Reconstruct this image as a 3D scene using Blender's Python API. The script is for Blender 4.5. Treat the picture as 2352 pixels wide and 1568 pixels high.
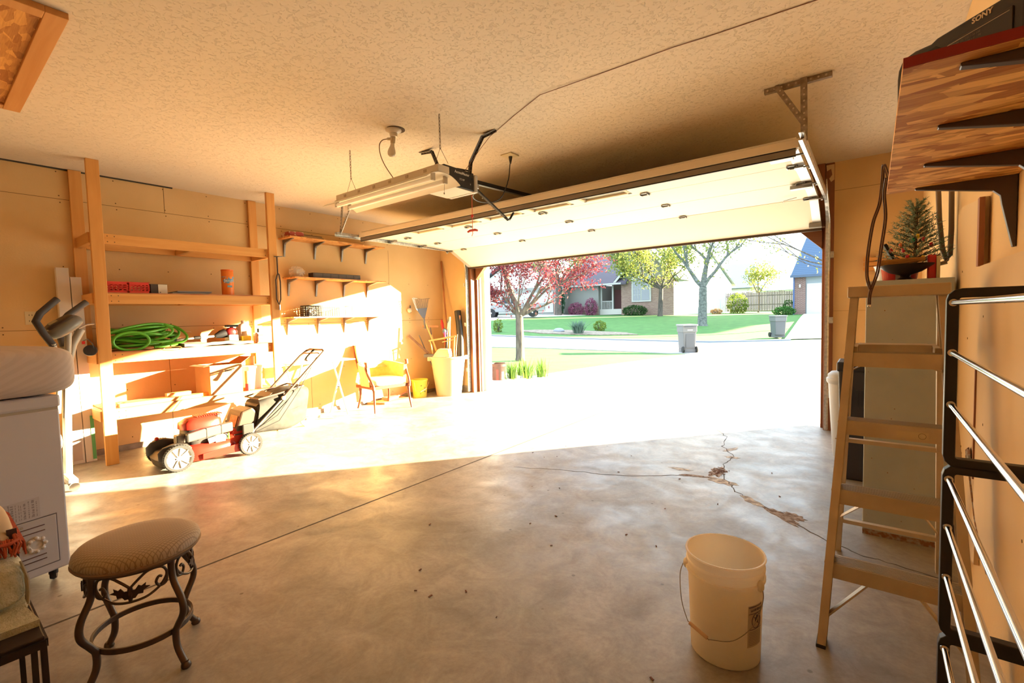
import bpy, math, random
from math import sin, cos, pi, radians, sqrt, atan2
from mathutils import Vector, Matrix, noise
for o in list(bpy.data.objects): bpy.data.objects.remove(o)
SC = bpy.context.scene
COL = SC.collection
random.seed(7)

# ------------------------------------------------------------------ camera
YAW, PIT, ROL, FPX = 0.6567, 0.0533, -0.0239, 1072.7
CAM = Vector((5.9109, -5.7163, 1.242))
_f = Vector((-sin(YAW)*cos(PIT), cos(YAW)*cos(PIT), -sin(PIT)))
_r = Vector((cos(YAW), sin(YAW), 0)); _u = _r.cross(_f)
_r, _u = _r*cos(ROL) + _u*sin(ROL), -_r*sin(ROL) + _u*cos(ROL)
cd = bpy.data.cameras.new('camera'); cam = bpy.data.objects.new('camera', cd); COL.objects.link(cam)
cam.matrix_world = Matrix(((_r.x, _u.x, -_f.x, CAM.x), (_r.y, _u.y, -_f.y, CAM.y), (_r.z, _u.z, -_f.z, CAM.z), (0, 0, 0, 1)))
cd.sensor_width = 36; cd.lens = FPX/2352*36; cd.clip_start = 0.02; cd.clip_end = 400
SC.camera = cam

# ------------------------------------------------------------------ sky, sun, exposure
W_ = bpy.data.worlds.new('sky'); SC.world = W_; W_.use_nodes = True
bg = W_.node_tree.nodes['Background']
bg.inputs[0].default_value = (0.72, 0.88, 1.0, 1); bg.inputs[1].default_value = 3.6
SUND = Vector((-0.80, -1.0, -0.245)).normalized()
sl = bpy.data.lights.new('sun', 'SUN'); sl.energy = 72; sl.color = (1.0, 0.80, 0.49); sl.angle = radians(0.6)
sun = bpy.data.objects.new('sun', sl); COL.objects.link(sun)
sun.rotation_euler = SUND.to_track_quat('-Z', 'Y').to_euler(); sun.location = (20, 25, 12)
SC.view_settings.view_transform = 'Standard'; SC.view_settings.look = 'None'
SC.view_settings.exposure = 0.52; SC.view_settings.gamma = 1.0; SC.view_settings.use_curve_mapping = False
SC.cycles.max_bounces = 10; SC.cycles.diffuse_bounces = 7; SC.cycles.glossy_bounces = 4
SC.cycles.transparent_max_bounces = 12; SC.cycles.caustics_reflective = False; SC.cycles.caustics_refractive = False
SC.cycles.use_denoising = True

# ------------------------------------------------------------------ materials
def lin(c):
    if isinstance(c, str):
        c = [int(c[i:i+2], 16)/255 for i in (0, 2, 4)]
        c = [x/12.92 if x <= .04045 else ((x+.055)/1.055)**2.4 for x in c]
    return (c[0], c[1], c[2], 1)
MATS = {}
def mat(name, col, rough=.6, metal=0, col2=None, scale=8, stretch=(1, 1, 1), bump=0, bscale=None, contrast=(.35, .65), detail=4, spec=None, emis=0, alpha=1, trans=0, coord='Object', col3=None, distort=0):
    if name in MATS: return MATS[name]
    m = bpy.data.materials.new(name); m.use_nodes = True; nt = m.node_tree
    b = nt.nodes['Principled BSDF']; MATS[name] = m
    b.inputs['Base Color'].default_value = lin(col); b.inputs['Roughness'].default_value = rough
    b.inputs['Metallic'].default_value = metal
    if spec is not None: b.inputs['Specular IOR Level'].default_value = spec
    if emis: b.inputs['Emission Color'].default_value = lin(col); b.inputs['Emission Strength'].default_value = emis
    if alpha < 1: b.inputs['Alpha'].default_value = alpha
    if trans: b.inputs['Transmission Weight'].default_value = trans
    L = nt.links
    if col2 is not None or bump:
        tc = nt.nodes.new('ShaderNodeTexCoord'); mp = nt.nodes.new('ShaderNodeMapping')
        mp.inputs['Scale'].default_value = stretch; L.new(tc.outputs[coord], mp.inputs[0])
    if col2 is not None:
        n = nt.nodes.new('ShaderNodeTexNoise'); n.inputs['Scale'].default_value = scale; n.inputs['Detail'].default_value = detail
        n.inputs['Distortion'].default_value = distort
        L.new(mp.outputs[0], n.inputs['Vector'])
        r = nt.nodes.new('ShaderNodeValToRGB'); r.color_ramp.elements[0].position = contrast[0]; r.color_ramp.elements[1].position = contrast[1]
        r.color_ramp.elements[0].color = lin(col); r.color_ramp.elements[1].color = lin(col2)
        if col3 is not None:
            e = r.color_ramp.elements.new((contrast[0]+contrast[1])/2); e.color = lin(col3)
        L.new(n.outputs[0], r.inputs[0]); L.new(r.outputs[0], b.inputs['Base Color'])
    if bump:
        n2 = nt.nodes.new('ShaderNodeTexNoise'); n2.inputs['Scale'].default_value = bscale or scale; n2.inputs['Detail'].default_value = 6
        L.new(mp.outputs[0], n2.inputs['Vector'])
        bp_ = nt.nodes.new('ShaderNodeBump'); bp_.inputs['Strength'].default_value = min(bump, 1); bp_.inputs['Distance'].default_value = .01
        L.new(n2.outputs[0], bp_.inputs['Height']); L.new(bp_.outputs[0], b.inputs['Normal'])
    return m
def wood(name, a, b, axis=2, rough=.6, sc=18):
    st = [1, 1, 1]; st[axis] = .06
    return mat(name, a, rough, col2=b, scale=sc, stretch=tuple(st), contrast=(.3, .7), detail=6, distort=.6)
def brickmat(name, c1, c2, mortar, sc=1., axis='xz'):
    m = bpy.data.materials.new(name); m.use_nodes = True; nt = m.node_tree; L = nt.links; b = nt.nodes['Principled BSDF']
    tc = nt.nodes.new('ShaderNodeTexCoord'); sp = nt.nodes.new('ShaderNodeSeparateXYZ'); cb = nt.nodes.new('ShaderNodeCombineXYZ')
    L.new(tc.outputs['Object'], sp.inputs[0])
    if axis == 'xyz':
        ad = nt.nodes.new('ShaderNodeMath'); ad.operation = 'ADD'; L.new(sp.outputs[0], ad.inputs[0]); L.new(sp.outputs[1], ad.inputs[1]); L.new(ad.outputs[0], cb.inputs[0])
    else: L.new(sp.outputs['XYZ'.index(axis[0].upper())], cb.inputs[0])
    L.new(sp.outputs[2], cb.inputs[1])
    br = nt.nodes.new('ShaderNodeTexBrick'); br.inputs['Scale'].default_value = sc
    br.inputs['Brick Width'].default_value = .22; br.inputs['Row Height'].default_value = .075; br.inputs['Mortar Size'].default_value = .012
    br.inputs['Color1'].default_value = lin(c1); br.inputs['Color2'].default_value = lin(c2); br.inputs['Mortar'].default_value = lin(mortar)
    br.inputs['Bias'].default_value = -.1
    L.new(cb.outputs[0], br.inputs[0]); L.new(br.outputs[0], b.inputs['Base Color']); b.inputs['Roughness'].default_value = .9
    MATS[name] = m; return m
def linesmat(name, c1, c2, period, axis=2, width=.12, rough=.7, noise_amt=True):
    """boards / siding / shingle rows: thin dark line every period along an axis"""
    m = bpy.data.materials.new(name); m.use_nodes = True; nt = m.node_tree; L = nt.links; b = nt.nodes['Principled BSDF']
    tc = nt.nodes.new('ShaderNodeTexCoord'); sp = nt.nodes.new('ShaderNodeSeparateXYZ'); L.new(tc.outputs['Object'], sp.inputs[0])
    d = nt.nodes.new('ShaderNodeMath'); d.operation = 'DIVIDE'; d.inputs[1].default_value = period; L.new(sp.outputs[axis], d.inputs[0])
    fr = nt.nodes.new('ShaderNodeMath'); fr.operation = 'FRACT'; L.new(d.outputs[0], fr.inputs[0])
    lt = nt.nodes.new('ShaderNodeMath'); lt.operation = 'LESS_THAN'; lt.inputs[1].default_value = width; L.new(fr.outputs[0], lt.inputs[0])
    mx = nt.nodes.new('ShaderNodeMix'); mx.data_type = 'RGBA'; mx.inputs[6].default_value = lin(c1); mx.inputs[7].default_value = lin(c2)
    L.new(lt.outputs[0], mx.inputs[0]); L.new(mx.outputs[2], b.inputs['Base Color']); b.inputs['Roughness'].default_value = rough
    MATS[name] = m; return m

# ------------------------------------------------------------------ mesh builder
def frame(d):
    d = Vector(d).normalized(); a = Vector((0, 0, 1)) if abs(d.z) < .95 else Vector((1, 0, 0))
    x = d.cross(a).normalized(); return x, x.cross(d).normalized(), d
class MB:
    def __init__(s): s.v = []; s.f = []; s.m = []; s.mi = 0
    def add(s, vs, fs):
        k = len(s.v); s.v += [tuple(v) for v in vs]; s.f += [tuple(i+k for i in f) for f in fs]; s.m += [s.mi]*len(fs); return s
    def box(s, a, b, rot=None, piv=None):
        (x0, y0, z0), (x1, y1, z1) = a, b
        vs = [Vector(p) for p in ((x0, y0, z0), (x1, y0, z0), (x1, y1, z0), (x0, y1, z0), (x0, y0, z1), (x1, y0, z1), (x1, y1, z1), (x0, y1, z1))]
        if rot is not None:
            pv = Vector(piv) if piv is not None else (Vector(a)+Vector(b))/2
            vs = [rot @ (v-pv) + pv for v in vs]
        return s.add(vs, [(0, 3, 2, 1), (4, 5, 6, 7), (0, 1, 5, 4), (1, 2, 6, 5), (2, 3, 7, 6), (3, 0, 4, 7)])
    def beam(s, p, q, w, h, up=(0, 0, 1)):
        """rectangular bar from p to q; w = width across, h = along up"""
        p = Vector(p); q = Vector(q); d = (q-p).normalized(); x = d.cross(Vector(up))
        if x.length < 1e-4: x = d.cross(Vector((1, 0, 0)))
        x.normalize(); y = x.cross(d).normalized(); vs = []
        for c in (p, q):
            for i, j in ((-1, -1), (1, -1), (1, 1), (-1, 1)): vs.append(c + x*(i*w/2) + y*(j*h/2))
        return s.add(vs, [(0, 1, 2, 3), (7, 6, 5, 4), (0, 4, 5, 1), (1, 5, 6, 2), (2, 6, 7, 3), (3, 7, 4, 0)])
    def tube(s, pts, r, n=8, closed=False, cap=True, flat=1):
        pts = [Vector(p) for p in pts]; N = len(pts); rs = r if isinstance(r, (list, tuple)) else [r]*N
        T = []
        for i in range(N):
            a = pts[i-1] if (i > 0 or closed) else pts[i]; b = pts[(i+1) % N] if (i < N-1 or closed) else pts[i]
            t = (b-a); T.append(t.normalized() if t.length > 1e-9 else Vector((0, 0, 1)))
        x, y, _ = frame(T[0]); vs = []
        for i in range(N):
            t = T[i]; x = (x - t*x.dot(t)); x = x.normalized() if x.length > 1e-6 else frame(t)[0]; y = t.cross(x)
            for k in range(n):
                a = 2*pi*k/n; vs.append(pts[i] + x*(cos(a)*rs[i]) + y*(sin(a)*rs[i]*flat))
        fs = []
        for i in range(N if closed else N-1):
            j = (i+1) % N
            for k in range(n): fs.append((i*n+k, i*n+(k+1) % n, j*n+(k+1) % n, j*n+k))
        if cap and not closed: fs += [tuple(range(n-1, -1, -1)), tuple((N-1)*n+k for k in range(n))]
        return s.add(vs, fs)
    def cyl(s, p, q, r, r2=None, n=20, cap=True): return s.tube([p, q], [r, r2 if r2 is not None else r], n=n, cap=cap)
    def lathe(s, prof, c=(0, 0, 0), n=32, axis=None, sx=1, sy=1):
        """prof: list of (radius, height)"""
        if axis is None: X, Y, Z = Vector((1, 0, 0)), Vector((0, 1, 0)), Vector((0, 0, 1))
        else: X, Y, Z = frame(axis)
        c = Vector(c); vs = []; fs = []
        for r, h in prof:
            for k in range(n):
                a = 2*pi*k/n; vs.append(c + X*(cos(a)*r*sx) + Y*(sin(a)*r*sy) + Z*h)
        for i in range(len(prof)-1):
            for k in range(n): fs.append((i*n+k, i*n+(k+1) % n, (i+1)*n+(k+1) % n, (i+1)*n+k))
        if prof[0][0] > 1e-6: fs.append(tuple(range(n-1, -1, -1)))
        if prof[-1][0] > 1e-6: fs.append(tuple((len(prof)-1)*n+k for k in range(n)))
        return s.add(vs, fs)
    def ell(s, c, r, n=16, m=10, rot=None, lo=-pi/2, jit=0, seed=0):
        vs = []; fs = []; c = Vector(c); rnd = random.Random(seed)
        for i in range(m+1):
            p = lo + (pi/2-lo)*i/m
            for k in range(n):
                a = 2*pi*k/n; v = Vector((cos(p)*cos(a)*r[0], cos(p)*sin(a)*r[1], sin(p)*r[2]))
                if jit: v *= 1+rnd.uniform(-jit, jit)
                if rot is not None: v = rot @ v
                vs.append(c+v)
        for i in range(m):
            for k in range(n): fs.append((i*n+k, i*n+(k+1) % n, (i+1)*n+(k+1) % n, (i+1)*n+k))
        fs.append(tuple(range(n-1, -1, -1)))
        return s.add(vs, fs)
    def prism(s, poly, d):
        """closed polygon of 3-D points swept by vector d"""
        d = Vector(d); P = [Vector(p) for p in poly]; n = len(P)
        vs = P + [p+d for p in P]
        return s.add(vs, [tuple(range(n-1, -1, -1)), tuple(range(n, 2*n))] + [(i, (i+1) % n, n+(i+1) % n, n+i) for i in range(n)])
    def grid(s, fn, nu, nv):
        vs = [fn(i/nu, j/nv) for j in range(nv+1) for i in range(nu+1)]
        return s.add(vs, [(j*(nu+1)+i, j*(nu+1)+i+1, (j+1)*(nu+1)+i+1, (j+1)*(nu+1)+i) for j in range(nv) for i in range(nu)])
    def sheet(s, fn, nu, nv, th):
        """a grid given thickness th downwards along -z (closed edges)"""
        A = [Vector(fn(i/nu, j/nv)) for j in range(nv+1) for i in range(nu+1)]; k = len(A)
        B = [a-Vector((0, 0, th)) for a in A]; q = lambda i, j: j*(nu+1)+i; fs = []
        for j in range(nv):
            for i in range(nu):
                fs.append((q(i, j), q(i+1, j), q(i+1, j+1), q(i, j+1))); fs.append((k+q(i, j), k+q(i, j+1), k+q(i+1, j+1), k+q(i+1, j)))
        for i in range(nu):
            fs.append((q(i, 0), k+q(i, 0), k+q(i+1, 0), q(i+1, 0))); fs.append((q(i+1, nv), k+q(i+1, nv), k+q(i, nv), q(i, nv)))
        for j in range(nv):
            fs.append((q(0, j+1), k+q(0, j+1), k+q(0, j), q(0, j))); fs.append((q(nu, j), k+q(nu, j), k+q(nu, j+1), q(nu, j+1)))
        return s.add(A+B, fs)
    def build(s, name, m, parent=None, world=True, smooth=False, bevel=0, bseg=2, sub=0, loc=None, auto=True):
        me = bpy.data.meshes.new(name)
        vs = s.v
        if parent is not None and world:
            inv = parent.matrix_world_.inverted(); vs = [tuple(inv @ Vector(v)) for v in vs]
        me.from_pydata(vs, [], s.f); 
        for mm in (m if isinstance(m, (list, tuple)) else [m]): me.materials.append(mm)
        if any(s.m): me.polygons.foreach_set('material_index', s.m)
        me.validate(); me.update()
        if smooth:
            me.polygons.foreach_set('use_smooth', [True]*len(me.polygons))
            if auto and hasattr(me, 'set_sharp_from_angle'): me.set_sharp_from_angle(angle=radians(50))
        o = bpy.data.objects.new(name, me); COL.objects.link(o)
        if loc is not None: o.location = loc
        if parent is not None: o.parent = parent.obj
        if bevel:
            b = o.modifiers.new('bevel', 'BEVEL'); b.width = bevel; b.segments = bseg; b.limit_method = 'ANGLE'; b.angle_limit = radians(40)
        if sub:
            b = o.modifiers.new('subdivision', 'SUBSURF'); b.levels = sub; b.render_levels = sub
        return Node(o, parent)
class Node:
    """an object plus its intended world matrix"""
    def __init__(s, o, parent=None):
        s.obj = o
        s.matrix_world_ = (parent.matrix_world_ if parent is not None else Matrix()) @ Matrix.Translation(o.location) @ o.rotation_euler.to_matrix().to_4x4()
def tag(n, label=None, cat=None, group=None, kind=None):
    o = n.obj if isinstance(n, Node) else n
    if label: o['label'] = label
    if cat: o['category'] = cat
    if group: o['group'] = group
    if kind: o['kind'] = kind
    return n
def thing(name, label, cat, loc=(0, 0, 0), rz=0, group=None, kind=None):
    o = bpy.data.objects.new(name, None); COL.objects.link(o); o.empty_display_size = .05
    o.location = loc; o.rotation_euler = (0, 0, rz)
    n = Node(o); return tag(n, label, cat, group, kind)
def part(name, label=None, parent=None): ...
def dup(n, loc, rz=None, label=None, group=None):
    r = n.obj.copy(); COL.objects.link(r); r.location = loc
    if rz is not None: r.rotation_euler = (0, 0, rz)
    if label: r['label'] = label
    if group: r['group'] = group
    for ch in [c for c in bpy.data.objects if c.parent == n.obj]:
        c = ch.copy(); COL.objects.link(c); c.parent = r
        for g in [q for q in bpy.data.objects if q.parent == ch]:
            d = g.copy(); COL.objects.link(d); d.parent = c
    return r
def SMO(pts, k=6):
    out = []; n = len(pts)
    for i in range(n-1):
        p0, p1, p2, p3 = [Vector(pts[max(0, min(n-1, j))]) for j in (i-1, i, i+1, i+2)]
        for q in range(k):
            t_ = q/k; out.append(.5*((2*p1)+(-p0+p2)*t_+(2*p0-5*p1+4*p2-p3)*t_*t_+(-p0+3*p1-3*p2+p3)*t_**3))
    return out+[Vector(pts[-1])]
def RZ(a): return Matrix.Rotation(a, 3, 'Z')
def RX(a): return Matrix.Rotation(a, 3, 'X')
def RY(a): return Matrix.Rotation(a, 3, 'Y')
def text(body, size, loc, xdir, ydir, m, parent, name='lettering', ext=.0008, align='LEFT', bold=0):
    """real raised lettering lying in the plane of xdir / ydir, turned into a mesh"""
    cu = bpy.data.curves.new(name, 'FONT'); cu.body = body; cu.size = size; cu.extrude = ext; cu.align_x = align; cu.align_y = 'CENTER'; cu.offset = bold
    cu.resolution_u = 2
    t = bpy.data.objects.new(name, cu); COL.objects.link(t)
    dg = bpy.context.evaluated_depsgraph_get(); me = bpy.data.meshes.new_from_object(t.evaluated_get(dg)); bpy.data.objects.remove(t)
    me.name = name; me.materials.clear(); me.materials.append(m)
    x = Vector(xdir).normalized(); y = Vector(ydir); y = (y-x*y.dot(x)).normalized(); z = x.cross(y)
    M = Matrix(((x.x, y.x, z.x, loc[0]), (x.y, y.y, z.y, loc[1]), (x.z, y.z, z.z, loc[2]), (0, 0, 0, 1)))
    me.transform(parent.matrix_world_.inverted() @ M)
    o = bpy.data.objects.new(name, me); COL.objects.link(o); o.parent = parent.obj
    return Node(o, parent)

# common materials
GALV = mat('galvanised_steel', (.42, .43, .43), .38, .85, col2=(.62, .63, .62), scale=40)
STEEL = mat('dark_steel', (.16, .15, .14), .45, .7)
CHROME = mat('chrome', (.72, .72, .72), .16, 1)
BLACKM = mat('black_metal', (.012, .012, .012), .38, .3)
BLACKP = mat('black_plastic', (.018, .018, .02), .45)
RUBBER = mat('black_rubber', (.014, .014, .014), .8)
WHITEP = mat('white_plastic', (.72, .70, .66), .4)
REDP = mat('red_plastic', (.55, .02, .02), .35)
PAPER = mat('paper', (.78, .74, .66), .8)
PINE = wood('pine_upright', (.60, .28, .07), (.70, .36, .11), 2)
PINEY = wood('pine_beam', (.60, .28, .07), (.72, .38, .12), 1)
PINEX = wood('pine_crosspiece', (.58, .27, .07), (.70, .36, .11), 0)
# ------------------------------------------------------------------ the room
W, H, DEP = 6.27, 2.6928, -7.4
XL, XR = .70, 5.527          # door opening
HD = 2.07
drywall = mat('drywall_tan', (.64, .44, .21), .85, col2=(.71, .51, .27), scale=1.6, bump=.12, bscale=60, contrast=(.3, .7))
ceilm = bpy.data.materials.new('knockdown_ceiling'); ceilm.use_nodes = True
def _ceil():
    nt = ceilm.node_tree; L = nt.links; b = nt.nodes['Principled BSDF']
    b.inputs['Base Color'].default_value = (.68, .61, .50, 1); b.inputs['Roughness'].default_value = .9
    tc = nt.nodes.new('ShaderNodeTexCoord')
    n = nt.nodes.new('ShaderNodeTexNoise'); n.inputs['Scale'].default_value = 36; n.inputs['Detail'].default_value = 5; n.inputs['Roughness'].default_value = .65; n.inputs['Distortion'].default_value = 1.2
    r = nt.nodes.new('ShaderNodeValToRGB'); r.color_ramp.elements[0].position = .56; r.color_ramp.elements[1].position = .66
    bm = nt.nodes.new('ShaderNodeBump'); bm.inputs['Strength'].default_value = .65; bm.inputs['Distance'].default_value = .0045
    L.new(tc.outputs['Object'], n.inputs['Vector']); L.new(n.outputs[0], r.inputs[0]); L.new(r.outputs[0], bm.inputs['Height']); L.new(bm.outputs[0], b.inputs['Normal'])
_ceil()
conc = bpy.data.materials.new('garage_concrete'); conc.use_nodes = True
def _conc():
    nt = conc.node_tree; L = nt.links; b = nt.nodes['Principled BSDF']
    tc = nt.nodes.new('ShaderNodeTexCoord')
    def nz(scale, det=5, dist=0, rg=.55):
        n = nt.nodes.new('ShaderNodeTexNoise'); n.inputs['Scale'].default_value = scale; n.inputs['Detail'].default_value = det; n.inputs['Distortion'].default_value = dist; n.inputs['Roughness'].default_value = rg
        L.new(tc.outputs['Object'], n.inputs['Vector']); return n
    def ramp(src, a, b_, ca, cb):
        r = nt.nodes.new('ShaderNodeValToRGB'); r.color_ramp.elements[0].position = a; r.color_ramp.elements[1].position = b_
        r.color_ramp.elements[0].color = ca; r.color_ramp.elements[1].color = cb; L.new(src.outputs[0], r.inputs[0]); return r
    def mix(kind, f, a, c):
        m = nt.nodes.new('ShaderNodeMix'); m.data_type = 'RGBA'; m.blend_type = kind; m.inputs[0].default_value = f
        L.new(a.outputs[0] if not isinstance(a, tuple) else a[0], m.inputs[6]); L.new(c.outputs[0], m.inputs[7]); return m
    base = ramp(nz(1.1, 8, .8, .62), .32, .68, (.24, .22, .195, 1), (.47, .44, .40, 1))
    mid = ramp(nz(4.5, 8, 1.5, .7), .36, .64, (.72, .70, .68, 1), (1, 1, 1, 1))
    fine = ramp(nz(45, 5, 0, .7), .35, .6, (.86, .86, .86, 1), (1, 1, 1, 1))
    m1 = mix('MULTIPLY', 1, base, mid)
    m2 = nt.nodes.new('ShaderNodeMix'); m2.data_type = 'RGBA'; m2.blend_type = 'MULTIPLY'; m2.inputs[0].default_value = 1
    L.new(m1.outputs[2], m2.inputs[6]); L.new(fine.outputs[0], m2.inputs[7])
    # oil spots
    v = nt.nodes.new('ShaderNodeTexVoronoi'); v.inputs['Scale'].default_value = 5.5; L.new(tc.outputs['Object'], v.inputs['Vector'])
    vr = nt.nodes.new('ShaderNodeValToRGB'); vr.color_ramp.elements[0].position = .035; vr.color_ramp.elements[1].position = .06
    vr.color_ramp.elements[0].color = (.35, .30, .26, 1); vr.color_ramp.elements[1].color = (1, 1, 1, 1); L.new(v.outputs['Distance'], vr.inputs[0])
    m3 = nt.nodes.new('ShaderNodeMix'); m3.data_type = 'RGBA'; m3.blend_type = 'MULTIPLY'; m3.inputs[0].default_value = .8
    L.new(m2.outputs[2], m3.inputs[6]); L.new(vr.outputs[0], m3.inputs[7]); L.new(m3.outputs[2], b.inputs['Base Color'])
    rr = ramp(nz(3, 6, 1), .3, .7, (.30, .30, .30, 1), (.55, .55, .55, 1)); L.new(rr.outputs[0], b.inputs['Roughness'])
    bm = nt.nodes.new('ShaderNodeBump'); bm.inputs['Strength'].default_value = .25; bm.inputs['Distance'].default_value = .004
    L.new(nz(22, 8).outputs[0], bm.inputs['Height']); L.new(bm.outputs[0], b.inputs['Normal'])
_conc()
mortar = mat('concrete_kerb', (.20, .17, .14), .9, col2=(.34, .30, .25), scale=9)
jambw = wood('stained_jamb', (.17, .055, .018), (.26, .10, .035), 2, .55)
jambx = wood('stained_header', (.13, .045, .018), (.20, .08, .03), 0, .55)
extw = mat('white_trim', (.80, .80, .80), .7)
extbrick = brickmat('garage_brick', (.42, .22, .16), (.50, .30, .22), (.6, .57, .52), axis='xyz')
def struct(name, mb, m, parent=None, **k):
    n = mb.build(name, m, parent, **k)
    if parent is None: tag(n, kind='structure')
    return n
fl = struct('floor', MB().box((-.15, DEP-.15, -.3), (W+.15, .15, 0)), conc)
seam = mat('seam_dark', (.16, .10, .05), .9)
jointm = mat('joint_dark', (.10, .085, .07), .95)
# cracks and joints, thin debris-filled strips in the slab
def strip(pts, ws, z=.0012, th=.004):
    mb = MB(); n = len(pts)
    L_, R_ = [], []
    for i, p in enumerate(pts):
        a = Vector(pts[max(i-1, 0)]); b = Vector(pts[min(i+1, n-1)]); t = (b-a).normalized(); nn = Vector((-t.y, t.x))
        w = ws[i] if isinstance(ws, list) else ws
        L_.append(Vector((p[0], p[1]))+nn*w/2); R_.append(Vector((p[0], p[1]))-nn*w/2)
    vs = []
    for l, r in zip(L_, R_): vs += [(l.x, l.y, z), (r.x, r.y, z), (r.x, r.y, z-th), (l.x, l.y, z-th)]
    fs = []
    for i in range(n-1):
        for k in range(4): fs.append((4*i+k, 4*i+(k+1) % 4, 4*i+4+(k+1) % 4, 4*i+4+k))
    return mb.add(vs, fs)
def jag(pts, n, amp, seed=1):
    rnd = random.Random(seed); out = []
    for i in range(len(pts)-1):
        for k in range(n):
            t = k/n; a, b = pts[i], pts[i+1]
            out.append((a[0]+(b[0]-a[0])*t+rnd.uniform(-amp, amp), a[1]+(b[1]-a[1])*t+rnd.uniform(-amp, amp)))
    return out+[pts[-1]]
strip([(3.21, DEP), (3.21, .15)], .012, .0008).build('expansion_joint', jointm, fl)
ck = jag([(4.65, -.58), (4.78, -.79), (4.84, -1.18), (5.0, -1.44), (4.97, -1.65), (5.0, -1.94), (5.12, -2.16), (5.18, -2.28), (5.28, -2.37), (5.4, -2.46), (5.55, -2.59), (5.73, -2.76), (5.85, -2.83), (5.99, -2.85), (6.18, -2.9)], 5, .013)
rnd = random.Random(3)
strip(ck, [rnd.uniform(.003, .009) for _ in ck], .001).build('crack', jointm, fl)
ck2 = jag([(4.95, -2.1), (4.76, -2.17), (4.41, -2.42), (3.98, -2.55), (3.58, -2.71)], 6, .012, 2)
strip(ck2, [max(.002, .012-.0004*i) for i in range(len(ck2))], .001).build('crack', jointm, fl)
spall = mat('spalled_concrete', (.16, .10, .07), .95, col2=(.36, .30, .26), scale=35, contrast=(.4, .6))
spalll = mat('spalled_pale', (.30, .27, .25), .95, col2=(.60, .57, .54), scale=25, contrast=(.4, .6))
def blob(cx, cy, rx, ry, rot, m, z, seed):
    rnd = random.Random(seed); vs = []; n = 26
    for k in range(n):
        a = 2*pi*k/n; q = 1+rnd.uniform(-.28, .28); x, y = cos(a)*rx*q, sin(a)*ry*q
        vs.append((cx+x*cos(rot)-y*sin(rot), cy+x*sin(rot)+y*cos(rot), -.002))
    MB().prism(vs, (0, 0, .002+z)).build('spall_patch', m, fl)
for q in ((4.98, -1.93, .055, .12, .0, spall, .0016, 1), (4.86, -2.12, .1, .022, .2, spall, .0012, 2), (5.06, -2.13, .12, .05, -.3, spalll, .001, 3), (5.5, -2.55, .14, .035, -.75, spall, .0014, 4), (5.56, -2.52, .07, .04, -.7, spall, .0011, 9),
          (5.3, -2.4, .1, .03, -.75, spalll, .0012, 5), (4.92, -1.25, .09, .03, 1.2, spalll, .001, 6), (4.99, -1.48, .06, .035, 0, spalll, .001, 7), (4.72, -2.02, .08, .03, .1, spalll, .001, 8)): blob(*q)
leafm = mat('dry_leaf', (.16, .06, .03), .9)
lf = MB()
for i in range(70):
    if i < 45: x, y = rnd.gauss(4.985, .025), rnd.gauss(-1.93, .06)
    else: x, y = rnd.uniform(3.4, 5.7), rnd.uniform(-4.6, -1.6)
    a = rnd.uniform(0, pi); s_ = rnd.uniform(.004, .010)
    lf.box((x-s_, y-s_*.4, .0015), (x+s_, y+s_*.4, .004), RZ(a))
tag(lf.build('dead_leaves', leafm), 'scatter of dry brown leaf bits on the concrete floor and in the crack', 'debris', kind='stuff')

# walls
struct('wall_left', MB().box((-.15, DEP, -.02), (0, 0, H+.1)), drywall)
struct('wall_right', MB().box((W, DEP, -.02), (W+.15, 0, H+.1)), drywall)
struct('wall_back', MB().box((-.15, DEP-.15, -.02), (W+.15, DEP, H+.1)), drywall)
wf = MB(); wf.box((-.15, 0, -.02), (XL-.13, .14, H+.1)); wf.box((XR+.07, 0, -.02), (W+.15, .14, H+.1)); wf.box((XL-.13, 0, HD+.3), (XR+.07, .14, H+.1))
struct('wall_front', wf, drywall)
struct('ceiling', MB().box((-.15, DEP-.15, H), (W+.15, .14, H+.12)), ceilm)
# brick outer skin and white return beside the opening
we = MB(); we.box((-1.2, .14, -.3), (XL+.03, .3, H+.25)); we.box((XR-.03, .14, -.3), (W+1.2, .3, H+.25)); we.box((XL+.03, .14, HD+.04), (XR-.03, .3, H+.25))
struct('wall_exterior', we, extbrick)
struct('trim_13', MB().box((XL+.03, .14, -.05), (XL+.045, .2, HD+.04)), extw)
struct('trim_9', MB().box((XL+.03, .2, -.05), (XL+.10, .34, HD+.04)), extw, bevel=.004)
# stained wood jambs, header, chamfer blocks
j1 = MB(); j1.box((XL-.13, -.02, 0), (XL, .14, HD+.3)); j1.box((XL, .09, 0), (XL+.035, .14, HD))
struct('trim_1', j1, jambw, bevel=.004)
j2 = MB(); j2.box((XR, -.012, 0), (XR+.075, .14, H-.002)); j2.box((XR-.03, .09, 0), (XR, .14, HD))
struct('trim_2', j2, jambw, bevel=.004)
struct('trim_3', MB().box((XL, -.04, HD), (XR, .14, HD+.32)), jambx, bevel=.004)
for i, (x, s_) in enumerate(((XL+.035, 1), (XR-.03, -1))):
    pl = [(x, .08, HD-.2), (x+s_*.2, .08, HD), (x+s_*.2-s_*.05, .08, HD), (x, .08, HD-.13)]
    struct('trim_%d' % (4+i), MB().prism([(x, .06, HD-.21), (x+s_*.21, .06, HD), (x, .06, HD)], (0, .07, 0)), jambx)
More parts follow.
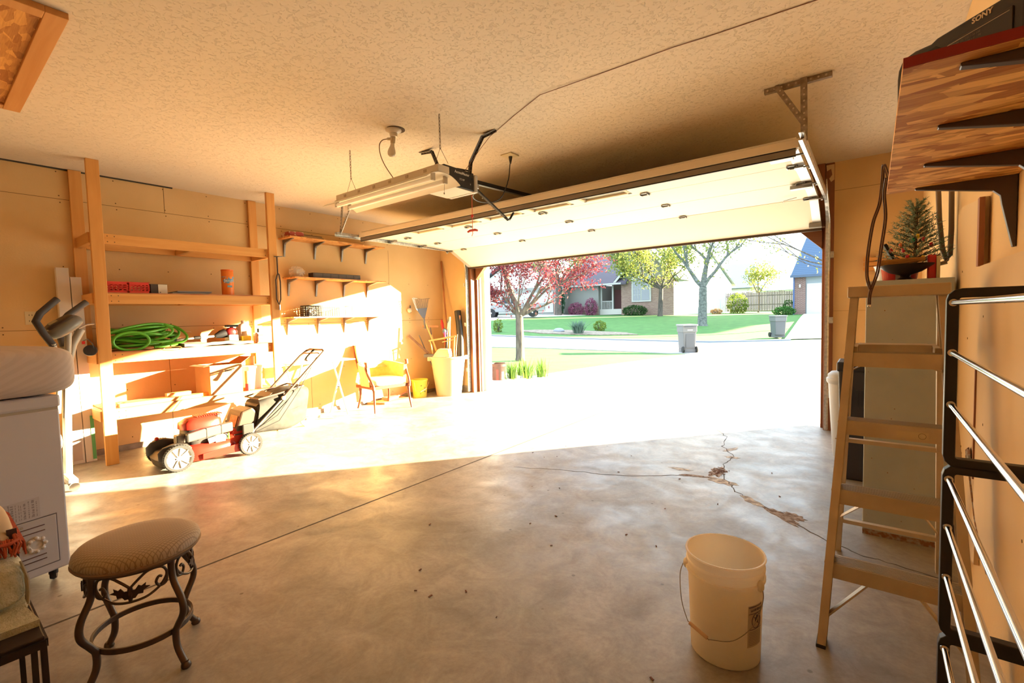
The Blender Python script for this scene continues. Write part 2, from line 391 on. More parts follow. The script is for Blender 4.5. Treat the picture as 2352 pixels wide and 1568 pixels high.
# header board stretch on the right (between ceiling and track) with torn drywall paper
struct('trim_6', MB().box((XR-.25, -.03, HD+.32), (XR-.002, .0, H-.001)), jambw)
torn = MB()
torn.prism([(XR+.005, -.0125, H-.02), (XR+.072, -.0125, H-.02), (XR+.072, -.0125, H-.17), (XR+.045, -.0125, H-.19), (XR+.03, -.0125, H-.155), (XR+.055, -.0125, H-.12), (XR+.045, -.0125, H-.06), (XR+.01, -.0125, H-.08)], (0, -.001, 0))
tag(torn.build('trim_7', mat('torn_paper', (.62, .48, .30), .9)), kind='structure')
# concrete kerb under the drywall
kb = MB(); kb.box((0, DEP, 0), (.018, 0, .055)); struct('baseboard_left', kb, mortar)
kb = MB(); kb.box((.018, -.02, 0), (XL-.13, 0, .10)); struct('baseboard_front', kb, mortar)
# thin seams between the drywall sheets (recessed joints) and nail heads
sm = MB()
for z in (1.221, 2.415): sm.box((0, DEP, z-.002), (.0012, 0, z+.002))
for y, z0, z1 in ((-3.98, 2.415, H), (-1.12, 1.221, 2.3), (-4.02, 0, 1.221), (-2.45, 0, 1.221)): sm.box((0, y-.002, z0), (.0012, y+.002, z1))
struct('wall_left_seam', sm, seam)
sm = MB(); sm.box((XR+.075, -.0012, 2.412), (W, 0, 2.415)); sm.box((XR+.075, -.0012, 1.22), (W, 0, 1.222)); struct('wall_front_seam', sm, seam)
nl = MB()
for y in [-5.6+i*.406 for i in range(14)]:
    for z in (1.19, 1.25, 2.385, 2.445, .6, 1.8, 2.66, .12): nl.cyl((0, y+.01*sin(z*9), z), (.0014, y+.01*sin(z*9), z), .006, n=6)
struct('wall_left_nail', nl, seam)
struct('trim_8', MB().box((0, DEP, H-.012), (.012, -3.9, H)), mat('gap_shadow_strip', (.05, .04, .03), .9))  # no real trim: near-black strip painted as shade along the wall-ceiling gap

# ------------------------------------------------------------------ outdoors
def sst(a, b, x):
    t = max(0, min(1, (x-a)/(b-a))); return t*t*(3-2*t)
def tz(x, y):
    z = -.01 - .25*sst(.3, 13, y)
    if y > 13: z += sst(13, 40, y)*1.15*(1 if y < 40 else 1) + max(0, y-40)*.01
    if x < 0: z += -x*(.055*sst(3, 12, y)*(1-.6*sst(20, 38, y)))
    return z
grass = mat('lawn_grass', (.028, .105, .016), .95, col2=(.05, .16, .028), scale=2.2, contrast=(.3, .7), detail=8, bump=.5, bscale=90, col3=(.04, .13, .02))
gm = MB(); NX, NY = 110, 90
gx = [-60+i*110/NX for i in range(NX+1)]; gy = [.3+ (j/NY)**1.6*75 for j in range(NY+1)]
gm.add([(x, y, tz(x, y)-.012) for y in gy for x in gx], [(j*(NX+1)+i, j*(NX+1)+i+1, (j+1)*(NX+1)+i+1, (j+1)*(NX+1)+i) for j in range(NY) for i in range(NX)])
tag(gm.build('lawn', grass, smooth=True), 'green front lawns sloping up across the street', 'lawn', kind='structure')
pave = mat('driveway_concrete', (.52, .50, .47), .8, col2=(.62, .60, .57), scale=.8, bump=.1, bscale=30)
road = mat('street_concrete', (.26, .28, .30), .85, col2=(.32, .33, .35), scale=.6)
def ribbon(L_, R_, off, n=24):
    """strip between two polylines given as functions of t, following the ground"""
    mb = MB(); vs = []; K = 8
    for i in range(n+1):
        a = L_(i/n); b = R_(i/n)
        for k in range(K+1):
            x = a[0]+(b[0]-a[0])*k/K; y = a[1]+(b[1]-a[1])*k/K; vs.append((x, y, tz(x, y)+off))
    fs = [(i*(K+1)+k, i*(K+1)+k+1, (i+1)*(K+1)+k+1, (i+1)*(K+1)+k) for i in range(n) for k in range(K)]
    for side in (0, K):   # kerb faces down into the ground along both edges
        b0 = len(vs); vs += [(vs[i*(K+1)+side][0], vs[i*(K+1)+side][1], vs[i*(K+1)+side][2]-.2) for i in range(n+1)]
        fs += [(i*(K+1)+side, (i+1)*(K+1)+side, b0+i+1, b0+i) for i in range(n)]
    return mb.add(vs, fs)
dl = lambda t: (.28+.5*t**2, .15+12*t)
ribbon(dl, lambda t: (7.2, .15+14.5*t), .012).build('driveway', pave)
tag(bpy.data.objects['driveway'], kind='structure')
near = lambda x: 11.35+.45*x; farr = lambda x: 17.05+.47*x
ribbon(lambda t: (-45+90*t, near(-45+90*t) if -45+90*t > -22 else 1.45+.02*(-45+90*t+22)), lambda t: (-45+90*t, farr(-45+90*t) if -45+90*t > -22 else 6.7), .02, 60).build('street', road)
tag(bpy.data.objects['street'], kind='structure')
kerbm = mat('kerb_concrete', (.17, .20, .23), .85)
kbm = MB()
for s_ in range(40):
    x0 = -20+s_; x1 = x0+1
    if x0 > 2: break
    f = farr
    kbm.beam((x0, f(x0), tz(x0, f(x0))+.04), (x1, f(x1), tz(x1, f(x1))+.04), .35, .07)
tag(kbm.build('kerb', kerbm), kind='structure')
# neighbour driveways
ribbon(lambda t: (-24.4+1.5*t, 6.5+29.5*t), lambda t: (-16.8-3.2*t*(1-t), 9.4+26.6*t), .03, 30).build('driveway_far', pave)
tag(bpy.data.objects['driveway_far'], kind='structure')
ribbon(lambda t: (1.75-.1*t+1.0*(1-t), 18.9+19*t), lambda t: (8.5, 21+17*t), .03, 20).build('driveway_neighbour', pave)
tag(bpy.data.objects['driveway_neighbour'], kind='structure')
dirt = mat('bare_earth', (.14, .11, .085), .95, col2=(.24, .20, .16), scale=6)
def bed(name, cx, cy, rx, ry, rot=0, m=dirt, off=.006, seed=1):
    rnd = random.Random(seed); P = [(cx, cy)]
    for k in range(22):
        a = 2*pi*k/22; q = 1+rnd.uniform(-.15, .15); x, y = cos(a)*rx*q, sin(a)*ry*q; P.append((cx+x*cos(rot)-y*sin(rot), cy+x*sin(rot)+y*cos(rot)))
    vs = [(x, y, tz(x, y)+off+(.02 if i == 0 else 0)) for i, (x, y) in enumerate(P)]
    vs += [(x, y, z-.2) for x, y, z in vs[1:]]
    n = MB().add(vs, [(0, 1+k, 1+(k+1) % 22) for k in range(22)]+[(1+k, 23+k, 23+(k+1) % 22, 1+(k+1) % 22) for k in range(22)]).build(name, m); tag(n, kind='structure')
bed('flower_bed', -7.6, 17.6, 3.6, 1.1, .35, off=.03, seed=4)
mulch = mat('pale_mulch', (.50, .42, .34), .95, col2=(.68, .60, .52), scale=20)
bed('mulch_bed', -.35, 1.35, .85, .95, .2, mulch, off=.03, seed=6)

roofm = linesmat('grey_shingle', (.09, .08, .11), (.065, .06, .08), .16, 2, .2, .9)
roofb = linesmat('blue_grey_shingle', (.055, .095, .17), (.04, .07, .125), .15, 2, .25, .9)
siding = linesmat('pale_siding', (.24, .245, .23), (.14, .145, .14), .13, 2, .12)
sidingw = linesmat('white_siding', (.74, .74, .72), (.55, .55, .55), .13, 2, .1)
housebrick = brickmat('house_brick', (.20, .10, .08), (.28, .17, .13), (.30, .26, .23), 1., 'xz')
darkbrick = brickmat('dark_house_brick', (.11, .045, .04), (.15, .07, .055), (.26, .22, .20), 1., 'xz')
glassd = mat('window_glass', (.10, .12, .14), .05, 0, spec=1)
trimw = mat('house_white_trim', (.42, .43, .42), .6)
shed = mat('porch_wall_grey', (.15, .15, .135), .8)

# main house across the street
hs = thing('neighbour_house', 'pale house with grey shingle roof, brick gable and covered porch across the street', 'house', (-15, 37, 1.4))
g0 = 1.2
MB().box((-32, 36, g0), (-19.4, 45, 4.3)).build('garage_wing', siding, hs)
wg = MB(); wg.prism([(-32, 36, 4.3), (-19.4, 36, 4.3), (-25.7, 36, 7.6)], (0, .3, 0)).build('gable', sidingw, hs)
rf = MB()
for a, b in (((-32.5, 4.1), (-25.7, 7.75)), ((-25.7, 7.75), (-18.9, 4.1))):
    rf.prism([(a[0], 35.5, a[1]), (b[0], 35.5, b[1]), (b[0], 35.5, b[1]+.2), (a[0], 35.5, a[1]+.2)], (0, 10, 0))
rf.build('roof', roofm, hs)
gd = MB().box((-29.6, 35.9, g0+.4), (-20.6, 36.02, 3.75)).build('garage_door', trimw, hs)
ln = MB()
for i in range(1, 4): ln.box((-29.6, 35.885, g0+.4+i*.55), (-20.6, 35.9, g0+.42+i*.55))
ln.build('panel_groove', mat('groove_grey', (.5, .5, .5), .8), gd)
MB().box((-20.55, 35.92, g0), (-19.4, 36, 2.4)).build('brick_base', housebrick, hs)
w_ = MB(); w_.box((-20.2, 35.85, 3.55), (-20.05, 35.95, 3.8)); w_.build('wall_lamp', BLACKM, hs)
MB().box((-19.4, 37, g0), (-15.9, 44, 4.2)).build('siding_wall', siding, hs)
MB().box((-19.4, 36.9, g0), (-15.9, 37, 2.05)).build('brick_base', housebrick, hs)
MB().cyl((-19.35, 35.9, 1.5), (-19.35, 35.9, 4.2), .07, n=8).build('downspout', trimw, hs)
MB().box((-15.9, 40.5, g0), (-13.4, 44, 4.4)).build('porch_wall', shed, hs)
MB().box((-15.9, 37.3, g0), (-13.4, 40.5, 1.75)).build('porch_floor', mat('porch_concrete', (.5, .49, .46), .9), hs)
MB().box((-15.75, 40.42, 1.75), (-14.85, 40.5, 3.8)).build('front_door', mat('door_maroon', (.22, .10, .10), .6), hs)
for x in (-15.8, -14.55): MB().box((x-.07, 37.4, 1.7), (x+.07, 37.54, 4.2)).build('porch_post', trimw, hs)
rl = MB(); rl.box((-15.8, 37.45, 2.5), (-14.5, 37.5, 2.58)); 
for i in range(11): rl.box((-15.75+i*.12, 37.45, 1.75), (-15.71+i*.12, 37.5, 2.5))
rl.build('railing', trimw, hs)
rf = MB(); rf.prism([(0, 36.4, 4.25), (0, 36.4, 4.05), (0, 42.5, 8.3), (0, 46, 8.3), (0, 46, 8.5), (0, 42.5, 8.5)], (7.6, 0, 0))
rf.v = [(x-20.3, y, z) for x, y, z in rf.v]; rf.build('roof', roofm, hs)
MB().box((-20.2, 36.35, 4.1), (-13.2, 36.48, 4.25)).build('gutter', trimw, hs)
# brick gable front
MB().box((-13.45, 37, g0-.2), (-8.35, 44, 4.6)).build('brick_front', housebrick, hs)
gb = MB(); gb.prism([(-13.45, 37, 4.6), (-8.35, 37, 4.6), (-10.9, 37, 7.3)], (0, .3, 0)); gb.build('brick_gable', siding, hs)
rf = MB()
for a, b in (((-14.0, 4.25), (-10.9, 7.55)), ((-10.9, 7.55), (-7.8, 4.25))):
    rf.prism([(a[0], 36.5, a[1]), (b[0], 36.5, b[1]), (b[0], 36.5, b[1]+.22), (a[0], 36.5, a[1]+.22)], (0, 7, 0))
rf.build('gable_roof', roofm, hs)
fr = MB()
for a, b in (((-14.0, 4.2), (-10.9, 7.5)), ((-10.9, 7.5), (-7.8, 4.2))): fr.beam((a[0], 36.48, a[1]), (b[0], 36.48, b[1]), .05, .2)
fr.build('fascia', trimw, hs)
win = MB(); win.box((-12.35, 36.9, 2.35), (-10.45, 37.0, 4.75)); win = win.build('window', trimw, hs)
pn = MB(); pn.box((-12.2, 36.88, 2.5), (-11.45, 36.9, 4.6)); pn.box((-11.33, 36.88, 2.5), (-10.6, 36.9, 4.6)); pn.build('pane', glassd, win)
pn = MB()
for x in (-12.2, -11.95, -11.7, -11.45): pn.box((x, 36.86, 2.5), (x+.03, 36.88, 4.6))
for z in (3.0, 3.55, 4.1): pn.box((-12.2, 36.86, z), (-11.45, 36.88, z+.03))
pn.build('muntin', trimw, win)
# white side wall with its gable
sw = MB(); A_, B_ = Vector((-8.5, 37.6, 0)), Vector((-5.95, 48.2, 0)); dd = (B_-A_)
sw.prism([A_+Vector((0, 0, .9)), B_+Vector((0, 0, .9)), B_+Vector((0, 0, 4.1)), A_+dd*.42+Vector((0, 0, 8.3)), A_+Vector((0, 0, 5.2))], (-.3, .07, 0))
sw.build('side_wall', sidingw, hs)
MB().prism([A_+dd*.42+Vector((.25, 0, 8.3)), B_+dd*.04+Vector((.25, 0, 3.9)), B_+dd*.04+Vector((.25, 0, 4.1)), A_+dd*.42+Vector((.25, 0, 8.55))], (-.7, .1, 0)).build('rake_board', trimw, hs)

# blue-roofed house at the right
bh = thing('neighbour_house', 'brick house with steep blue-grey shingle roof, seen at the right of the opening', 'house', (3, 38, .8))
MB().box((.95, 38, .5), (1.72, 38.3, 3.85)).build('brick_wall', darkbrick, bh)
MB().box((.88, 37.93, .5), (.98, 38.3, 3.85)).build('corner_trim', mat('navy_trim', (.05, .09, .22), .7), bh)
MB().box((1.72, 38.15, .5), (9, 44, 3.85)).build('front_wall', mat('pale_blue_wall', (.26, .30, .33), .8), bh)
gd = MB().box((1.8, 38.05, .8), (6.6, 38.15, 3.3)).build('garage_door', trimw, bh)
ln = MB()
for i in range(1, 6): ln.box((1.8, 38.04, .8+i*.42), (6.6, 38.05, .82+i*.42))
ln.build('panel_groove', MATS['groove_grey'], gd)
MB().box((1.3, 37.85, 3.0), (1.4, 38, 3.25)).build('wall_lamp', trimw, bh)
MB().box((.7, 37.6, 3.8), (9, 37.8, 4.0)).build('gutter', mat('dark_gutter', (.05, .08, .14), .6), bh)
rf = MB(); rf.add([(.75, 37.6, 3.98), (12, 37.6, 3.98), (12, 42.6, 11.0), (2.6, 42.6, 11.0), (.75, 47.6, 3.98), (12, 47.6, 3.98)], [(0, 1, 2, 3), (0, 3, 4), (3, 2, 5, 4), (0, 4, 5, 1), (1, 5, 2)])
rf.build('roof', roofb, bh)
# fence
fw = wood('weathered_fence', (.10, .085, .075), (.17, .15, .13), 2, .9, 6)
fe = thing('picket_fence', 'weathered grey vertical board fence between the two houses', 'fence', (-3, 47, 1.5))
rnd = random.Random(11); n = 48
for i in range(n):
    x = -6.6+i*.145; h = 1.65+rnd.uniform(-.06, .06)
    MB().prism([(x, 47, 1.2), (x+.115, 47, 1.2), (x+.115, 47, 1.5+h-.08), (x+.06, 47, 1.5+h), (x, 47, 1.5+h-.08)], (0, .03, 0)).build('board', fw, fe)
MB().box((-6.6, 47.03, 1.8), (.4, 47.08, 1.9)).box((-6.6, 47.03, 2.7), (.4, 47.08, 2.8)).build('rail', fw, fe)
# pale roofs beyond the fence
th_ = thing('distant_house', 'distant house with a pale hipped roof beyond the fence', 'house', (-3, 62, 1.5))
MB().box((-6, 60, 1.4), (-.5, 66, 3.7)).build('wall', sidingw, th_)
rf = MB(); rf.add([(-6.4, 59.6, 3.7), (-.1, 59.6, 3.7), (-.1, 66.4, 3.7), (-6.4, 66.4, 3.7), (-3.3, 63, 5.3)], [(0, 1, 4), (1, 2, 4), (2, 3, 4), (3, 0, 4), (3, 2, 1, 0)]); rf.build('roof', mat('pale_roof', (.6, .62, .66), .8), th_)
gh = thing('distant_house', 'distant house with a grey-blue roof just right of the white side wall', 'house', (-9, 60, 1.5))
MB().box((-11, 58, 1.4), (-5.2, 66, 4.2)).build('wall', sidingw, gh)
rf = MB(); rf.prism([(-11.5, 57.5, 4.1), (-4.9, 57.5, 4.1), (-6.2, 61.5, 7.4), (-11.5, 61.5, 7.4)], (0, 4, -.6)); rf.build('roof', mat('greyblue_roof', (.26, .31, .36), .9), gh)

# ------------------------------------------------------------------ plants
def leafcloud(mb, c, r, n, s, seed, flat=1., shell=.55):
    rnd = random.Random(seed); c = Vector(c)
    for i in range(n):
        while True:
            v = Vector((rnd.uniform(-1, 1), rnd.uniform(-1, 1), rnd.uniform(-1, 1)))
            if shell*.9 < v.length < 1: break
        p = c+Vector((v.x*r[0], v.y*r[1], v.z*r[2]))
        a = Vector((rnd.gauss(0, 1), rnd.gauss(0, 1), rnd.gauss(0, 1)*flat)).normalized(); b = a.cross(Vector((rnd.gauss(0, 1), rnd.gauss(0, 1), rnd.gauss(0, 1)))).normalized()
        q = s*rnd.uniform(.6, 1.3)
        mb.add([p-a*q, p+b*q*.45, p+a*q, p-b*q*.45], [(0, 1, 2, 3)])
def leafmat(name, a, b):
    m = mat(name, a, .8, col2=b, scale=3, contrast=(.35, .65)); nt = m.node_tree; bs = nt.nodes['Principled BSDF']
    tr = nt.nodes.new('ShaderNodeBsdfTranslucent'); ad = nt.nodes.new('ShaderNodeMixShader'); ad.inputs[0].default_value = .4
    nt.links.new(bs.inputs['Base Color'].links[0].from_socket, tr.inputs[0])
    out = nt.nodes['Material Output']; nt.links.new(bs.outputs[0], ad.inputs[1]); nt.links.new(tr.outputs[0], ad.inputs[2]); nt.links.new(ad.outputs[0], out.inputs[0]); return m
barkg = mat('grey_bark', (.06, .052, .045), .95, col2=(.13, .115, .10), scale=14, stretch=(1, 1, .25), bump=.6)
barkd = mat('dark_bark', (.05, .042, .035), .95, col2=(.10, .085, .07), scale=10, stretch=(1, 1, .3))
redl = leafmat('red_leaves', (.085, .012, .028), (.20, .03, .03)); grl = leafmat('spring_leaves', (.15, .20, .03), (.28, .30, .07))
shrubd = leafmat('dark_shrub_leaves', (.015, .05, .01), (.04, .11, .02)); shruby = leafmat('yellow_green_leaves', (.08, .14, .015), (.20, .26, .03)); pinkl = leafmat('pink_blossom', (.22, .05, .12), (.34, .12, .20))
conif = leafmat('dark_green_leaves', (.02, .07, .03), (.05, .13, .06))
def branchy(mb, p, d, L, r, depth, rnd, tips, spread=.5, up=.15):
    pts = [Vector(p)]; dd = Vector(d).normalized(); k = 4
    for i in range(k):
        dd = (dd+Vector((rnd.gauss(0, .12), rnd.gauss(0, .12), rnd.gauss(0, .08)+up*.2))).normalized(); pts.append(pts[-1]+dd*L/k)
    mb.tube(pts, [r*(1-.5*i/k) for i in range(k+1)], n=6)
    tips.append(pts[-1]); tips.append(pts[2])
    if depth > 0:
        for _ in range(rnd.choice((2, 3))):
            nd = (dd+Vector((rnd.gauss(0, spread), rnd.gauss(0, spread), rnd.gauss(0, spread*.6)+up))).normalized()
            branchy(mb, pts[rnd.choice((3, 4))], nd, L*.72, r*.5, depth-1, rnd, tips, spread, up)
def tree(name, label, base, trunk, limbs, bark, leaf, nleaf, ls, seed, r=.16, rad=.5, depth=3, spread=.5, up=.15, ll=1.6, group=None):
    rnd = random.Random(seed); z = tz(base[0], base[1]); t = thing(name, label, 'tree', (base[0], base[1], z), group=group)
    B = Vector((base[0], base[1], z-.05)); top = B+Vector((trunk[0], trunk[1], trunk[2]))
    tips = []; mb = MB(); mb.tube([B, B+Vector((0, 0, .15)), B+(top-B)*.5, top], [r*1.35, r*1.05, r*.95, r*.85], n=12)
    for (dx, dy, dz, L, rr) in limbs: branchy(mb, top, (dx, dy, dz), L, rr, depth, rnd, tips, spread, up)
    mb.build('trunk', bark, t, smooth=True)
    lm = MB(); per = max(1, nleaf//max(1, len(tips)))
    for i, p in enumerate(tips): leafcloud(lm, p, (rad, rad, rad*.8), per, ls, seed*100+i, shell=.1)
    lm.build('foliage', leaf, t)
    return t
tree('red_leaf_tree', 'grey-trunked tree with dark red leaves on the near lawn', (-2.42, 5.48), (0, 0, 1.35),
     [(-.02, .05, 1, 1.6, .12), (-.9, -.6, .75, .6, .04), (-.7, -.5, 1.0, .75, .04), (.25, .1, 1, 1.2, .07), (.95, .7, .75, 1.2, .055), (.95, .7, .5, 1.1, .045), (.8, .5, .9, 1.2, .06), (-.4, -.3, .9, .9, .05), (.3, -.5, .8, .8, .04)], barkg, redl, 8500, .042, 5, r=.13, rad=.26, depth=3, up=.16, spread=.50)
tree('shade_tree', 'forked pale-barked tree with sparse yellow-green leaves on the far lawn', (-2.71, 25.54), (.05, 0, 2.5),
     [(-.75, -.1, .8, 2.2, .17), (.75, .3, .95, 2.4, .14), (0, .2, 1, 2.2, .2), (.15, .1, 1, 1.8, .1)], mat('lichen_bark', (.06, .07, .065), .95, col2=(.14, .155, .145), scale=8), grl, 1900, .10, 9, r=.28, rad=.75, depth=2)
tree('shade_tree', 'leafy yellow-green tree standing at the corner of the brick gable', (-8.75, 34.6), (.1, 0, 2.4),
     [(-.5, 0, 1, 2.2, .14), (.3, 0, 1, 2.2, .12), (-1, -.2, .9, 2.6, .12), (.9, -.1, .8, 2.0, .1), (-1.3, -.3, .6, 2.3, .09)], barkd, grl, 6500, .12, 12, r=.2, rad=.85, depth=2)
tree('shade_tree', 'tall thin-leaved tree in front of the porch roof', (-19.0, 34.3), (.1, 0, 3.0),
     [(-.3, 0, 1, 2.6, .2), (.6, 0, 1, 2.6, .16), (-.8, 0, .9, 2.2, .12), (.9, .2, .6, 2.4, .1)], barkd, leafmat('olive_leaves', (.10, .12, .03), (.20, .20, .06)), 3000, .13, 21, r=.33, rad=.9, depth=2)
tree('young_tree', 'bare spreading young tree with yellow-green buds beside the blue-grey roof', (4.6, 27.5), (-.3, 0, 3.2),
     [(-.9, 0, .8, 3.2, .06), (-1, .2, .35, 3.0, .05), (-.6, 0, 1, 3.0, .05), (-1, -.2, .05, 2.2, .03)], barkd, grl, 420, .09, 33, r=.09, rad=.5, depth=2)
tree('garden_tree', 'small yellow-green tree rising behind the board fence', (-3.6, 49.5), (0, 0, 2.0),
     [(-.4, 0, 1, 1.4, .07), (.5, 0, 1, 1.4, .06), (0, 0, 1, 1.5, .06)], barkd, grl, 1500, .13, 40, r=.1, rad=.8, depth=2)
def shrub(name, label, x, y, r, leaf, n, ls, seed, z0=None):
    z = tz(x, y) if z0 is None else z0; mb = MB()
    leafcloud(mb, (x, y, z+r[2]*.75), r, n, ls, seed, shell=.7)
    t = thing(name, label, 'shrub', (x, y, z)); mb.build('foliage', leaf, t)
    st = MB(); rnd = random.Random(seed)
    for i in range(7): a = i*.9; st.tube([(x, y, z-.03), (x+cos(a)*r[0]*.5, y+sin(a)*r[1]*.5, z+r[2]*1.1)], [.03, .012], n=5)
    st.build('stem', barkd, t); return t
shrub('flowering_shrub', 'pink-flowering shrub by the pale siding wall, left one', -18.0, 36.1, (.9, .5, .75), pinkl, 900, .09, 1)
shrub('flowering_shrub', 'taller pink-flowering shrub next to the porch', -16.3, 36.1, (.7, .5, 1.0), pinkl, 900, .09, 2)
shrub('clipped_bush', 'low dark green clipped bush under the brick house window', -11.6, 35.8, (1.25, .6, .55), shrubd, 1500, .08, 3)
shrub('round_bush', 'large round yellow-green bush in front of the board fence', -4.5, 44, (1.0, .8, 1.15), shruby, 1500, .09, 4)
shrub('round_bush', 'small round yellow-green bush in the island bed across the street', -6.95, 19.6, (.42, .35, .34), shruby, 700, .05, 5)
shrub('grassy_clump', 'bright green leafy clump beside the navy corner trim', .35, 37.2, (.85, .4, .4), leafmat('bright_leaves', (.03, .12, .015), (.06, .18, .03)), 700, .09, 6)
shrub('clipped_bush', 'olive shrub behind the bright green clump', .5, 38.6, (.5, .4, .7), shrubd, 400, .08, 7)
shrub('low_plant', 'small brown ornamental grass tuft at the foot of the white side wall', -5.6, 40.5, (.55, .35, .3), leafmat('tan_grass', (.3, .18, .08), (.45, .3, .15)), 350, .09, 8)
tr_ = thing('conifer', 'narrow dark evergreen against the pale siding wall', 'tree', (-19.2, 35.2, 1.5))
mb = MB(); leafcloud(mb, (-19.2, 35.2, 2.7), (.42, .4, 1.4), 1300, .09, 77, shell=.5); mb.build('foliage', conif, tr_); MB().cyl((-19.2, 35.2, 1.3), (-19.2, 35.2, 3.6), .07, .02, n=6).build('trunk', barkd, tr_)
shrub('low_plant', 'yellow-green plant at the left edge of the far lawn', -11.2, 15.2, (.3, .3, .45), shruby, 300, .06, 9)
def blades(name, label, cat, x, y, n, h, rs, m, seed, w=.012, droop=.5, kind=None, z0=None, wid=None):
    rnd = random.Random(seed); mb = MB(); z = tz(x, y) if z0 is None else z0
    for i in range(n):
        a = rnd.uniform(0, 2*pi); q = rnd.uniform(0, 1)*rs; bx, by = x+cos(a)*q, y+sin(a)*q; hh = h*rnd.uniform(.6, 1.1); o = rnd.uniform(.1, droop)*hh
        d = Vector((cos(a), sin(a), 0)); s = Vector((-sin(a), cos(a), 0))*w
        p = [Vector((bx, by, z-.02)), Vector((bx, by, z+hh*.5))+d*o*.3, Vector((bx, by, z+hh))+d*o]
        mb.add([p[0]-s, p[0]+s, p[1]+s*.9, p[1]-s*.9, p[2]], [(0, 1, 2, 3), (3, 2, 4)])
    t = thing(name, label, cat, (x, y, z), kind=kind); mb.build('foliage', m, t); return t
blades('yucca', 'spiky grey-green yucca in the island bed across the street', 'plant', -7.0, 17.1, 160, .75, .25, leafmat('yucca_leaves', (.07, .12, .09), (.15, .22, .18)), 3, .03, 1.1)
irisl = leafmat('iris_leaves', (.045, .14, .015), (.14, .24, .04))
for i, (x, y, n_, h_) in enumerate(((.30, 1.52, 50, .38), (.44, 1.85, 55, .42), (.05, 2.1, 40, .36), (.52, 2.25, 60, .40))):
    lab = ['iris clump right behind the dark garden bucket', 'tallest iris clump in the bed, next to the drive', 'iris clump at the back of the bed', 'iris clump furthest along the drive edge'][i]
    blades('iris_clump', lab, 'plant', x, y, n_, h_, .14, irisl, 20+i, .011, .45)
MB().ell((-8.4, 17.3, tz(-8.4, 17.3)+.08), (.35, .25, .16), jit=.06).build('garden_rock', mat('grey_rock', (.22, .25, .30), .9), smooth=True)
tag(bpy.data.objects['garden_rock'], 'flat dark rock lying in the island bed across the street', 'rock')
# ------------------------------------------------------------------ overhead door, tracks
doorw = mat('door_inner_face', (.78, .74, .64), .55)
dooredge = mat('door_edge_beige', (.72, .64, .50), .7)
holesteel = mat('perforated_steel_rust', (.20, .15, .11), .6, .5, col2=(.32, .27, .22), scale=30)
hinge = mat('hinge_steel', (.30, .29, .27), .35, .85)
D1 = thing('door_1', 'white sectional overhead garage door rolled up under the ceiling', 'garage door', (3.1, -1, 2.3), kind='structure')
xa, xb = .68, 5.50
prof = [(-.035, 2.055), (-.48, 2.285), (-1.02, 2.315), (-1.56, 2.325), (-2.06, 2.335)]
secs = []
for i in range(4):
    (y0, z0), (y1, z1) = prof[i], prof[i+1]
    d = Vector((0, y1-y0, z1-z0)).normalized(); n = Vector((0, -d.z, d.y)) if False else Vector((0, d.z, -d.y))
    if n.z < 0: n = -n
    a = Vector((0, y0, z0))+d*.003; b = Vector((0, y1, z1))-d*.003
    mb = MB()
    if i < 3:
        mb.prism([(xa, a.y, a.z), (xa, b.y, b.z), (xa, b.y+n.y*.045, b.z+n.z*.045), (xa, a.y+n.y*.045, a.z+n.z*.045)], (xb-xa, 0, 0))
        s = mb.build('door_panel', doorw, D1, bevel=.003)
    else:
        xs = [1.32+.6*k for k in range(6)]
        ya, yb = a.y-.075, b.y+.09
        def slab(x0, x1, p, q):
            zz = lambda y: a.z+(b.z-a.z)*(y-a.y)/(b.y-a.y)
            mb.prism([(x0, p, zz(p)), (x0, q, zz(q)), (x0, q, zz(q)+.045), (x0, p, zz(p)+.045)], (x1-x0, 0, 0))
        slab(xa, xb, a.y, ya); slab(xa, xb, yb, b.y)
        px0 = xa
        wins = [(x, x+.48) for x in (1.30, 1.90, 2.50, 3.10, 3.70)]
        for w0, w1 in wins: slab(px0, w0, ya, yb); px0 = w1
        slab(px0, xb, ya, yb)
        s = mb.build('door_panel', doorw, D1)
        for w0, w1 in wins:
            fr = MB(); z_ = (a.z+b.z)/2
            for (p, q, r_, t_) in ((w0, w0+.03, ya, yb), (w1-.03, w1, ya, yb), (w0, w1, ya, ya-.03), (w0, w1, yb+.03, yb)): fr.box((p, min(r_, t_), z_-.004), (q, max(r_, t_), z_+.012))
            fr = fr.build('window_frame', mat('window_frame_beige', (.55, .42, .26), .6), s)
            MB().box((w0+.02, yb+.02, z_+.014), (w1-.02, ya-.02, z_+.018)).build('pane', mat('door_pane', (.55, .62, .60), .08, spec=.8), fr)
    secs.append(s)
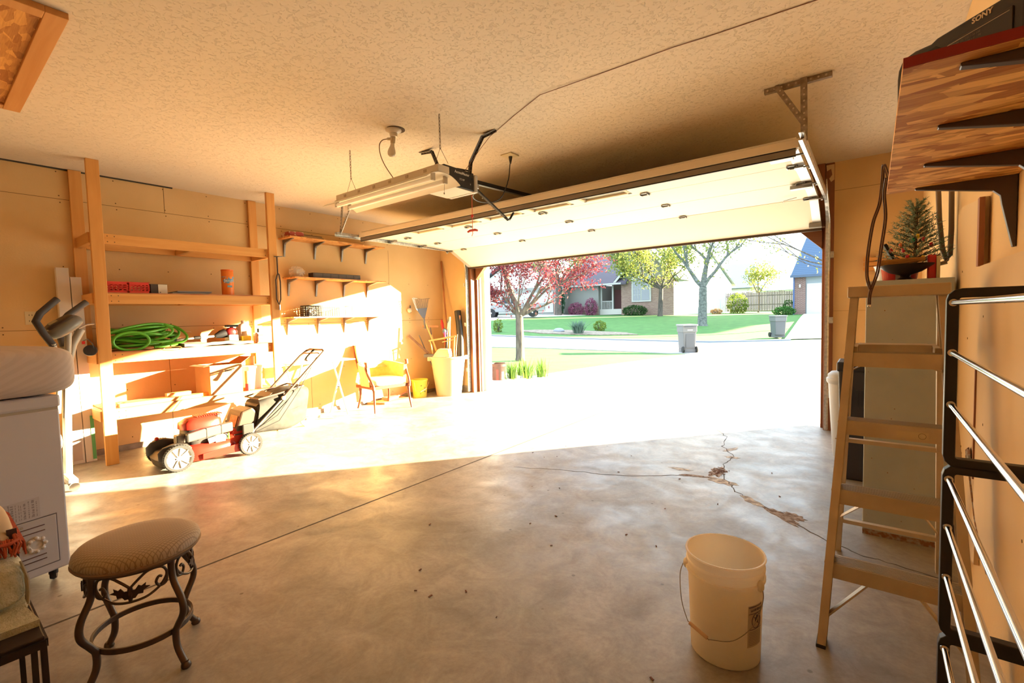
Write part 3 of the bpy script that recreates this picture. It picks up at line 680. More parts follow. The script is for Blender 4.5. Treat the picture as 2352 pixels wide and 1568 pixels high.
# end stiles, hinges, rollers
for i, (y, z) in enumerate(prof[1:4]):
    nm = (.5, .0, .0)[i]
    for x in (1.0, 2.10, 3.16, 4.27, 5.42):
        h = MB(); w_ = .035
        ang = atan2(prof[i+1][1]-prof[i][1], prof[i+1][0]-prof[i][0])
        h.box((x-w_, y-.045, z-.010), (x+w_, y+.045, z-.004)); h.tube([(x-w_, y, z-.014), (x+w_, y, z-.014)], .008, n=8)
        h.box((x-w_, y-.04, z-.022), (x-w_+.006, y+.02, z-.006)); h.box((x+w_-.006, y-.04, z-.022), (x+w_, y+.02, z-.006))
        h.build('hinge', hinge, D1)
for x, s_ in ((xa+.035, -1), (xb-.035, 1)):
    for i in range(4):
        (y0, z0), (y1, z1) = prof[i], prof[i+1]; st = MB(); d = Vector((0, y1-y0, z1-z0)).normalized(); nn = Vector((0, d.z, -d.y)); nn = nn if nn.z < 0 else -nn
        st.beam(Vector((x, y0, z0))+nn*.002+d*.02, Vector((x, y1, z1))+nn*.002-d*.02, .07, .003, up=nn); st.build('end_plate', mat('galvanised_plate', (.62, .62, .62), .4, .6), D1)
        rl = MB(); c = Vector((x, y1, z1))+nn*.02-d*(-.0)
        if i < 3:
            rl.tube([c+Vector((-s_*.06, 0, 0)), c+Vector((s_*.075, 0, 0))], .006, n=8); rl.tube([c+Vector((s_*.06, 0, 0)), c+Vector((s_*.075, 0, 0))], .022, n=12); rl.box(c-Vector((.03, .03, .008)), c+Vector((.03, .03, .004)))
            rl.build('roller', hinge, D1, smooth=True)
rl = MB(); rl.box((5.33, -1.97, 2.275), (5.47, -1.90, 2.31)); rl.tube([(5.27, -1.93, 2.30), (5.56, -1.93, 2.30)], .007, n=8); rl.build('top_bracket', hinge, D1)
rl = MB(); rl.box((5.34, -1.02, 2.27), (5.50, -.95, 2.30)); rl.build('bracket_box', hinge, D1)
# spring-lock wire and bottom corner bracket
MB().tube([(5.35, -.66, 2.27), (5.24, -.62, 2.262), (5.23, -.58, 2.255)], .0035, n=6).build('lock_wire', hinge, D1)
MB().box((5.40, -.14, 2.06), (5.5, -.08, 2.10)).build('corner_bracket', hinge, D1)
# strut along the top section
MB().box((xa-.02, -2.085, 2.305), (xb+.02, -2.03, 2.362)).build('top_edge', dooredge, D1, bevel=.004)
sg = MB(); sg.box((xa, -2.075, 2.252), (xb, -2.069, 2.305)); sg.box((xa, -2.075, 2.299), (xb, -2.02, 2.305)); sg.box((xa, -2.075, 2.252), (xb, -2.055, 2.258))
sg.build('strut', mat('strut_grey', (.22, .19, .165), .5, .35), D1)
MB().box((xa, -.045, 2.035), (xb, -.015, 2.06)).build('bottom_seal', mat('dark_rubber_seal', (.05, .03, .02), .8), D1)

def track(x, s_, lab, yend):
    t = thing('door_track', lab, 'door track', (x, -.06, 0))
    R = .30; zt = 2.305; pts = [(0, .02), (0, zt-R)]
    for k in range(1, 9): a = k/8*pi/2; pts.append((-R+R*cos(a), zt-R+R*sin(a)))
    pts.append((yend+.06, zt+.0))
    # C channel: web + two lips
    for nm, (dx0, dx1, off0, off1) in (('rail', (0, 0, 0, 0)),):
        mb = MB()
        P = [Vector((x, -.06+a, b)) for a, b in pts]; N = len(P)
        def norm(i):
            a = P[max(i-1, 0)]; b = P[min(i+1, N-1)]; d = (b-a).normalized(); return Vector((0, -d.z, d.y))
        prof_ = [(-s_*.022, -.025), (s_*.0, -.025), (s_*.012, -.018), (s_*.012, .018), (s_*0, .025), (-s_*.022, .025), (-s_*.022, .021), (-s_*.002, .021), (s_*.009, .015), (s_*.009, -.015), (-s_*.002, -.021), (-s_*.022, -.021)]
        m = len(prof_); vs = []
        for i in range(N):
            nn = norm(i)
            for u, v in prof_: vs.append(P[i]+Vector((u, 0, 0))+nn*v)
        mb.add(vs, [(i*m+k, i*m+(k+1) % m, (i+1)*m+(k+1) % m, (i+1)*m+k) for i in range(N-1) for k in range(m)]+[tuple(range(m)), tuple((N-1)*m+k for k in range(m-1, -1, -1))])
        mb.build('rail', GALV, t)
    for z in (.35, 1.1, 1.75): MB().box((x+s_*.012, -.085, z), (x+s_*.045, -.012, z+.06)).build('jamb_bracket', GALV, t)
    return t
def strap(mb, p, q, w=.032, hs=.025):
    """perforated angle iron from p to q: two flanges; holes are shown by punched dots"""
    p = Vector(p); q = Vector(q); d = (q-p).normalized(); mb.beam(p, q, w, .003, up=(0, 1, 0)); x = d.cross(Vector((0, 1, 0))).normalized()
    mb.beam(p+x*w/2+Vector((0, .012, 0)), q+x*w/2+Vector((0, .012, 0)), .003, .026, up=(0, 1, 0))
def holes(mb, p, q, step=.038, r=.006):
    p = Vector(p); q = Vector(q); L_ = (q-p).length; d = (q-p)/L_; k = int(L_/step)
    for i in range(1, k): c = p+d*i*step; mb.cyl(c+Vector((0, -.0035, 0)), c+Vector((0, -.0022, 0)), r, n=8)
holem = mat('strap_holes_pale', (.50, .42, .32), .8)
TL = track(.63, -1, 'left galvanised door track by the left wall with its two hanger straps', -2.40)
g = MB(); strap(g, (.63, -2.33, 2.32), (.70, -2.33, H)); strap(g, (.63, -2.33, 2.32), (.93, -2.33, H)); hg = g.build('hanger_strap', GALV, TL)
g = MB(); holes(g, (.63, -2.33, 2.34), (.70, -2.33, H)); holes(g, (.63, -2.33, 2.34), (.93, -2.33, H)); g.build('bolt_hole', STEEL, hg)
g = MB(); g.beam((.63, -2.38, 2.325), (.63, -1.9, 2.325), .045, .03); g.build('stiffener', GALV, TL)
TR = track(5.56, 1, 'right door track curving up beside the right jamb, with rusty hanger irons', -2.30)
g = MB(); strap(g, (5.56, -2.2, 2.30), (5.555, -2.2, H), .036); strap(g, (5.555, -2.194, 2.42), (5.40, -2.194, H), .03); g.beam((5.33, -2.17, H-.016), (5.70, -2.17, H-.016), .03, .03); hg = g.build('hanger_strap', holesteel, TR)
g = MB(); holes(g, (5.56, -2.2, 2.32), (5.555, -2.2, H)); holes(g, (5.555, -2.194, 2.42), (5.40, -2.194, H))
for k in range(9): g.cyl((5.35+.04*k, -2.187, H-.016), (5.35+.04*k, -2.184, H-.016), .006, n=8)
g.build('bolt_hole', holem, hg)
g = MB(); g.beam((5.575, -.10, 1.62), (5.575, -.10, 2.1), .006, .06, up=(0, 1, 0)); g.beam((5.575, -.10, 2.1), (5.575, -.62, 2.38), .006, .06, up=(0, 1, 0)); g.build('corner_angle', GALV, TR)

# ------------------------------------------------------------------ opener
OP = thing('garage_door_opener', 'black garage door opener hanging from the ceiling on bent perforated straps', 'garage door opener', (3.14, -2.95, 2.25))
x0, x1, y0, y1, z0, z1 = 2.99, 3.30, -3.13, -2.79, 2.275, 2.425
hb = MB().box((x0, y0, z0), (x1, y1, z1)).build('housing', BLACKP, OP, bevel=.008)
text('AccessMaster', .030, (x1+.001, y0+.115, z1-.032), (0, 1, 0), (0, 0, 1), mat('label_white', (.7, .7, .68), .6), OP, ext=.0004, bold=.0006)
text('1/2 HP', .022, (x1+.001, y0+.165, z1-.082), (0, 1, 0), (0, 0, 1), MATS['label_white'], OP, ext=.0004)
text('II', .018, (x1+.001, y1-.05, z1-.10), (0, 1, 0), (0, 0, 1), MATS['label_white'], OP, ext=.0004)
MB().box((x0+.005, y0+.02, z0-.004), (x1-.005, y1-.01, z0)).build('base_plate', mat('opener_grey_base', (.55, .52, .46), .5), OP)
MB().box((x0+.01, y1, z0-.006), (x1+.012, y1+.035, z1-.012)).build('light_lens', mat('opener_lens', (.85, .85, .85), .25, trans=.3), OP, bevel=.008)
MB().tube([(3.2, -3.02, z1+.002), (3.22, -2.9, z1+.03), (3.27, -2.83, z1+.02), (3.302, -2.81, z1-.06)], .006, n=8).build('top_cable', BLACKP, OP, smooth=True)
MB().box((3.03, -3.1, z1), (3.2, -3.0, z1+.018)).build('top_cover', BLACKP, OP, bevel=.006)
MB().box((3.14, -2.87, z1), (3.20, -2.8, z1+.03)).build('rail_clamp', GALV, OP)
rl = MB(); rl.beam((3.17, -2.78, 2.405), (3.17, -.05, 2.52), .034, .034); rl.build('rail', BLACKM, OP)
MB().box((3.14, -.05, 2.47), (3.2, -.0, 2.57)).build('header_bracket', GALV, OP)
MB().box((3.145, -2.74, 2.35), (3.205, -2.62, 2.39)).build('trolley', GALV, OP, bevel=.004)
am = MB(); am.beam((3.17, -2.66, 2.37), (3.17, -2.20, 2.165), .006, .034, up=(1, 0, 0)); am.beam((3.175, -2.66, 2.37), (3.175, -2.2, 2.165), .012, .012)
am.tube([(3.17, -2.22, 2.172), (3.17, -2.185, 2.155), (3.17, -2.15, 2.165), (3.17, -2.12, 2.20), (3.17, -2.09, 2.235)], .011, n=8)
am.build('door_arm', BLACKM, OP)
dots = MB()
for t_ in (.3, .5, .62, .74, .86): p = Vector((3.17, -2.66, 2.37)).lerp(Vector((3.17, -2.2, 2.165)), t_); dots.cyl(p+Vector((.0, -.012, -.012)), p+Vector((0, -.021, -.021)), .005, n=8)
dots.build('arm_bolt', holem, OP)
def bent(pts, lab=None):
    g = MB()
    for a, b in zip(pts, pts[1:]): g.beam(a, b, .003, .032, up=(0, 1, 0)); g.beam(Vector(a)+Vector((0, .013, 0)), Vector(b)+Vector((0, .013, 0)), .026, .003, up=(0, 1, 0))
    h = g.build('hanger_strap', mat('strap_dark', (.09, .08, .07), .5, .5), OP); g = MB()
    for a, b in zip(pts, pts[1:]):
        a = Vector(a); b = Vector(b); d = b-a; k = int(d.length/.03); s = Vector((d.z, 0, -d.x)).normalized()
        for i in range(1, k):
            c = a+d*i/k
            g.cyl(c-Vector((0, -.0100, 0)), c-Vector((0, .0165, 0))*0+Vector((0, .0114, 0)), .0055, n=8); g.cyl(c+s*.0018, c+s*.0026, .0055, n=8)
    g.build('bolt_hole', holem, h)
bent([(3.58, -2.84, H-.004), (3.445, -2.84, H-.02), (3.31, -2.84, 2.50), (3.295, -2.84, 2.41)])
bent([(2.76, -2.88, H-.004), (2.90, -2.88, H-.02), (3.0, -2.88, 2.47), (3.0, -2.88, 2.41)])
rr = thing('release_cord', 'red emergency release cord with red T-shaped handle hanging under the opener', 'pull cord', (3.17, -2.68, 2.0))
MB().tube([(3.17, -2.68, 2.36), (3.171, -2.679, 2.18), (3.17, -2.68, 1.995)], .0025, n=6).build('cord', mat('red_cord', (.65, .10, .08), .6), rr)
MB().lathe([(.004, -.003), (.014, -.003), (.014, .003), (.004, .003)], (3.17, -2.68, 2.115), axis=(0, 1, 0), n=16).build('ring', REDP, rr)
g = MB(); g.tube([(3.115, -2.68, 1.985), (3.14, -2.68, 1.993), (3.20, -2.68, 1.993), (3.225, -2.68, 1.985)], [.009, .011, .011, .009], n=10); g.build('handle', REDP, rr, smooth=True)
MB().tube([(3.17, -2.68, 1.985), (3.172, -2.68, 1.965), (3.16, -2.68, 1.945)], .003, n=6).build('knot', mat('red_cord', (.65, .10, .08), .6), rr)
ou = thing('ceiling_outlet', 'square beige ceiling outlet with a black plug in it', 'outlet', (3.31, -2.30, H))
MB().box((3.25, -2.37, H-.012), (3.37, -2.25, H)).build('cover_plate', mat('almond_plastic', (.66, .58, .38), .5), ou, bevel=.003)
pc = thing('opener_cord', 'black power cord drooping from the ceiling outlet to the opener', 'power cord', (3.3, -2.30, 2.6))
MB().tube([(3.31, -2.30, H-.012), (3.31, -2.3, H-.03), (3.308, -2.3, H-.075)], [.018, .016, .006], n=12).build('plug', BLACKP, pc, smooth=True)
MB().tube(SMO([(3.308, -2.3, H-.06), (3.30, -2.3, 2.60), (3.285, -2.3, 2.5), (3.25, -2.31, 2.40), (3.20, -2.33, 2.32), (3.14, -2.4, 2.285), (3.13, -2.55, 2.27), (3.2, -2.7, 2.27), (3.303, -2.77, 2.28)]), .0045, n=8).build('cable', BLACKP, pc, smooth=True)

# ------------------------------------------------------------------ shop light
SLt = thing('shop_light', 'white two-tube fluorescent shop light hanging on chains, switched off', 'light fixture', (2.9, -3.32, 2.25))
lw = mat('fixture_white', (.72, .67, .55), .45); tub = mat('tube_white', (.80, .78, .72), .35)
a0, a1, yc = 2.19, 3.49, -3.32
MB().box((a0+.03, yc-.055, 2.275), (a1, yc+.055, 2.325)).build('housing', lw, SLt, bevel=.003)
rf = MB()
def refl(u, v):
    t = (u-.5)*2; return (a0+(a1-a0)*v, yc+t*.165, 2.275-.058*abs(t)**2.2)
rf.sheet(refl, 20, 4, .0025)
rf.build('reflector', lw, SLt, smooth=True)
for y in (yc-.06, yc+.06):
    MB().tube([(a0+.06, y, 2.235), (a1-.06, y, 2.235)], .0175, n=14).build('tube', tub, SLt, smooth=True)
    for x in (a0+.05, a1-.05): MB().box((x-.008, y-.018, 2.215), (x+.008, y+.018, 2.275)).build('socket', mat('socket_ring', (.5, .45, .36), .4), SLt, bevel=.004)
for x in [a0+.15+.2*i for i in range(6)]: MB().box((x, yc-.058, 2.29), (x+.03, yc-.055, 2.31)).build('slot', mat('slot_dark', (.50, .43, .32), .8), SLt)
g = MB(); g.tube([(a1-.10, yc+.10, 2.245), (a1-.105, yc+.10, 2.17)], .0015, n=5); g.ell((a1-.105, yc+.10, 2.165), (.005, .005, .008), n=8, m=6); g.build('pull_chain', holesteel, SLt)
def chain(x, name):
    g = MB(); z = H-.005; k = 0
    while z > 2.46:
        c = Vector((x, yc, z-.014)); ax = (1, 0) if k % 2 == 0 else (0, 1)
        pts = [c+Vector((ax[0]*.006*cos(a)*(1), ax[1]*.006*cos(a), .015*sin(a))) for a in [2*pi*i/10 for i in range(10)]]
        g.tube(pts, .0022, n=5, closed=True); z -= .024; k += 1
    g.tube([(x, yc, z+.005), (x-.075, yc-.0, 2.325)], .0018, n=5); g.tube([(x, yc, z+.005), (x+.075, yc, 2.325)], .0018, n=5)
    g.build('hanging_chain', holesteel, SLt)
chain(2.37, ''); chain(3.46, '')
# ceiling bulb
CB = thing('ceiling_light', 'bare bulb in a porcelain ceiling socket with a plug adapter', 'light', (2.99, -3.35, H))
MB().lathe([(.0, 0), (.062, 0), (.060, -.012), (.045, -.022), (.030, -.03), (.028, -.055), (0, -.055)], (2.99, -3.35, H), n=28).build('porcelain_base', mat('porcelain', (.72, .68, .60), .3), CB, smooth=True)
MB().lathe([(.070, -.001), (.072, -.001), (.072, -.004), (.0, -.004)], (3.0, -3.34, H), n=28).build('dark_gap', mat('gap_dark', (.08, .05, .03), .9), CB)
g = MB(); g.tube([(2.985, -3.35, H-.05), (2.975, -3.35, H-.10)], .018, n=14); g.tube([(2.975, -3.35, H-.07), (2.93, -3.36, H-.06)], .011, n=10); g.build('socket_adapter', mat('beige_adapter', (.60, .52, .38), .5), CB, smooth=True)
MB().lathe([(.014, 0), (.016, .02), (.027, .05), (.031, .068), (.027, .088), (.012, .101), (0, .103)], (2.975, -3.35, H-.10), axis=(-.25, 0, -1), n=20).build('bulb', mat('frosted_bulb', (.75, .70, .60), .3), CB, smooth=True)
ec = MB().tube(SMO([(2.93, -3.36, H-.06), (2.89, -3.38, H-.065), (2.865, -3.39, H-.10), (2.86, -3.38, H-.17), (2.875, -3.35, H-.25), (2.915, -3.31, H-.34), (2.93, -3.30, 2.326)]), .0038, n=8).build('light_cord', mat('brown_cord', (.25, .17, .10), .6), smooth=True)
tag(ec, 'brown cord running from the ceiling bulb socket down to the shop light', 'cord')
wr = MB().tube([(3.27, -2.86, 2.44), (3.42, -2.84, 2.58), (3.52, -2.83, 2.66), (3.60, -2.83, H-.004), (3.85, -2.95, H-.003), (4.17, -3.09, H-.004), (4.175, -3.10, H-.010), (4.6, -3.075, H-.003), (5.04, -3.07, H-.004), (5.2, -3.05, H-.003), (5.55, -3.03, H-.003), (6.0, -3.0, H-.003), (6.27, -2.99, H-.003)], .0022, n=6).build('ceiling_wire', mat('copper_brown_wire', (.22, .10, .05), .6))
tag(wr, 'thin brown wire stapled across the ceiling from the opener to the right wall', 'wire')
# attic hatch
OSB = bpy.data.materials.new('strand_board'); OSB.use_nodes = True
def _osb(m, st=(12, 42, 42), ca=(.34, .11, .015), cb=(.72, .36, .09), rot=.12):
    """strand board: flat overlapping flakes of varied tone with grain inside each"""
    nt = m.node_tree; L = nt.links; b = nt.nodes['Principled BSDF']; tc = nt.nodes.new('ShaderNodeTexCoord')
    N = lambda k: nt.nodes.new(k)
    cols = []
    for i, (r_, sc) in enumerate(((rot, 1.0), (rot-.55, .62), (rot+.5, .5))):
        mp = N('ShaderNodeMapping'); mp.inputs['Scale'].default_value = [q*sc for q in st]; mp.inputs['Rotation'].default_value = (0, 0, r_); L.new(tc.outputs['Object'], mp.inputs[0])
        v = N('ShaderNodeTexVoronoi'); v.inputs['Scale'].default_value = 1; L.new(mp.outputs[0], v.inputs['Vector'])
        bw = N('ShaderNodeSeparateColor'); L.new(v.outputs['Color'], bw.inputs[0]); cols.append((mp, bw))
    mp0 = N('ShaderNodeMapping'); mp0.inputs['Scale'].default_value = [st[0]*.9, st[1]*4, st[2]*4]; mp0.inputs['Rotation'].default_value = (0, 0, rot); L.new(tc.outputs['Object'], mp0.inputs[0])
    n = N('ShaderNodeTexNoise'); n.inputs['Scale'].default_value = 1; n.inputs['Detail'].default_value = 5; L.new(mp0.outputs[0], n.inputs['Vector'])
    a = N('ShaderNodeMath'); a.operation = 'GREATER_THAN'; a.inputs[1].default_value = .62; L.new(cols[1][1].outputs[0], a.inputs[0])
    mx = N('ShaderNodeMix'); mx.data_type = 'FLOAT'; L.new(a.outputs[0], mx.inputs[0]); L.new(cols[0][1].outputs[1], mx.inputs[2]); L.new(cols[1][1].outputs[2], mx.inputs[3])
    a2 = N('ShaderNodeMath'); a2.operation = 'GREATER_THAN'; a2.inputs[1].default_value = .82; L.new(cols[2][1].outputs[0], a2.inputs[0])
    mx2 = N('ShaderNodeMix'); mx2.data_type = 'FLOAT'; L.new(a2.outputs[0], mx2.inputs[0]); L.new(mx.outputs[0], mx2.inputs[2]); L.new(cols[2][1].outputs[2], mx2.inputs[3])
    s1 = N('ShaderNodeMath'); s1.operation = 'MULTIPLY_ADD'; s1.inputs[1].default_value = .9; s1.inputs[2].default_value = -.45; L.new(n.outputs[0], s1.inputs[0])
    ad = N('ShaderNodeMath'); ad.operation = 'ADD'; L.new(mx2.outputs[0], ad.inputs[0]); L.new(s1.outputs[0], ad.inputs[1])
    r = N('ShaderNodeValToRGB'); e = r.color_ramp.elements; e[0].position = .0; e[0].color = (*ca, 1); e[1].position = 1.0; e[1].color = (*cb, 1)
    q = e.new(.55); q.color = (*[.5*x+.5*y for x, y in zip(ca, cb)], 1)
    L.new(ad.outputs[0], r.inputs[0]); L.new(r.outputs[0], b.inputs['Base Color']); b.inputs['Roughness'].default_value = .6
_osb(OSB)
AH = thing('attic_hatch', 'strand-board attic hatch in an orange wooden frame on the ceiling', 'hatch', (2.2, -5.5, H))
g = MB(); g.box((1.43, -5.25, H-.03), (2.94, -5.17, H)); g.box((2.865, -5.95, H-.03), (2.94, -5.25, H)); g.box((1.43, -5.95, H-.03), (1.505, -5.25, H)); g.box((1.43, -6.03, H-.03), (2.94, -5.95, H))
g.build('frame', wood('hatch_frame_wood', (.50, .22, .06), (.60, .30, .10), 0), AH, bevel=.003)
MB().box((1.505, -5.95, H-.012), (2.865, -5.25, H-.002)).build('panel', OSB, AH)
# ------------------------------------------------------------------ timber shelving on the left wall
SU = thing('shelving_unit', 'tall home-built pine shelving unit with four shelves against the left wall', 'shelving unit', (.27, -3.9, 0))
xf = .50
for y in (-4.645, -3.13): MB().box((xf, y-.045, 0), (xf+.038, y+.045, H)).build('front_post', PINE, SU, bevel=.003)
for y in (-4.675, -3.11): MB().box((0, y-.045, 1.0 if y < -4 else .05), (.038, y+.045, H-.002)).build('wall_post', PINE, SU, bevel=.003)
ZS = (.485, 1.00, 1.535, 2.065)
for z in ZS:
    MB().box((xf-.038, -4.60 if True else 0, z-.092), (xf, -3.10, z)).build('front_beam', PINEY, SU, bevel=.002)
    MB().box((.0, -4.63, z-.092), (.038, -3.155, z)).build('wall_beam', PINEY, SU, bevel=.002)
    for y in (-4.70, -3.9, -3.15):
        if y == -3.9: MB().box((.038, y-.02, z-.09), (xf-.038, y+.018, z-.001)).build('cross_beam', PINEX, SU)
        else: MB().box((.039, y-.002, z-.092), (xf, y+.036, z)).build('cross_beam', PINEX, SU, bevel=.002)
    if z < 2: MB().box((.0, -4.66, z), (xf+.0, -3.12, z+.010)).build('shelf_board', mat('shelf_board_red', (.34, .10, .035), .7, col2=(.48, .20, .08), scale=5), SU)
nh = MB()
for z in ZS:
    for y in (-4.57, -4.52, -3.2, -3.15): 
        for dz in (-.02, -.07): nh.cyl((xf, y, z+dz), (xf+.0015, y, z+dz), .005, n=6)
nh.build('nail', seam, SU)
# wall shelves
BRK = mat('bracket_grey', (.17, .155, .15), .45, .5)
def bracket(x0, y, z, L_, D_, sx=1, w=.022):
    """pressed steel shelf bracket: vertical leg down the wall and tapered arm under the shelf"""
    mb = MB(); e = sx
    pl = [(x0, z), (x0+e*L_, z), (x0+e*L_, z-.006), (x0+e*.10, z-.034), (x0+e*.055, z-.042), (x0+e*.038, z-.06), (x0+e*.034, z-.09), (x0+e*.008, z-D_), (x0, z-D_)]
    mb.prism([(px, y-w/2, pz) for px, pz in pl], (0, w, 0)); return mb
def wall_shelf(z, ya, yb, ys, lab, front=None):
    t = thing('wall_shelf', lab, 'shelf', (0, (ya+yb)/2, z), group='bracketed board shelves on the left wall')
    MB().box((.0, ya, z), (.295, yb, z+.016)).build('board', OSBs, t)
    for y in ys: bracket(0.001, y, z, .25, .21).build('bracket', BRK, t, bevel=.002)
    return t
OSBs = bpy.data.materials.new('strand_board_small'); OSBs.use_nodes = True; _osb(OSBs, (30, 12, 30), (.42, .15, .03), (.74, .38, .12), 0)
g0 = thing; 
wall_shelf(2.275, -2.80, -1.40, (-2.735, -2.325, -1.925, -1.535), 'top bracketed board shelf on the left wall, holding a folded paper bundle')
wall_shelf(1.782, -2.76, -1.40, (-2.705, -2.33, -1.915, -1.53), 'middle bracketed board shelf on the left wall, holding a long black tray')
wall_shelf(1.285, -2.80, -1.45, (-2.735, -2.32, -1.925, -1.53), 'lowest bracketed board shelf on the left wall, holding the crates')
# things on the wall shelves
t = thing('paper_bundle', 'brown paper bag of flattened folders on the top wall shelf', 'bundle', (.17, -2.58, 2.291))
g = MB(); g.box((.06, -2.79, 2.291), (.26, -2.60, 2.355), RX(.05)); g.build('bag_front', mat('bag_print', (.55, .42, .28), .8, col2=(.35, .06, .04), scale=14, contrast=(.48, .52)), t, bevel=.01)
for k in range(3): MB().box((.05, -2.64+.01*k, 2.292+.015*k), (.27-.02*k, -2.34, 2.305+.015*k)).build('folder', mat(['folder_brown', 'folder_tan', 'folder_dark'][k], [(.30, .18, .09), (.50, .36, .2), (.16, .09, .05)][k], .8), t)
t = thing('plastic_bag', 'crumpled clear plastic bag on the left end of the middle wall shelf', 'bag', (.14, -2.66, 1.798))
MB().ell((.14, -2.655, 1.868), (.07, .10, .07), n=18, m=12, jit=.13, seed=3).build('bag', mat('clear_plastic', (.75, .68, .6), .25, alpha=.45), t)
MB().ell((.14, -2.65, 1.835), (.04, .055, .035), n=14, m=8, jit=.2, seed=5).build('contents', mat('white_parts', (.7, .62, .52), .5), t)
t = thing('black_tray', 'long ribbed black plastic tray standing on the middle wall shelf', 'tray', (.15, -2.13, 1.798))
g = MB(); g.box((.10, -2.48, 1.798), (.22, -1.78, 1.868)); g.build('tray_body', mat('dark_brown_plastic', (.045, .03, .022), .6), t, bevel=.004)
g = MB()
for k in range(6): g.box((.22, -2.46+k*.115, 1.803), (.2225, -2.36+k*.115, 1.86))
g.build('raised_panel', mat('dark_brown_plastic2', (.06, .04, .03), .6), t)
def crate(name, lab, x0, y0, z0, x1, y1, z1, m, nx, ny, nz, w=.004, grp=None):
    t = thing(name, lab, 'crate', ((x0+x1)/2, (y0+y1)/2, z0)); g = MB()
    for k in range(nz+1):
        z = z0+w+(z1-z0-2*w)*k/nz
        g.tube([(x0, y0, z), (x1, y0, z), (x1, y1, z), (x0, y1, z)], w*(1.5 if k in (0, nz) else .7), n=5, closed=True)
    for k in range(ny+1):
        y = y0+(y1-y0)*k/ny
        for x in (x0, x1): g.tube([(x, y, z0+w), (x, y, z1-w)], w*.8, n=5)
    for k in range(nx+1):
        x = x0+(x1-x0)*k/nx
        for y in (y0, y1): g.tube([(x, y, z0+w), (x, y, z1-w)], w*.8, n=5)
    g.build('basket_grid', m, t); MB().box((x0, y0, z0), (x1, y1, z0+.004)).build('base', m, t); return t
t = crate('milk_crate', 'small black open-grid crate on the lowest wall shelf', .06, -2.58, 1.301, .26, -2.42, 1.445, BLACKP, 6, 5, 5, .006)
MB().ell((.16, -2.5, 1.36), (.07, .06, .05), jit=.3, seed=2).build('bagged_parts', mat('bagged_parts', (.25, .2, .15), .4, col2=(.6, .6, .6), scale=60), t)
t = crate('wire_basket', 'long black wire basket beside the small crate on the lowest wall shelf', .05, -2.395, 1.301, .26, -1.93, 1.44, mat('wire_black', (.05, .045, .05), .5), 5, 14, 7, .0028)
t = thing('pen', 'blue pen lying across the wire basket', 'pen', (.25, -2.2, 1.44)); MB().tube([(.24, -2.24, 1.452), (.2, -2.17, 1.452)], .004, n=8).build('barrel', mat('blue_plastic', (.1, .35, .7), .4), t)
# things on the timber shelf (level 3)
z3 = 1.545; red = mat('red_mesh_plastic', (.75, .06, .05), .4, alpha=.9)
def rbasket(x0, y0, x1, y1, lab, h=.10, src=None):
    t = thing('storage_basket', lab, 'basket', ((x0+x1)/2, (y0+y1)/2, z3), group='red plastic baskets on the upper timber shelf')
    g = MB(); g.box((x0, y0, z3), (x1, y1, z3+.004)); w = .003
    for (a, b) in (((x0, y0), (x1, y0)), ((x1, y0), (x1, y1)), ((x1, y1), (x0, y1)), ((x0, y1), (x0, y0))):
        A = Vector((*a, 0)); B = Vector((*b, 0)); L_ = (B-A).length; n = max(3, int(L_/.028))
        def slab(p, q, za, zb): g.beam((p.x, p.y, (za+zb)/2), (q.x, q.y, (za+zb)/2), w, zb-za)
        slab(A, B, z3, z3+.022); slab(A, B, z3+h-.022, z3+h)
        for k in range(n+1):
            c = A+(B-A)*k/n; d = (B-A).normalized()*.006; slab(c-d, c+d, z3+.02, z3+h-.02)
        for zz in (z3+.042, z3+.062): slab(A, B, zz-.004, zz+.004)
    g.build('basket_body', red, t)
    r = MB(); r.tube([(x0-.004, y0-.004, z3+h), (x1+.004, y0-.004, z3+h), (x1+.004, y1+.004, z3+h), (x0-.004, y1+.004, z3+h)], .005, n=6, closed=True); r.build('rim', red, t)
rbasket(.20, -4.60, .44, -4.44, 'red plastic basket half hidden behind the front post of the shelving')
rbasket(.20, -4.42, .44, -4.275, 'red plastic basket nearest the black-and-white box')
t = thing('small_box', 'small black and white product box between the red baskets and the papers', 'box', (.33, -4.18, z3))
MB().box((.24, -4.255, z3), (.42, -4.12, z3+.092)).build('carton', mat('box_dark', (.04, .025, .02), .6), t, bevel=.002)
MB().box((.421, -4.195, z3+.004), (.4225, -4.121, z3+.090)).build('white_label', mat('label_cream', (.70, .68, .60), .6), t)
MB().box((.4225, -4.185, z3+.008), (.4232, -4.175, z3+.018)).build('print_mark', STEEL, t)
t = thing('paper_stack', 'low stack of papers and blue folders on the upper timber shelf', 'papers', (.3, -3.92, z3))
for k, (a, c) in enumerate(((.02, (.30, .32, .30)), (-.03, (.42, .40, .36)), (.05, (.16, .20, .30)), (-.04, (.45, .43, .38)))):
    MB().box((.17, -4.09+.02*k, z3+.009*k), (.42, -3.76+.012*k, z3+.009*k+.007), RZ(a)).build('paper_sheet', mat('papers%d' % k, c, .6), t)
t = thing('plastic_jar', 'tall orange plastic tub with a printed label at the right of the upper shelf', 'tub', (.36, -3.55, z3))
MB().lathe([(0, 0), (.056, 0), (.058, .01), (.058, .262), (.054, .268), (.0, .268)], (.36, -3.55, z3), n=28).build('tub_body', mat('orange_plastic', (.80, .22, .03), .45), t, smooth=True)
MB().lathe([(.0592, .12), (.0592, .20)], (.36, -3.55, z3), n=28).build('label_band', mat('label_band', (.78, .24, .03), .5, col2=(.1, .35, .65), scale=16, contrast=(.52, .56)), t, smooth=True)
MB().lathe([(.060, .262), (.060, .276), (0, .276)], (.36, -3.55, z3), n=28).build('lid', mat('orange_lid', (.72, .14, .02), .4), t, smooth=True)
text('Jenga', .046, (.415, -3.605, z3+.155), (.25, 1, 0), (0, 0, 1), mat('label_white', (.7, .7, .68), .6), t)
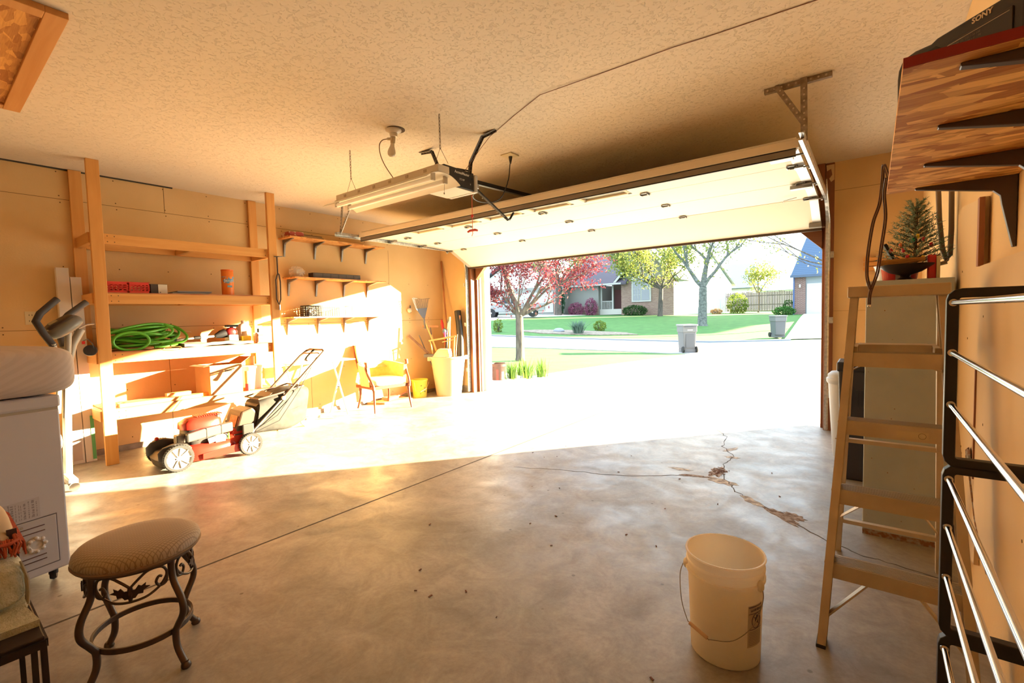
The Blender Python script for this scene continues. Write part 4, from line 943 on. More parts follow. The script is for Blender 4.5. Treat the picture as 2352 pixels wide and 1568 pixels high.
MB().box((.414, -3.575, z3+.085), (.4185, -3.53, z3+.105)).build('blue_panel', mat('tub_blue', (.12, .35, .50), .5), t)
# level 2: hose, trimmer, tarp, bottles
z2 = 1.010
hosem = mat('green_hose', (.10, .42, .03), .4)
t = thing('garden_hose', 'bright green garden hose heaped in loose coils on the middle timber shelf', 'hose', (.3, -4.32, z2))
rnd = random.Random(8); pts = []
for k in range(13*16):
    a = 2*pi*k/16; lv = k/16; R1 = .12+.05*sin(lv*1.7+1); R2_ = .21+.055*sin(lv*2.3); cx = .29+.035*sin(lv*3.1); cy = -4.31+.05*sin(lv*1.3+2)
    pts.append(Vector((cx+R1*cos(a), cy+R2_*sin(a), z2+.022+lv*.0115+(.028*sin(a+lv*1.1)+.028)*min(1, lv/3))))
MB().tube(pts, .0125, n=8).build('hose_coil', hosem, t, smooth=True)
g = MB(); g.tube([Vector((.475, -4.44, z2+.088))+Vector((.012*sin(a), .135*cos(a), .085*sin(a))) for a in [2*pi*i/24 for i in range(24)]], .0125, n=8, closed=True)
g.tube(SMO([(.44, -4.585, z2+.17), (.42, -4.45, z2+.215), (.38, -4.25, z2+.245), (.34, -4.10, z2+.225), (.33, -4.02, z2+.17), (.37, -4.06, z2+.10), (.42, -4.2, z2+.06)]), .0125, n=8)
g.tube(SMO([(.30, -4.58, z2+.20), (.28, -4.4, z2+.19), (.3, -4.2, z2+.235), (.34, -4.05, z2+.21), (.42, -3.98, z2+.12), (.44, -4.03, z2+.06), (.40, -4.2, z2+.05)]), .0125, n=8)
g.tube(SMO([(.40, -4.16, z2+.24), (.43, -4.10, z2+.18), (.44, -4.16, z2+.12), (.42, -4.25, z2+.09)]), .0125, n=8)
g.build('hose_loop', hosem, t, smooth=True)
MB().tube([(.42, -4.15, z2+.02), (.44, -4.12, z2+.02)], .014, n=10).build('coupling', CHROME, t)
t = thing('coiled_wire', 'loose ring of brass-coloured wire hanging over the edge of the middle shelf', 'wire', (.5, -4.1, z2))
MB().tube([Vector((.505, -4.13, z2-.008))+Vector((.006+.0*sin(a), .075*cos(a), .018*sin(a)+.01)) for a in [2*pi*i/24 for i in range(24)]], .0018, n=5, closed=True).build('loop', mat('brass', (.6, .42, .15), .3, .8), t)
t = thing('folded_tarp', 'folded grey-green tarpaulin along the front of the middle shelf', 'tarp', (.36, -3.68, z2))
def tarp(u, v):
    return (.20+.27*v, -4.02+.66*u, z2+.036+.007*sin(u*9+v*3)+.003*sin(u*23+v*6)+.010*noise.noise(Vector((u*5, v*4, 2))))
MB().sheet(tarp, 44, 10, .028).build('tarp_cloth', mat('tarp_grey', (.10, .098, .075), .75), t, smooth=True)
t = thing('string_trimmer', 'string trimmer with red and black motor lying on the middle timber shelf', 'string trimmer', (.26, -3.7, z2+.04))
zz = z2+.075
MB().tube([(.25, -4.03, zz), (.25, -3.68, zz+.02), (.25, -3.55, zz+.035)], .012, n=10).build('shaft', mat('shaft_white', (.45, .42, .38), .35), t, smooth=True)
MB().tube([(.25, -3.86, zz+.012), (.25, -3.80, zz+.015)], .017, n=10).build('grip', BLACKP, t, smooth=True)
MB().tube([(.25, -3.66, zz+.02), (.25, -3.60, zz+.04), (.25, -3.56, zz+.05)], [.022, .045, .05], n=14).build('motor_cowl', BLACKP, t, smooth=True)
MB().ell((.255, -3.50, zz+.055), (.055, .065, .058), n=16, m=10).build('motor', mat('motor_red', (.45, .02, .02), .35), t, smooth=True)
g = MB(); g.box((.21, -3.55, zz+.115), (.30, -3.44, zz+.14)); g.box((.245, -3.51, zz+.09), (.27, -3.48, zz+.12)); g.build('handle', BLACKP, t, bevel=.006)
MB().lathe([(0, 0), (.02, 0), (.04, .015), (.04, .03), (.02, .04), (0, .04)], (.25, -4.02, zz), axis=(0, -1, .1), n=18).build('trimmer_head', BLACKP, t, smooth=True)
MB().box((.20, -3.55, z2+.03), (.32, -3.45, zz+.03)).build('fuel_tank', mat('tank_white', (.5, .45, .4), .4), t, bevel=.012)
MB().tube([(.27, -3.94, z2+.16), (.3, -3.91, z2+.155), (.3, -3.90, z2+.15)], .002, n=5).build('line_end', PAPER, t)
for i, (nm, lab, y, w, h, c, cap) in enumerate((('yellow_carton', 'small yellow carton at the right of the middle shelf', -3.37, .09, .085, (.85, .6, .02), None), ('spray_bottle', 'white jug with an orange and black label at the right end of the middle shelf', -3.235, .095, .10, (.7, .6, .5), 1))):
    t = thing(nm, lab, 'carton' if i == 0 else 'bottle', (.33, y, z2))
    if i == 0: MB().box((.26, y-w/2, z2), (.34, y+w/2, z2+h)).build('carton', mat('yellow_card', c, .6), t, bevel=.002)
    else:
        MB().box((.28, y-w/2, z2), (.36, y+w/2, z2+.12)).build('bottle_body', mat('jug_white', c, .45), t, bevel=.012)
        MB().box((.3605, y-w*.36, z2+.012), (.3615, y+w*.36, z2+.105)).build('label', mat('orange_label', (.75, .25, .05), .6), t)
        MB().box((.3617, y-w*.32, z2+.078), (.3625, y+w*.32, z2+.1)).build('label_stripe', BLACKP, t)
        MB().box((.3617, y-w*.30, z2+.045), (.3625, y+w*.30, z2+.05)).build('print_line', BLACKP, t)
        MB().lathe([(.018, .12), (.016, .14), (.016, .165), (.0, .165)], (.32, y, z2), n=14).build('cap', BLACKP, t, smooth=True)
t = thing('white_jug', 'large white plastic jug behind the cleaner jug on the middle shelf', 'jug', (.15, -3.33, z2))
MB().lathe([(0, 0), (.075, 0), (.08, .02), (.08, .17), (.055, .21), (.02, .23), (.02, .26), (0, .26)], (.15, -3.33, z2), n=20).build('jug_body', WHITEP, t, smooth=True)
# black pulley knob left of the front post, sling on the right post
t = thing('pulley_wheel', 'black pulley wheel fixed beside the left front post at the middle shelf', 'wheel', (.52, -4.74, .99))
MB().lathe([(0, -.02), (.018, -.02), (.03, -.012), (.045, -.01), (.048, 0), (.045, .01), (.03, .012), (0, .012)], (.54, -4.745, 1.035), axis=(1, -.3, 0), n=24).build('wheel', BLACKP, t, smooth=True)
MB().beam((.5, -4.70, 1.035), (.53, -4.745, 1.035), .02, .02).build('bracket', STEEL, t)
t = thing('bungee_cord', 'looped dark bungee cord hanging from a hook on the right front post', 'strap', (.555, -3.11, 1.8))
MB().tube([(.535, -3.12, 1.985), (.56, -3.08, 1.985), (.565, -3.04, 1.99)], .006, n=6).build('hook', STEEL, t)
g = MB(); g.tube([(.56, -3.10, 1.98), (.56, -3.10, 1.80), (.56, -3.085, 1.78), (.56, -3.075, 1.70), (.56, -3.08, 1.50), (.56, -3.10, 1.44), (.56, -3.125, 1.50), (.56, -3.125, 1.72), (.56, -3.10, 1.79)], .0085, n=6); g.build('loop', mat('dark_cord', (.06, .035, .025), .7), t, smooth=True)
MB().tube([(.56, -3.10, 1.44), (.56, -3.10, 1.38)], .012, n=8).build('end_fitting', CHROME, t)
# level 1: cartons, buckets, boards
z1_ = .495; card = mat('cardboard', (.50, .27, .11), .85, col2=(.58, .33, .15), scale=4)
t = thing('cardboard_box', 'open brown cardboard box on the lowest timber shelf', 'box', (.3, -3.72, z1_))
g = MB(); a = [(.16, -3.84), (.47, -3.81), (.47, -3.50), (.16, -3.50)]
for k in range(4):
    p = a[k]; q = a[(k+1) % 4]; g.beam((p[0], p[1], z1_+.155), (q[0], q[1], z1_+.155), .005, .31)
g.box((.165, -3.80, z1_), (.465, -3.505, z1_+.005)); g.build('box_body', card, t)
for k, (pl) in enumerate(([(.16, -3.84, z1_+.31), (.47, -3.81, z1_+.31), (.45, -3.86, z1_+.30), (.18, -3.90, z1_+.30)], [(.16, -3.50, z1_+.31), (.47, -3.50, z1_+.31), (.44, -3.40, z1_+.37), (.18, -3.40, z1_+.37)])):
    MB().prism(pl, (0, 0, .004)).build('flap', card, t)
MB().box((.4725, -3.67, z1_+.235), (.4745, -3.60, z1_+.255)).build('hand_hole', mat('hole_dark', (.06, .03, .015), .9), t)
t = thing('plank', 'short rough orange-brown timber offcut leaning on the lowest shelf', 'plank', (.42, -4.07, z1_))
MB().box((.36, -4.18, z1_), (.42, -3.97, z1_+.07)).build('offcut', wood('offcut_wood', (.5, .22, .06), (.6, .3, .1), 1), t, bevel=.004)
for i, (x, y0, y1, h, o) in enumerate(((.455, -4.56, -3.90, .034, 0), (.40, -4.5, -3.45, .034, 0), (.34, -4.55, -3.55, .03, 0), (.28, -4.52, -3.98, .03, 0))):
    t = MB().box((x-.026, y0, z1_), (x+.026, y1, z1_+h)).build('timber_board', PINEY, bevel=.002)
    tag(t, ['pale timber board at the front of the lowest shelf', 'longest timber board on the lowest shelf, second from the front', 'timber board third from the front on the lowest shelf', 'rearmost short timber board on the lowest shelf'][i], 'board', 'timber boards on the lowest shelf')
t = thing('bucket', 'white lidded bucket at the right end of the lowest shelf', 'bucket', (.30, -3.33, z1_))
MB().lathe([(0, 0), (.10, 0), (.115, .25), (.0, .25)], (.30, -3.33, z1_), n=28).build('bucket_body', WHITEP, t, smooth=True)
MB().lathe([(.12, .24), (.122, .262), (.1, .268), (0, .268)], (.30, -3.33, z1_), n=28).build('lid', WHITEP, t, smooth=True)
t = thing('paint_can', 'small tan can standing on the lidded bucket', 'can', (.30, -3.34, z1_+.268))
MB().lathe([(0, 0), (.045, 0), (.048, .09), (.05, .10), (0, .10)], (.30, -3.34, z1_+.268), n=20).build('can_body', mat('tan_can', (.55, .28, .12), .5), t, smooth=True)
t = thing('caulk_tube', 'orange and red tube standing beside the lidded bucket', 'tube', (.46, -3.44, z1_))
MB().cyl((.46, -3.445, z1_), (.46, -3.445, z1_+.22), .024, n=16).build('tube_body', mat('tube_orange', (.65, .25, .08), .5), t, smooth=True)
MB().cyl((.46, -3.445, z1_), (.46, -3.445, z1_+.08), .0245, n=16).build('tube_base', REDP, t, smooth=True)
# cartons and light-fitting boxes leaning beside the unit
WC = mat('white_carton', (.70, .66, .62), .6)
t = thing('tube_carton', 'tall narrow white carton of fluorescent tubes standing against the wall left of the shelving', 'carton', (.2, -4.80, 0))
g = MB(); g.prism([(.13, -4.86, 0), (.22, -4.86, 0), (.10, -4.86, 1.78), (.035, -4.86, 1.78)], (0, .085, 0)); g.build('carton_body', WC, t)
g = MB(); g.prism([(.13, -4.768, 0), (.22, -4.768, 0), (.10, -4.768, 1.70), (.035, -4.768, 1.70)], (0, .075, 0)); g.build('carton_body', WC, t)
MB().prism([(.222, -4.72, .02), (.194, -4.72, .42), (.197, -4.695, .42), (.225, -4.695, .02)], (.001, 0, 0)).build('green_stripe', mat('green_print', (.12, .42, .16), .6), t)
MB().prism([(.2225, -4.852, .03), (.2035, -4.852, .28), (.2035, -4.79, .28), (.2225, -4.79, .03)], (.001, 0, 0)).build('text_panel', mat('print_panel', (.5, .42, .4), .6), t)
# outlets
def outlet(lab, y, z):
    t = thing('wall_outlet', lab, 'outlet', (0, y, z)); MB().box((0, y-.036, z-.058), (.006, y+.036, z+.058)).build('cover_plate', mat('almond_plastic', (.66, .58, .38), .5), t, bevel=.002)
    g = MB()
    for dz in (-.026, .026):
        for dy in (-.009, .009): g.box((.006, y+dy-.002, z+dz-.006), (.0066, y+dy+.002, z+dz+.006))
    g.build('slot', BLACKP, t)
outlet('almond double wall outlet left of the shelving unit above the exercise machine', -5.03, 1.33)
t = thing('wall_hook', 'small dark bracket holding a rag on the left wall near the corner', 'hook', (0, -.74, 1.39))
MB().box((0, -.73, 1.34), (.012, -.715, 1.46)).build('plate', STEEL, t); MB().ell((.03, -.76, 1.38), (.03, .04, .035), jit=.1).build('rag', mat('rag_white', (.7, .6, .5), .8), t)

# ------------------------------------------------------------------ elliptical trainer behind the freezer
t = thing('elliptical_trainer', 'grey elliptical exercise machine with padded black handles behind the chest freezer', 'exercise machine', (.8, -5.05, 0))
gm_ = mat('machine_grey', (.36, .34, .30), .45); gp = mat('console_grey', (.17, .175, .17), .45); foam = mat('foam_black', (.035, .032, .035), .7)
g = MB(); g.tube([(.86, -4.99, .06), (.85, -4.97, .5), (.84, -4.95, .9), (.82, -4.90, 1.1), (.80, -4.84, 1.22)], .028, n=12); g.build('mast', gm_, t, smooth=True)
def hb(pts, r, m, nm): MB().tube(pts, r, n=12).build(nm, m, t, smooth=True)
hb([(.85, -4.96, .92), (.98, -5.02, 1.02), (1.01, -5.04, 1.12)], .018, gm_, 'handle_tube'); hb([(1.0, -5.035, 1.10), (1.0, -5.085, 1.20), (.99, -5.12, 1.29), (.96, -5.09, 1.35), (.93, -5.01, 1.435), (.92, -4.985, 1.46)], .024, foam, 'handle_grip')
hb([(.85, -4.95, .92), (.80, -4.955, 1.02), (.79, -4.95, 1.10)], .018, gm_, 'handle_tube'); hb([(.79, -4.95, 1.09), (.79, -4.965, 1.18), (.80, -4.96, 1.27), (.80, -4.91, 1.34), (.79, -4.82, 1.42), (.785, -4.79, 1.445)], .024, mat('foam_grey', (.09, .085, .09), .7), 'handle_grip')
R_ = Matrix.Rotation(.62, 3, 'X') @ Matrix.Rotation(.15, 3, 'Y')
def sel(c, r, e1, e2, rot):
    g = MB(); f = lambda q, e: math.copysign(abs(q)**e, q)
    def fn(u, v):
        a = 2*pi*u; p = pi*(v-.5); return Vector(c)+rot @ Vector((r[0]*f(cos(a), e1)*f(cos(p), e2), r[1]*f(sin(a), e1)*f(cos(p), e2), r[2]*f(sin(p), e2)))
    g.grid(fn, 32, 16); return g
sel((.885, -4.955, 1.245), (.095, .125, .055), .7, .8, R_).build('console', gp, t, smooth=True, auto=False)
sel(Vector((.885, -4.955, 1.245))+R_ @ Vector((0, 0, .038)), (.070, .098, .028), .6, .6, R_).build('console_face', mat('console_face', (.045, .036, .032), .35), t, smooth=True, auto=False)
c_ = Vector((.885, -4.955, 1.245))+R_ @ Vector((0, -.03, .066)); MB().box(c_-Vector((.035, .028, .003)), c_+Vector((.035, .028, .003)), R_).build('display', mat('lcd', (.34, .33, .24), .3), t)
hb([(.85, -4.95, .90), (.87, -4.94, 1.05), (.88, -4.93, 1.20)], .022, gm_, 'console_post')
hb([(.83, -4.86, 1.23), (.80, -4.80, 1.26), (.79, -4.755, 1.265)], .007, mat('beige_tube', (.4, .3, .22), .5), 'bottle_hook')
MB().box((.79, -4.84, 1.10), (.80, -4.82, 1.125)).build('safety_plug', REDP, t); hb([(.79, -4.83, 1.125), (.78, -4.80, 1.14), (.775, -4.77, 1.10), (.775, -4.765, 1.06)], .003, BLACKP, 'lead')
g = MB(); g.box((.72, -5.45, .05), (.98, -5.08, .14)); g.box((.60, -5.03, .04), (1.12, -4.97, .09)); g.build('base_frame', gm_, t, bevel=.01)
g = MB(); g.lathe([(0, -.05), (.17, -.05), (.19, -.03), (.19, .03), (.17, .05), (0, .05)], (.86, -5.2, .35), axis=(1, 0, 0), n=32); g.build('flywheel_cover', gm_, t, smooth=True)
for x, z in ((1.02, .7), (.72, .7)): hb([(x, -5.0, .55), (x, -4.98, .82), (.9 if x > .9 else .84, -4.95, .93)], .018, gm_, 'swing_arm')
for x in (.58, 1.14): MB().lathe([(0, -.012), (.03, -.012), (.032, 0), (.03, .012), (0, .012)], (x, -5.0, .035), axis=(1, 0, 0), n=20).build('transport_wheel', CHROME, t, smooth=True)
for x in (.70, 1.04): MB().box((x-.06, -5.4, .2), (x+.06, -5.1, .23)).build('pedal', BLACKP, t, bevel=.006)

# ------------------------------------------------------------------ chest freezer with cushion
FA = .26   # turned about the vertical
FP = Vector((2.755, -5.275, 0))
def fw_(u, v, z):   # u along the end face towards the camera side, v back along the length
    d = Vector((sin(FA)*.0+.24, -.97, 0)); d.normalize(); n = Vector((-d.y*-1, 0, 0)); e = Vector((-.97, -.24, 0)).normalized()
    return FP + d*u + e*v + Vector((0, 0, z))
t = thing('chest_freezer', 'white chest freezer with a louvred service panel at the left edge', 'freezer', (2.6, -5.5, 0))
fz = mat('freezer_white', (.56, .55, .58), .4)
def fbox(u0, u1, v0, v1, z0, z1): 
    P = [fw_(u0, v0, z0), fw_(u1, v0, z0), fw_(u1, v1, z0), fw_(u0, v1, z0)]
    return MB().prism(P, (0, 0, z1-z0))
fbox(0, .58, 0, .88, .06, .845).build('cabinet', fz, t, bevel=.008)
fbox(-.006, .586, -.006, .886, .855, .915).build('lid', fz, t, bevel=.012)
fbox(.004, .575, .004, .87, .842, .858).build('gasket', mat('gasket', (.42, .38, .30), .7), t)
def fpl(u0, u1, z0, z1, o=.004): return fbox(u0, u1, -.001-o, 0, z0, z1)
fpl(.040, .405, .100, .340, .001).build('panel_shadow_gap', mat('gap_grey', (.16, .14, .15), .7), t, bevel=.004)
fpl(.045, .40, .105, .335).build('service_panel', mat('freezer_panel', (.50, .49, .51), .45), t, bevel=.006)
g = MB()
for z in (.30, .275, .160, .138): 
    P = [fw_(.09, -.006, z), fw_(.30, -.006, z-.0), fw_(.30, -.006, z+.004), fw_(.09, -.006, z+.004)]; g.prism(P, fw_(0, -.002, 0)-fw_(0, 0, 0))
g.build('louvre', mat('louvre_dark', (.12, .06, .05), .8), t)
ax = fw_(0, -1, 0)-fw_(0, 0, 0)
kb_ = MB(); c = fw_(.125, -.006, .218); kb_.lathe([(.034, 0), (.034, .008), (.024, .011), (.020, .004), (.0, .003)], c, axis=ax, n=28); kb_.build('drain_plug', mat('freezer_knob', (.62, .58, .54), .35), t, smooth=True)
g = MB(); X_, Y_, Z_ = frame(ax)
for k in range(8): a = 2*pi*k/8; g.ell(c+X_*cos(a)*.031+Y_*sin(a)*.031+Z_*.005, (.010, .010, .010), n=8, m=6)
g.build('knob_lobe', MATS['freezer_knob'], t, smooth=True)
MB().lathe([(0, 0), (.006, 0), (.005, .003), (0, .003)], fw_(.17, -.006, .315), axis=ax, n=12).build('screw', CHROME, t)
fpl(.10, .225, .345, .44, .0012).build('rating_label', mat('rating_label', (.50, .48, .50), .5), t)
fx = fw_(-1, 0, 0)-fw_(0, 0, 0)
ik_ = mat('label_ink', (.14, .12, .14), .8); rnd = random.Random(12)
for k, (u_, w_) in enumerate(((.110, .004), (.120, .012), (.137, .005), (.150, .010), (.165, .003), (.172, .003), (.183, .003), (.192, .012), (.205, .006))):
    g = MB(); z = .352
    while z < .425:
        h = rnd.uniform(.004, .014); P = [fw_(u_, -.0022, z), fw_(u_+w_*rnd.uniform(.5, 1), -.0022, z), fw_(u_+w_*rnd.uniform(.5, 1), -.0022, z+h), fw_(u_, -.0022, z+h)]; g.prism(P, fw_(0, -.0004, 0)-fw_(0, 0, 0)); z += h+rnd.uniform(.002, .006)
    p_ = g.build('label_print', mat('label_ink_faint', (.30, .28, .29), .8), t); p_.obj['kind'] = 'stuff'
for u, v in ((.05, .05), (.53, .05), (.05, .8), (.53, .8)):
    c = fw_(u, v, .035); w = MB().lathe([(0, -.012), (.02, -.012), (.025, 0), (.02, .012), (0, .012)], c+Vector((0, 0, -.01)), axis=(.3, 1, 0), n=20).build('caster', BLACKP, t, smooth=True)
    MB().cyl(fw_(u, v, .03), fw_(u, v, .07), .018, n=12).build('caster_mount', BLACKP, t)
cm = bpy.data.materials.new('cushion_damask'); cm.use_nodes = True
def _cm():
    nt = cm.node_tree; L = nt.links; b = nt.nodes['Principled BSDF']; tc = nt.nodes.new('ShaderNodeTexCoord'); mp = nt.nodes.new('ShaderNodeMapping'); mp.inputs['Rotation'].default_value = (.6, .5, .5); L.new(tc.outputs['Object'], mp.inputs[0])
    w = nt.nodes.new('ShaderNodeTexWave'); w.inputs['Scale'].default_value = 14; w.inputs['Distortion'].default_value = 3; w.inputs['Detail'].default_value = 1; w.inputs['Detail Scale'].default_value = .6; L.new(mp.outputs[0], w.inputs['Vector'])
    r = nt.nodes.new('ShaderNodeValToRGB'); r.color_ramp.elements[0].position = .46; r.color_ramp.elements[1].position = .54; r.color_ramp.elements[0].color = (.58, .50, .45, 1); r.color_ramp.elements[1].color = (.545, .465, .415, 1)
    L.new(w.outputs[0], r.inputs[0]); L.new(r.outputs[0], b.inputs['Base Color']); b.inputs['Roughness'].default_value = .9
_cm()
t = thing('seat_cushion', 'thick off-white patterned cushion lying on the freezer lid', 'cushion', (2.6, -5.45, .92))
g = MB()
def sup(u, v):
    a = 2*pi*u; p = pi*(v-.5); ca, sa, cp, sp = cos(a), sin(a), cos(p), sin(p); f = lambda x, e: math.copysign(abs(x)**e, x)
    X = f(ca, .3)*f(cp, .35); Y = f(sa, .3)*f(cp, .35); Z = f(sp, .45)
    return fw_(.245+.325*X, .26+.33*Y, 1.036+.12*Z)
g.grid(sup, 48, 24); g.build('cushion', cm, t, smooth=True, auto=False)
g = MB(); P = [fw_(-.081, .10, 1.09), fw_(-.081, .20, 1.10), fw_(-.081, .20, 1.0), fw_(-.081, .10, .985)]; g.prism(P, fw_(-.004, 0, 0)-fw_(0, 0, 0)); g.build('orange_tag', mat('orange_tag', (.75, .22, .02), .6), t)
t = MB().ell(fw_(.36, .1, 1.175), (.03, .03, .03), n=8, m=6, jit=.35).build('bow', mat('dark_purple', (.03, .008, .03), .6)); tag(t, 'dark star-shaped gift bow on top of the cushion at the left edge', 'bow')
# ------------------------------------------------------------------ lawn mower (built in its own frame: +y = towards handle, +x = near side)
MW = thing('lawn_mower', 'red push lawn mower with black grass bag and folding handle, beside the shelving', 'lawn mower', (1.06, -4.08, 0), 0)
mo = lambda x, y, z: (1.06+x, -4.08+y, z)
mred = mat('mower_red', (.40, .018, .010), .3); mgrey = mat('mower_grey_plastic', (.03, .03, .028), .5); mdk = mat('mower_dark_plastic', (.018, .015, .013), .45)
wsil = mat('wheel_silver', (.45, .43, .40), .4, .3)
def wheel(x, y, r, side):
    c = mo(x, y, r)
    n = MB().lathe([(r-.022, -.022), (r-.004, -.022), (r, -.014), (r, .014), (r-.004, .022), (r-.022, .022), (r-.024, 0)], c, axis=(1, 0, 0), n=40); 
    for k in range(36): a = 2*pi*k/36; q = Vector(c)+Vector((0, cos(a)*r, sin(a)*r)); n.box(q-Vector((.018, .002, .002)), q+Vector((.018, .002, .002)))
    w = n.build('wheel', RUBBER, MW, smooth=True); g = MB(); s = side
    g.lathe([(r-.030, s*.012), (r-.022, s*.020), (r-.020, s*.0)], c, axis=(1, 0, 0), n=40)
    for k in range(9):
        a = 2*pi*k/9; d = Vector((0, cos(a), sin(a))); p = Vector(c)+Vector((s*.014, 0, 0)); g.beam(p+d*.016, p+d*(r-.026), .007, .017, up=(1, 0, 0))
    g.lathe([(0, s*.024), (.016, s*.024), (.024, s*.014), (.024, 0)], c, axis=(1, 0, 0), n=20)
    h = g.build('hub_cap', wsil, w, smooth=True)
for x, s in ((.215, 1), (-.215, -1)): wheel(x, -.285, .112, s); wheel(x, .295, .102, s)
def loft(mb, secs):
    """closed rings of equal count joined one after another and capped"""
    n = len(secs[0]); vs = [p for s in secs for p in s]
    return mb.add(vs, [(i*n+k, i*n+(k+1) % n, (i+1)*n+(k+1) % n, (i+1)*n+k) for i in range(len(secs)-1) for k in range(n)]+[tuple(range(n-1, -1, -1)), tuple((len(secs)-1)*n+k for k in range(n))])
def ring(cx, cy, rx, ry, z, n=24, e=.6):
    f = lambda v: math.copysign(abs(v)**e, v); return [mo(cx+rx*f(cos(2*pi*k/n)), cy+ry*f(sin(2*pi*k/n)), z) for k in range(n)]
loft(MB(), [ring(0, 0, .19, .235, .045), ring(0, 0, .19, .24, .13), ring(0, .0, .17, .22, .165), ring(0, .01, .13, .17, .18)]).build('deck', mred, MW, smooth=True)
loft(MB(), [ring(0, .21, .17, .12, .06), ring(0, .23, .15, .12, .20), ring(0, .26, .13, .09, .25)]).build('rear_deck', mred, MW, smooth=True)
for s in (-1, 1): MB().prism([mo(s*.19, -.10, .05), mo(s*.19, .24, .05), mo(s*.195, .24, .13), mo(s*.195, -.10, .10)], (s*.012, 0, 0)).build('side_skirt', mred, MW, bevel=.004)
loft(MB(), [ring(0, -.29, .18, .10, .035), ring(0, -.30, .185, .11, .10), ring(0, -.28, .17, .09, .145), ring(0, -.26, .13, .05, .155)]).build('front_bumper', mdk, MW, smooth=True)
g = MB()
for k in range(6): g.box(mo(.06+.018*k, -.36, .148), mo(.07+.018*k, -.27, .156))
g.build('vent_rib', mdk, MW)
for s in (-1, 1): loft(MB(), [ring(s*.16, -.29, .035, .12, .10, 16, 1), ring(s*.16, -.29, .035, .125, .17, 16, 1), ring(s*.16, -.29, .03, .09, .21, 16, 1), ring(s*.16, -.29, .02, .03, .228, 16, 1)]).build('fender', mdk, MW, smooth=True)
MB().ell(mo(-.16, -.33, .235), (.018, .018, .016)).build('fender_knob', mred, MW, smooth=True)
# engine
loft(MB(), [ring(0, -.03, .125, .15, .17), ring(0, -.03, .13, .165, .24), ring(0, -.03, .125, .16, .30), ring(0, -.02, .10, .14, .33)]).build('engine', mgrey, MW, smooth=True)
g = MB(); g.prism([mo(.115, -.20, .215), mo(.115, .17, .245), mo(.115, .17, .33), mo(.115, -.06, .315), mo(.115, -.20, .29)], (.055, 0, 0)); g.build('air_filter_cover', mat('mower_mid_grey', (.05, .05, .047), .5), MW, bevel=.012)
g = MB(); g.box(mo(.168, -.05, .225), mo(.172, -.045, .32)); g.box(mo(.168, .07, .235), mo(.172, .075, .32)); g.build('cover_seam', mdk, MW)
loft(MB(), [ring(-.01, -.04, .125, .165, .31), ring(-.01, -.04, .12, .16, .36), ring(-.01, -.02, .09, .13, .395), ring(-.01, .0, .05, .08, .41)]).build('engine_shroud', mred, MW, smooth=True)
g = MB()
for k in range(12): g.box(mo(-.06, -.08+.018*k, .405), mo(.06, -.073+.018*k, .414))
g.build('grille', mred, MW)
MB().cyl(mo(.05, .08, .33), mo(.05, .08, .385), .024, n=16).build('fuel_cap', mdk, MW, smooth=True); MB().cyl(mo(.05, .08, .385), mo(.05, .08, .40), .03, n=16).build('fuel_cap_top', mdk, MW, smooth=True)
MB().box(mo(.02, -.26, .20), mo(.10, -.19, .28)).build('muffler', mat('muffler_steel', (.2, .18, .15), .5, .6), MW, bevel=.012)
g = MB(); g.tube([mo(.14, -.03, .19), mo(.16, .06, .21), mo(.13, .12, .20)], .026, n=12); g.box(mo(.1, .02, .17), mo(.17, .10, .225)); g.build('carburettor', wsil, MW, smooth=True)
MB().cyl(mo(.165, .13, .18), mo(.165, .13, .235), .008, n=8).build('fuel_line', mat('green_hose', (.1, .42, .03), .4), MW)
# rear discharge door with sticker, handle brackets
g = MB(); g.prism([mo(-.14, .20, .22), mo(-.14, .36, .20), mo(-.14, .43, .34), mo(-.14, .36, .43), mo(-.14, .26, .40)], (.28, 0, 0)); g.build('discharge_door', mat('mower_door_brown', (.045, .025, .014), .45), MW, bevel=.015)
g = MB(); dn = Vector(mo(0, .26, .40))-Vector(mo(0, .20, .22)); nn = Vector((0, -dn.z, dn.y)).normalized()
g.prism([Vector(mo(-.05, .214, .26))+nn*.003, Vector(mo(.10, .214, .26))+nn*.003, Vector(mo(.10, .246, .36))+nn*.003, Vector(mo(-.05, .246, .36))+nn*.003], nn*.002); g.build('sticker', mat('sticker_orange', (.55, .25, .08), .6, col2=(.75, .45, .2), scale=40), MW)
for s in (-1, 1): MB().box(mo(s*.19-.012, .24, .10), mo(s*.19+.012, .34, .29)).build('handle_bracket', mdk, MW, bevel=.008)
# handle
hp = lambda s: [mo(s*.185, .30, .20), mo(s*.185, .56, .42), mo(s*.19, .82, .66), mo(s*.19, 1.03, .86)]
for s in (-1, 1):
    MB().tube([mo(s*.19, .30, .18), mo(s*.19, .60, .455), mo(s*.192, .66, .51)], .0125, n=10).build('lower_handle', STEEL, MW, smooth=True)
    MB().lathe([(0, -.02), (.018, -.015), (.018, .015), (0, .02)], mo(s*.205, .63, .485), axis=(1, 0, 0), n=14).build('handle_knob', WHITEP if s > 0 else BLACKP, MW, smooth=True)
g = MB(); g.tube([mo(.192, .62, .475), mo(.19, 1.03, .86), mo(.175, 1.10, .915), mo(.13, 1.115, .93), mo(-.13, 1.115, .93), mo(-.175, 1.10, .915), mo(-.19, 1.03, .86), mo(-.192, .62, .475)], .0125, n=10); g.build('upper_handle', mat('handle_brown_steel', (.10, .065, .05), .4, .5), MW, smooth=True)
MB().tube([mo(.15, 1.06, .895), mo(.11, 1.07, .90), mo(-.15, 1.05, .89)], .007, n=8).build('bail_lever', mat('lever_orange', (.35, .14, .05), .5), MW, smooth=True)
MB().tube([mo(-.02, 1.10, .93), mo(-.04, 1.03, .85), mo(-.03, 1.01, .82)], [.012, .015, .02], n=10).build('drive_lever', mdk, MW, smooth=True)
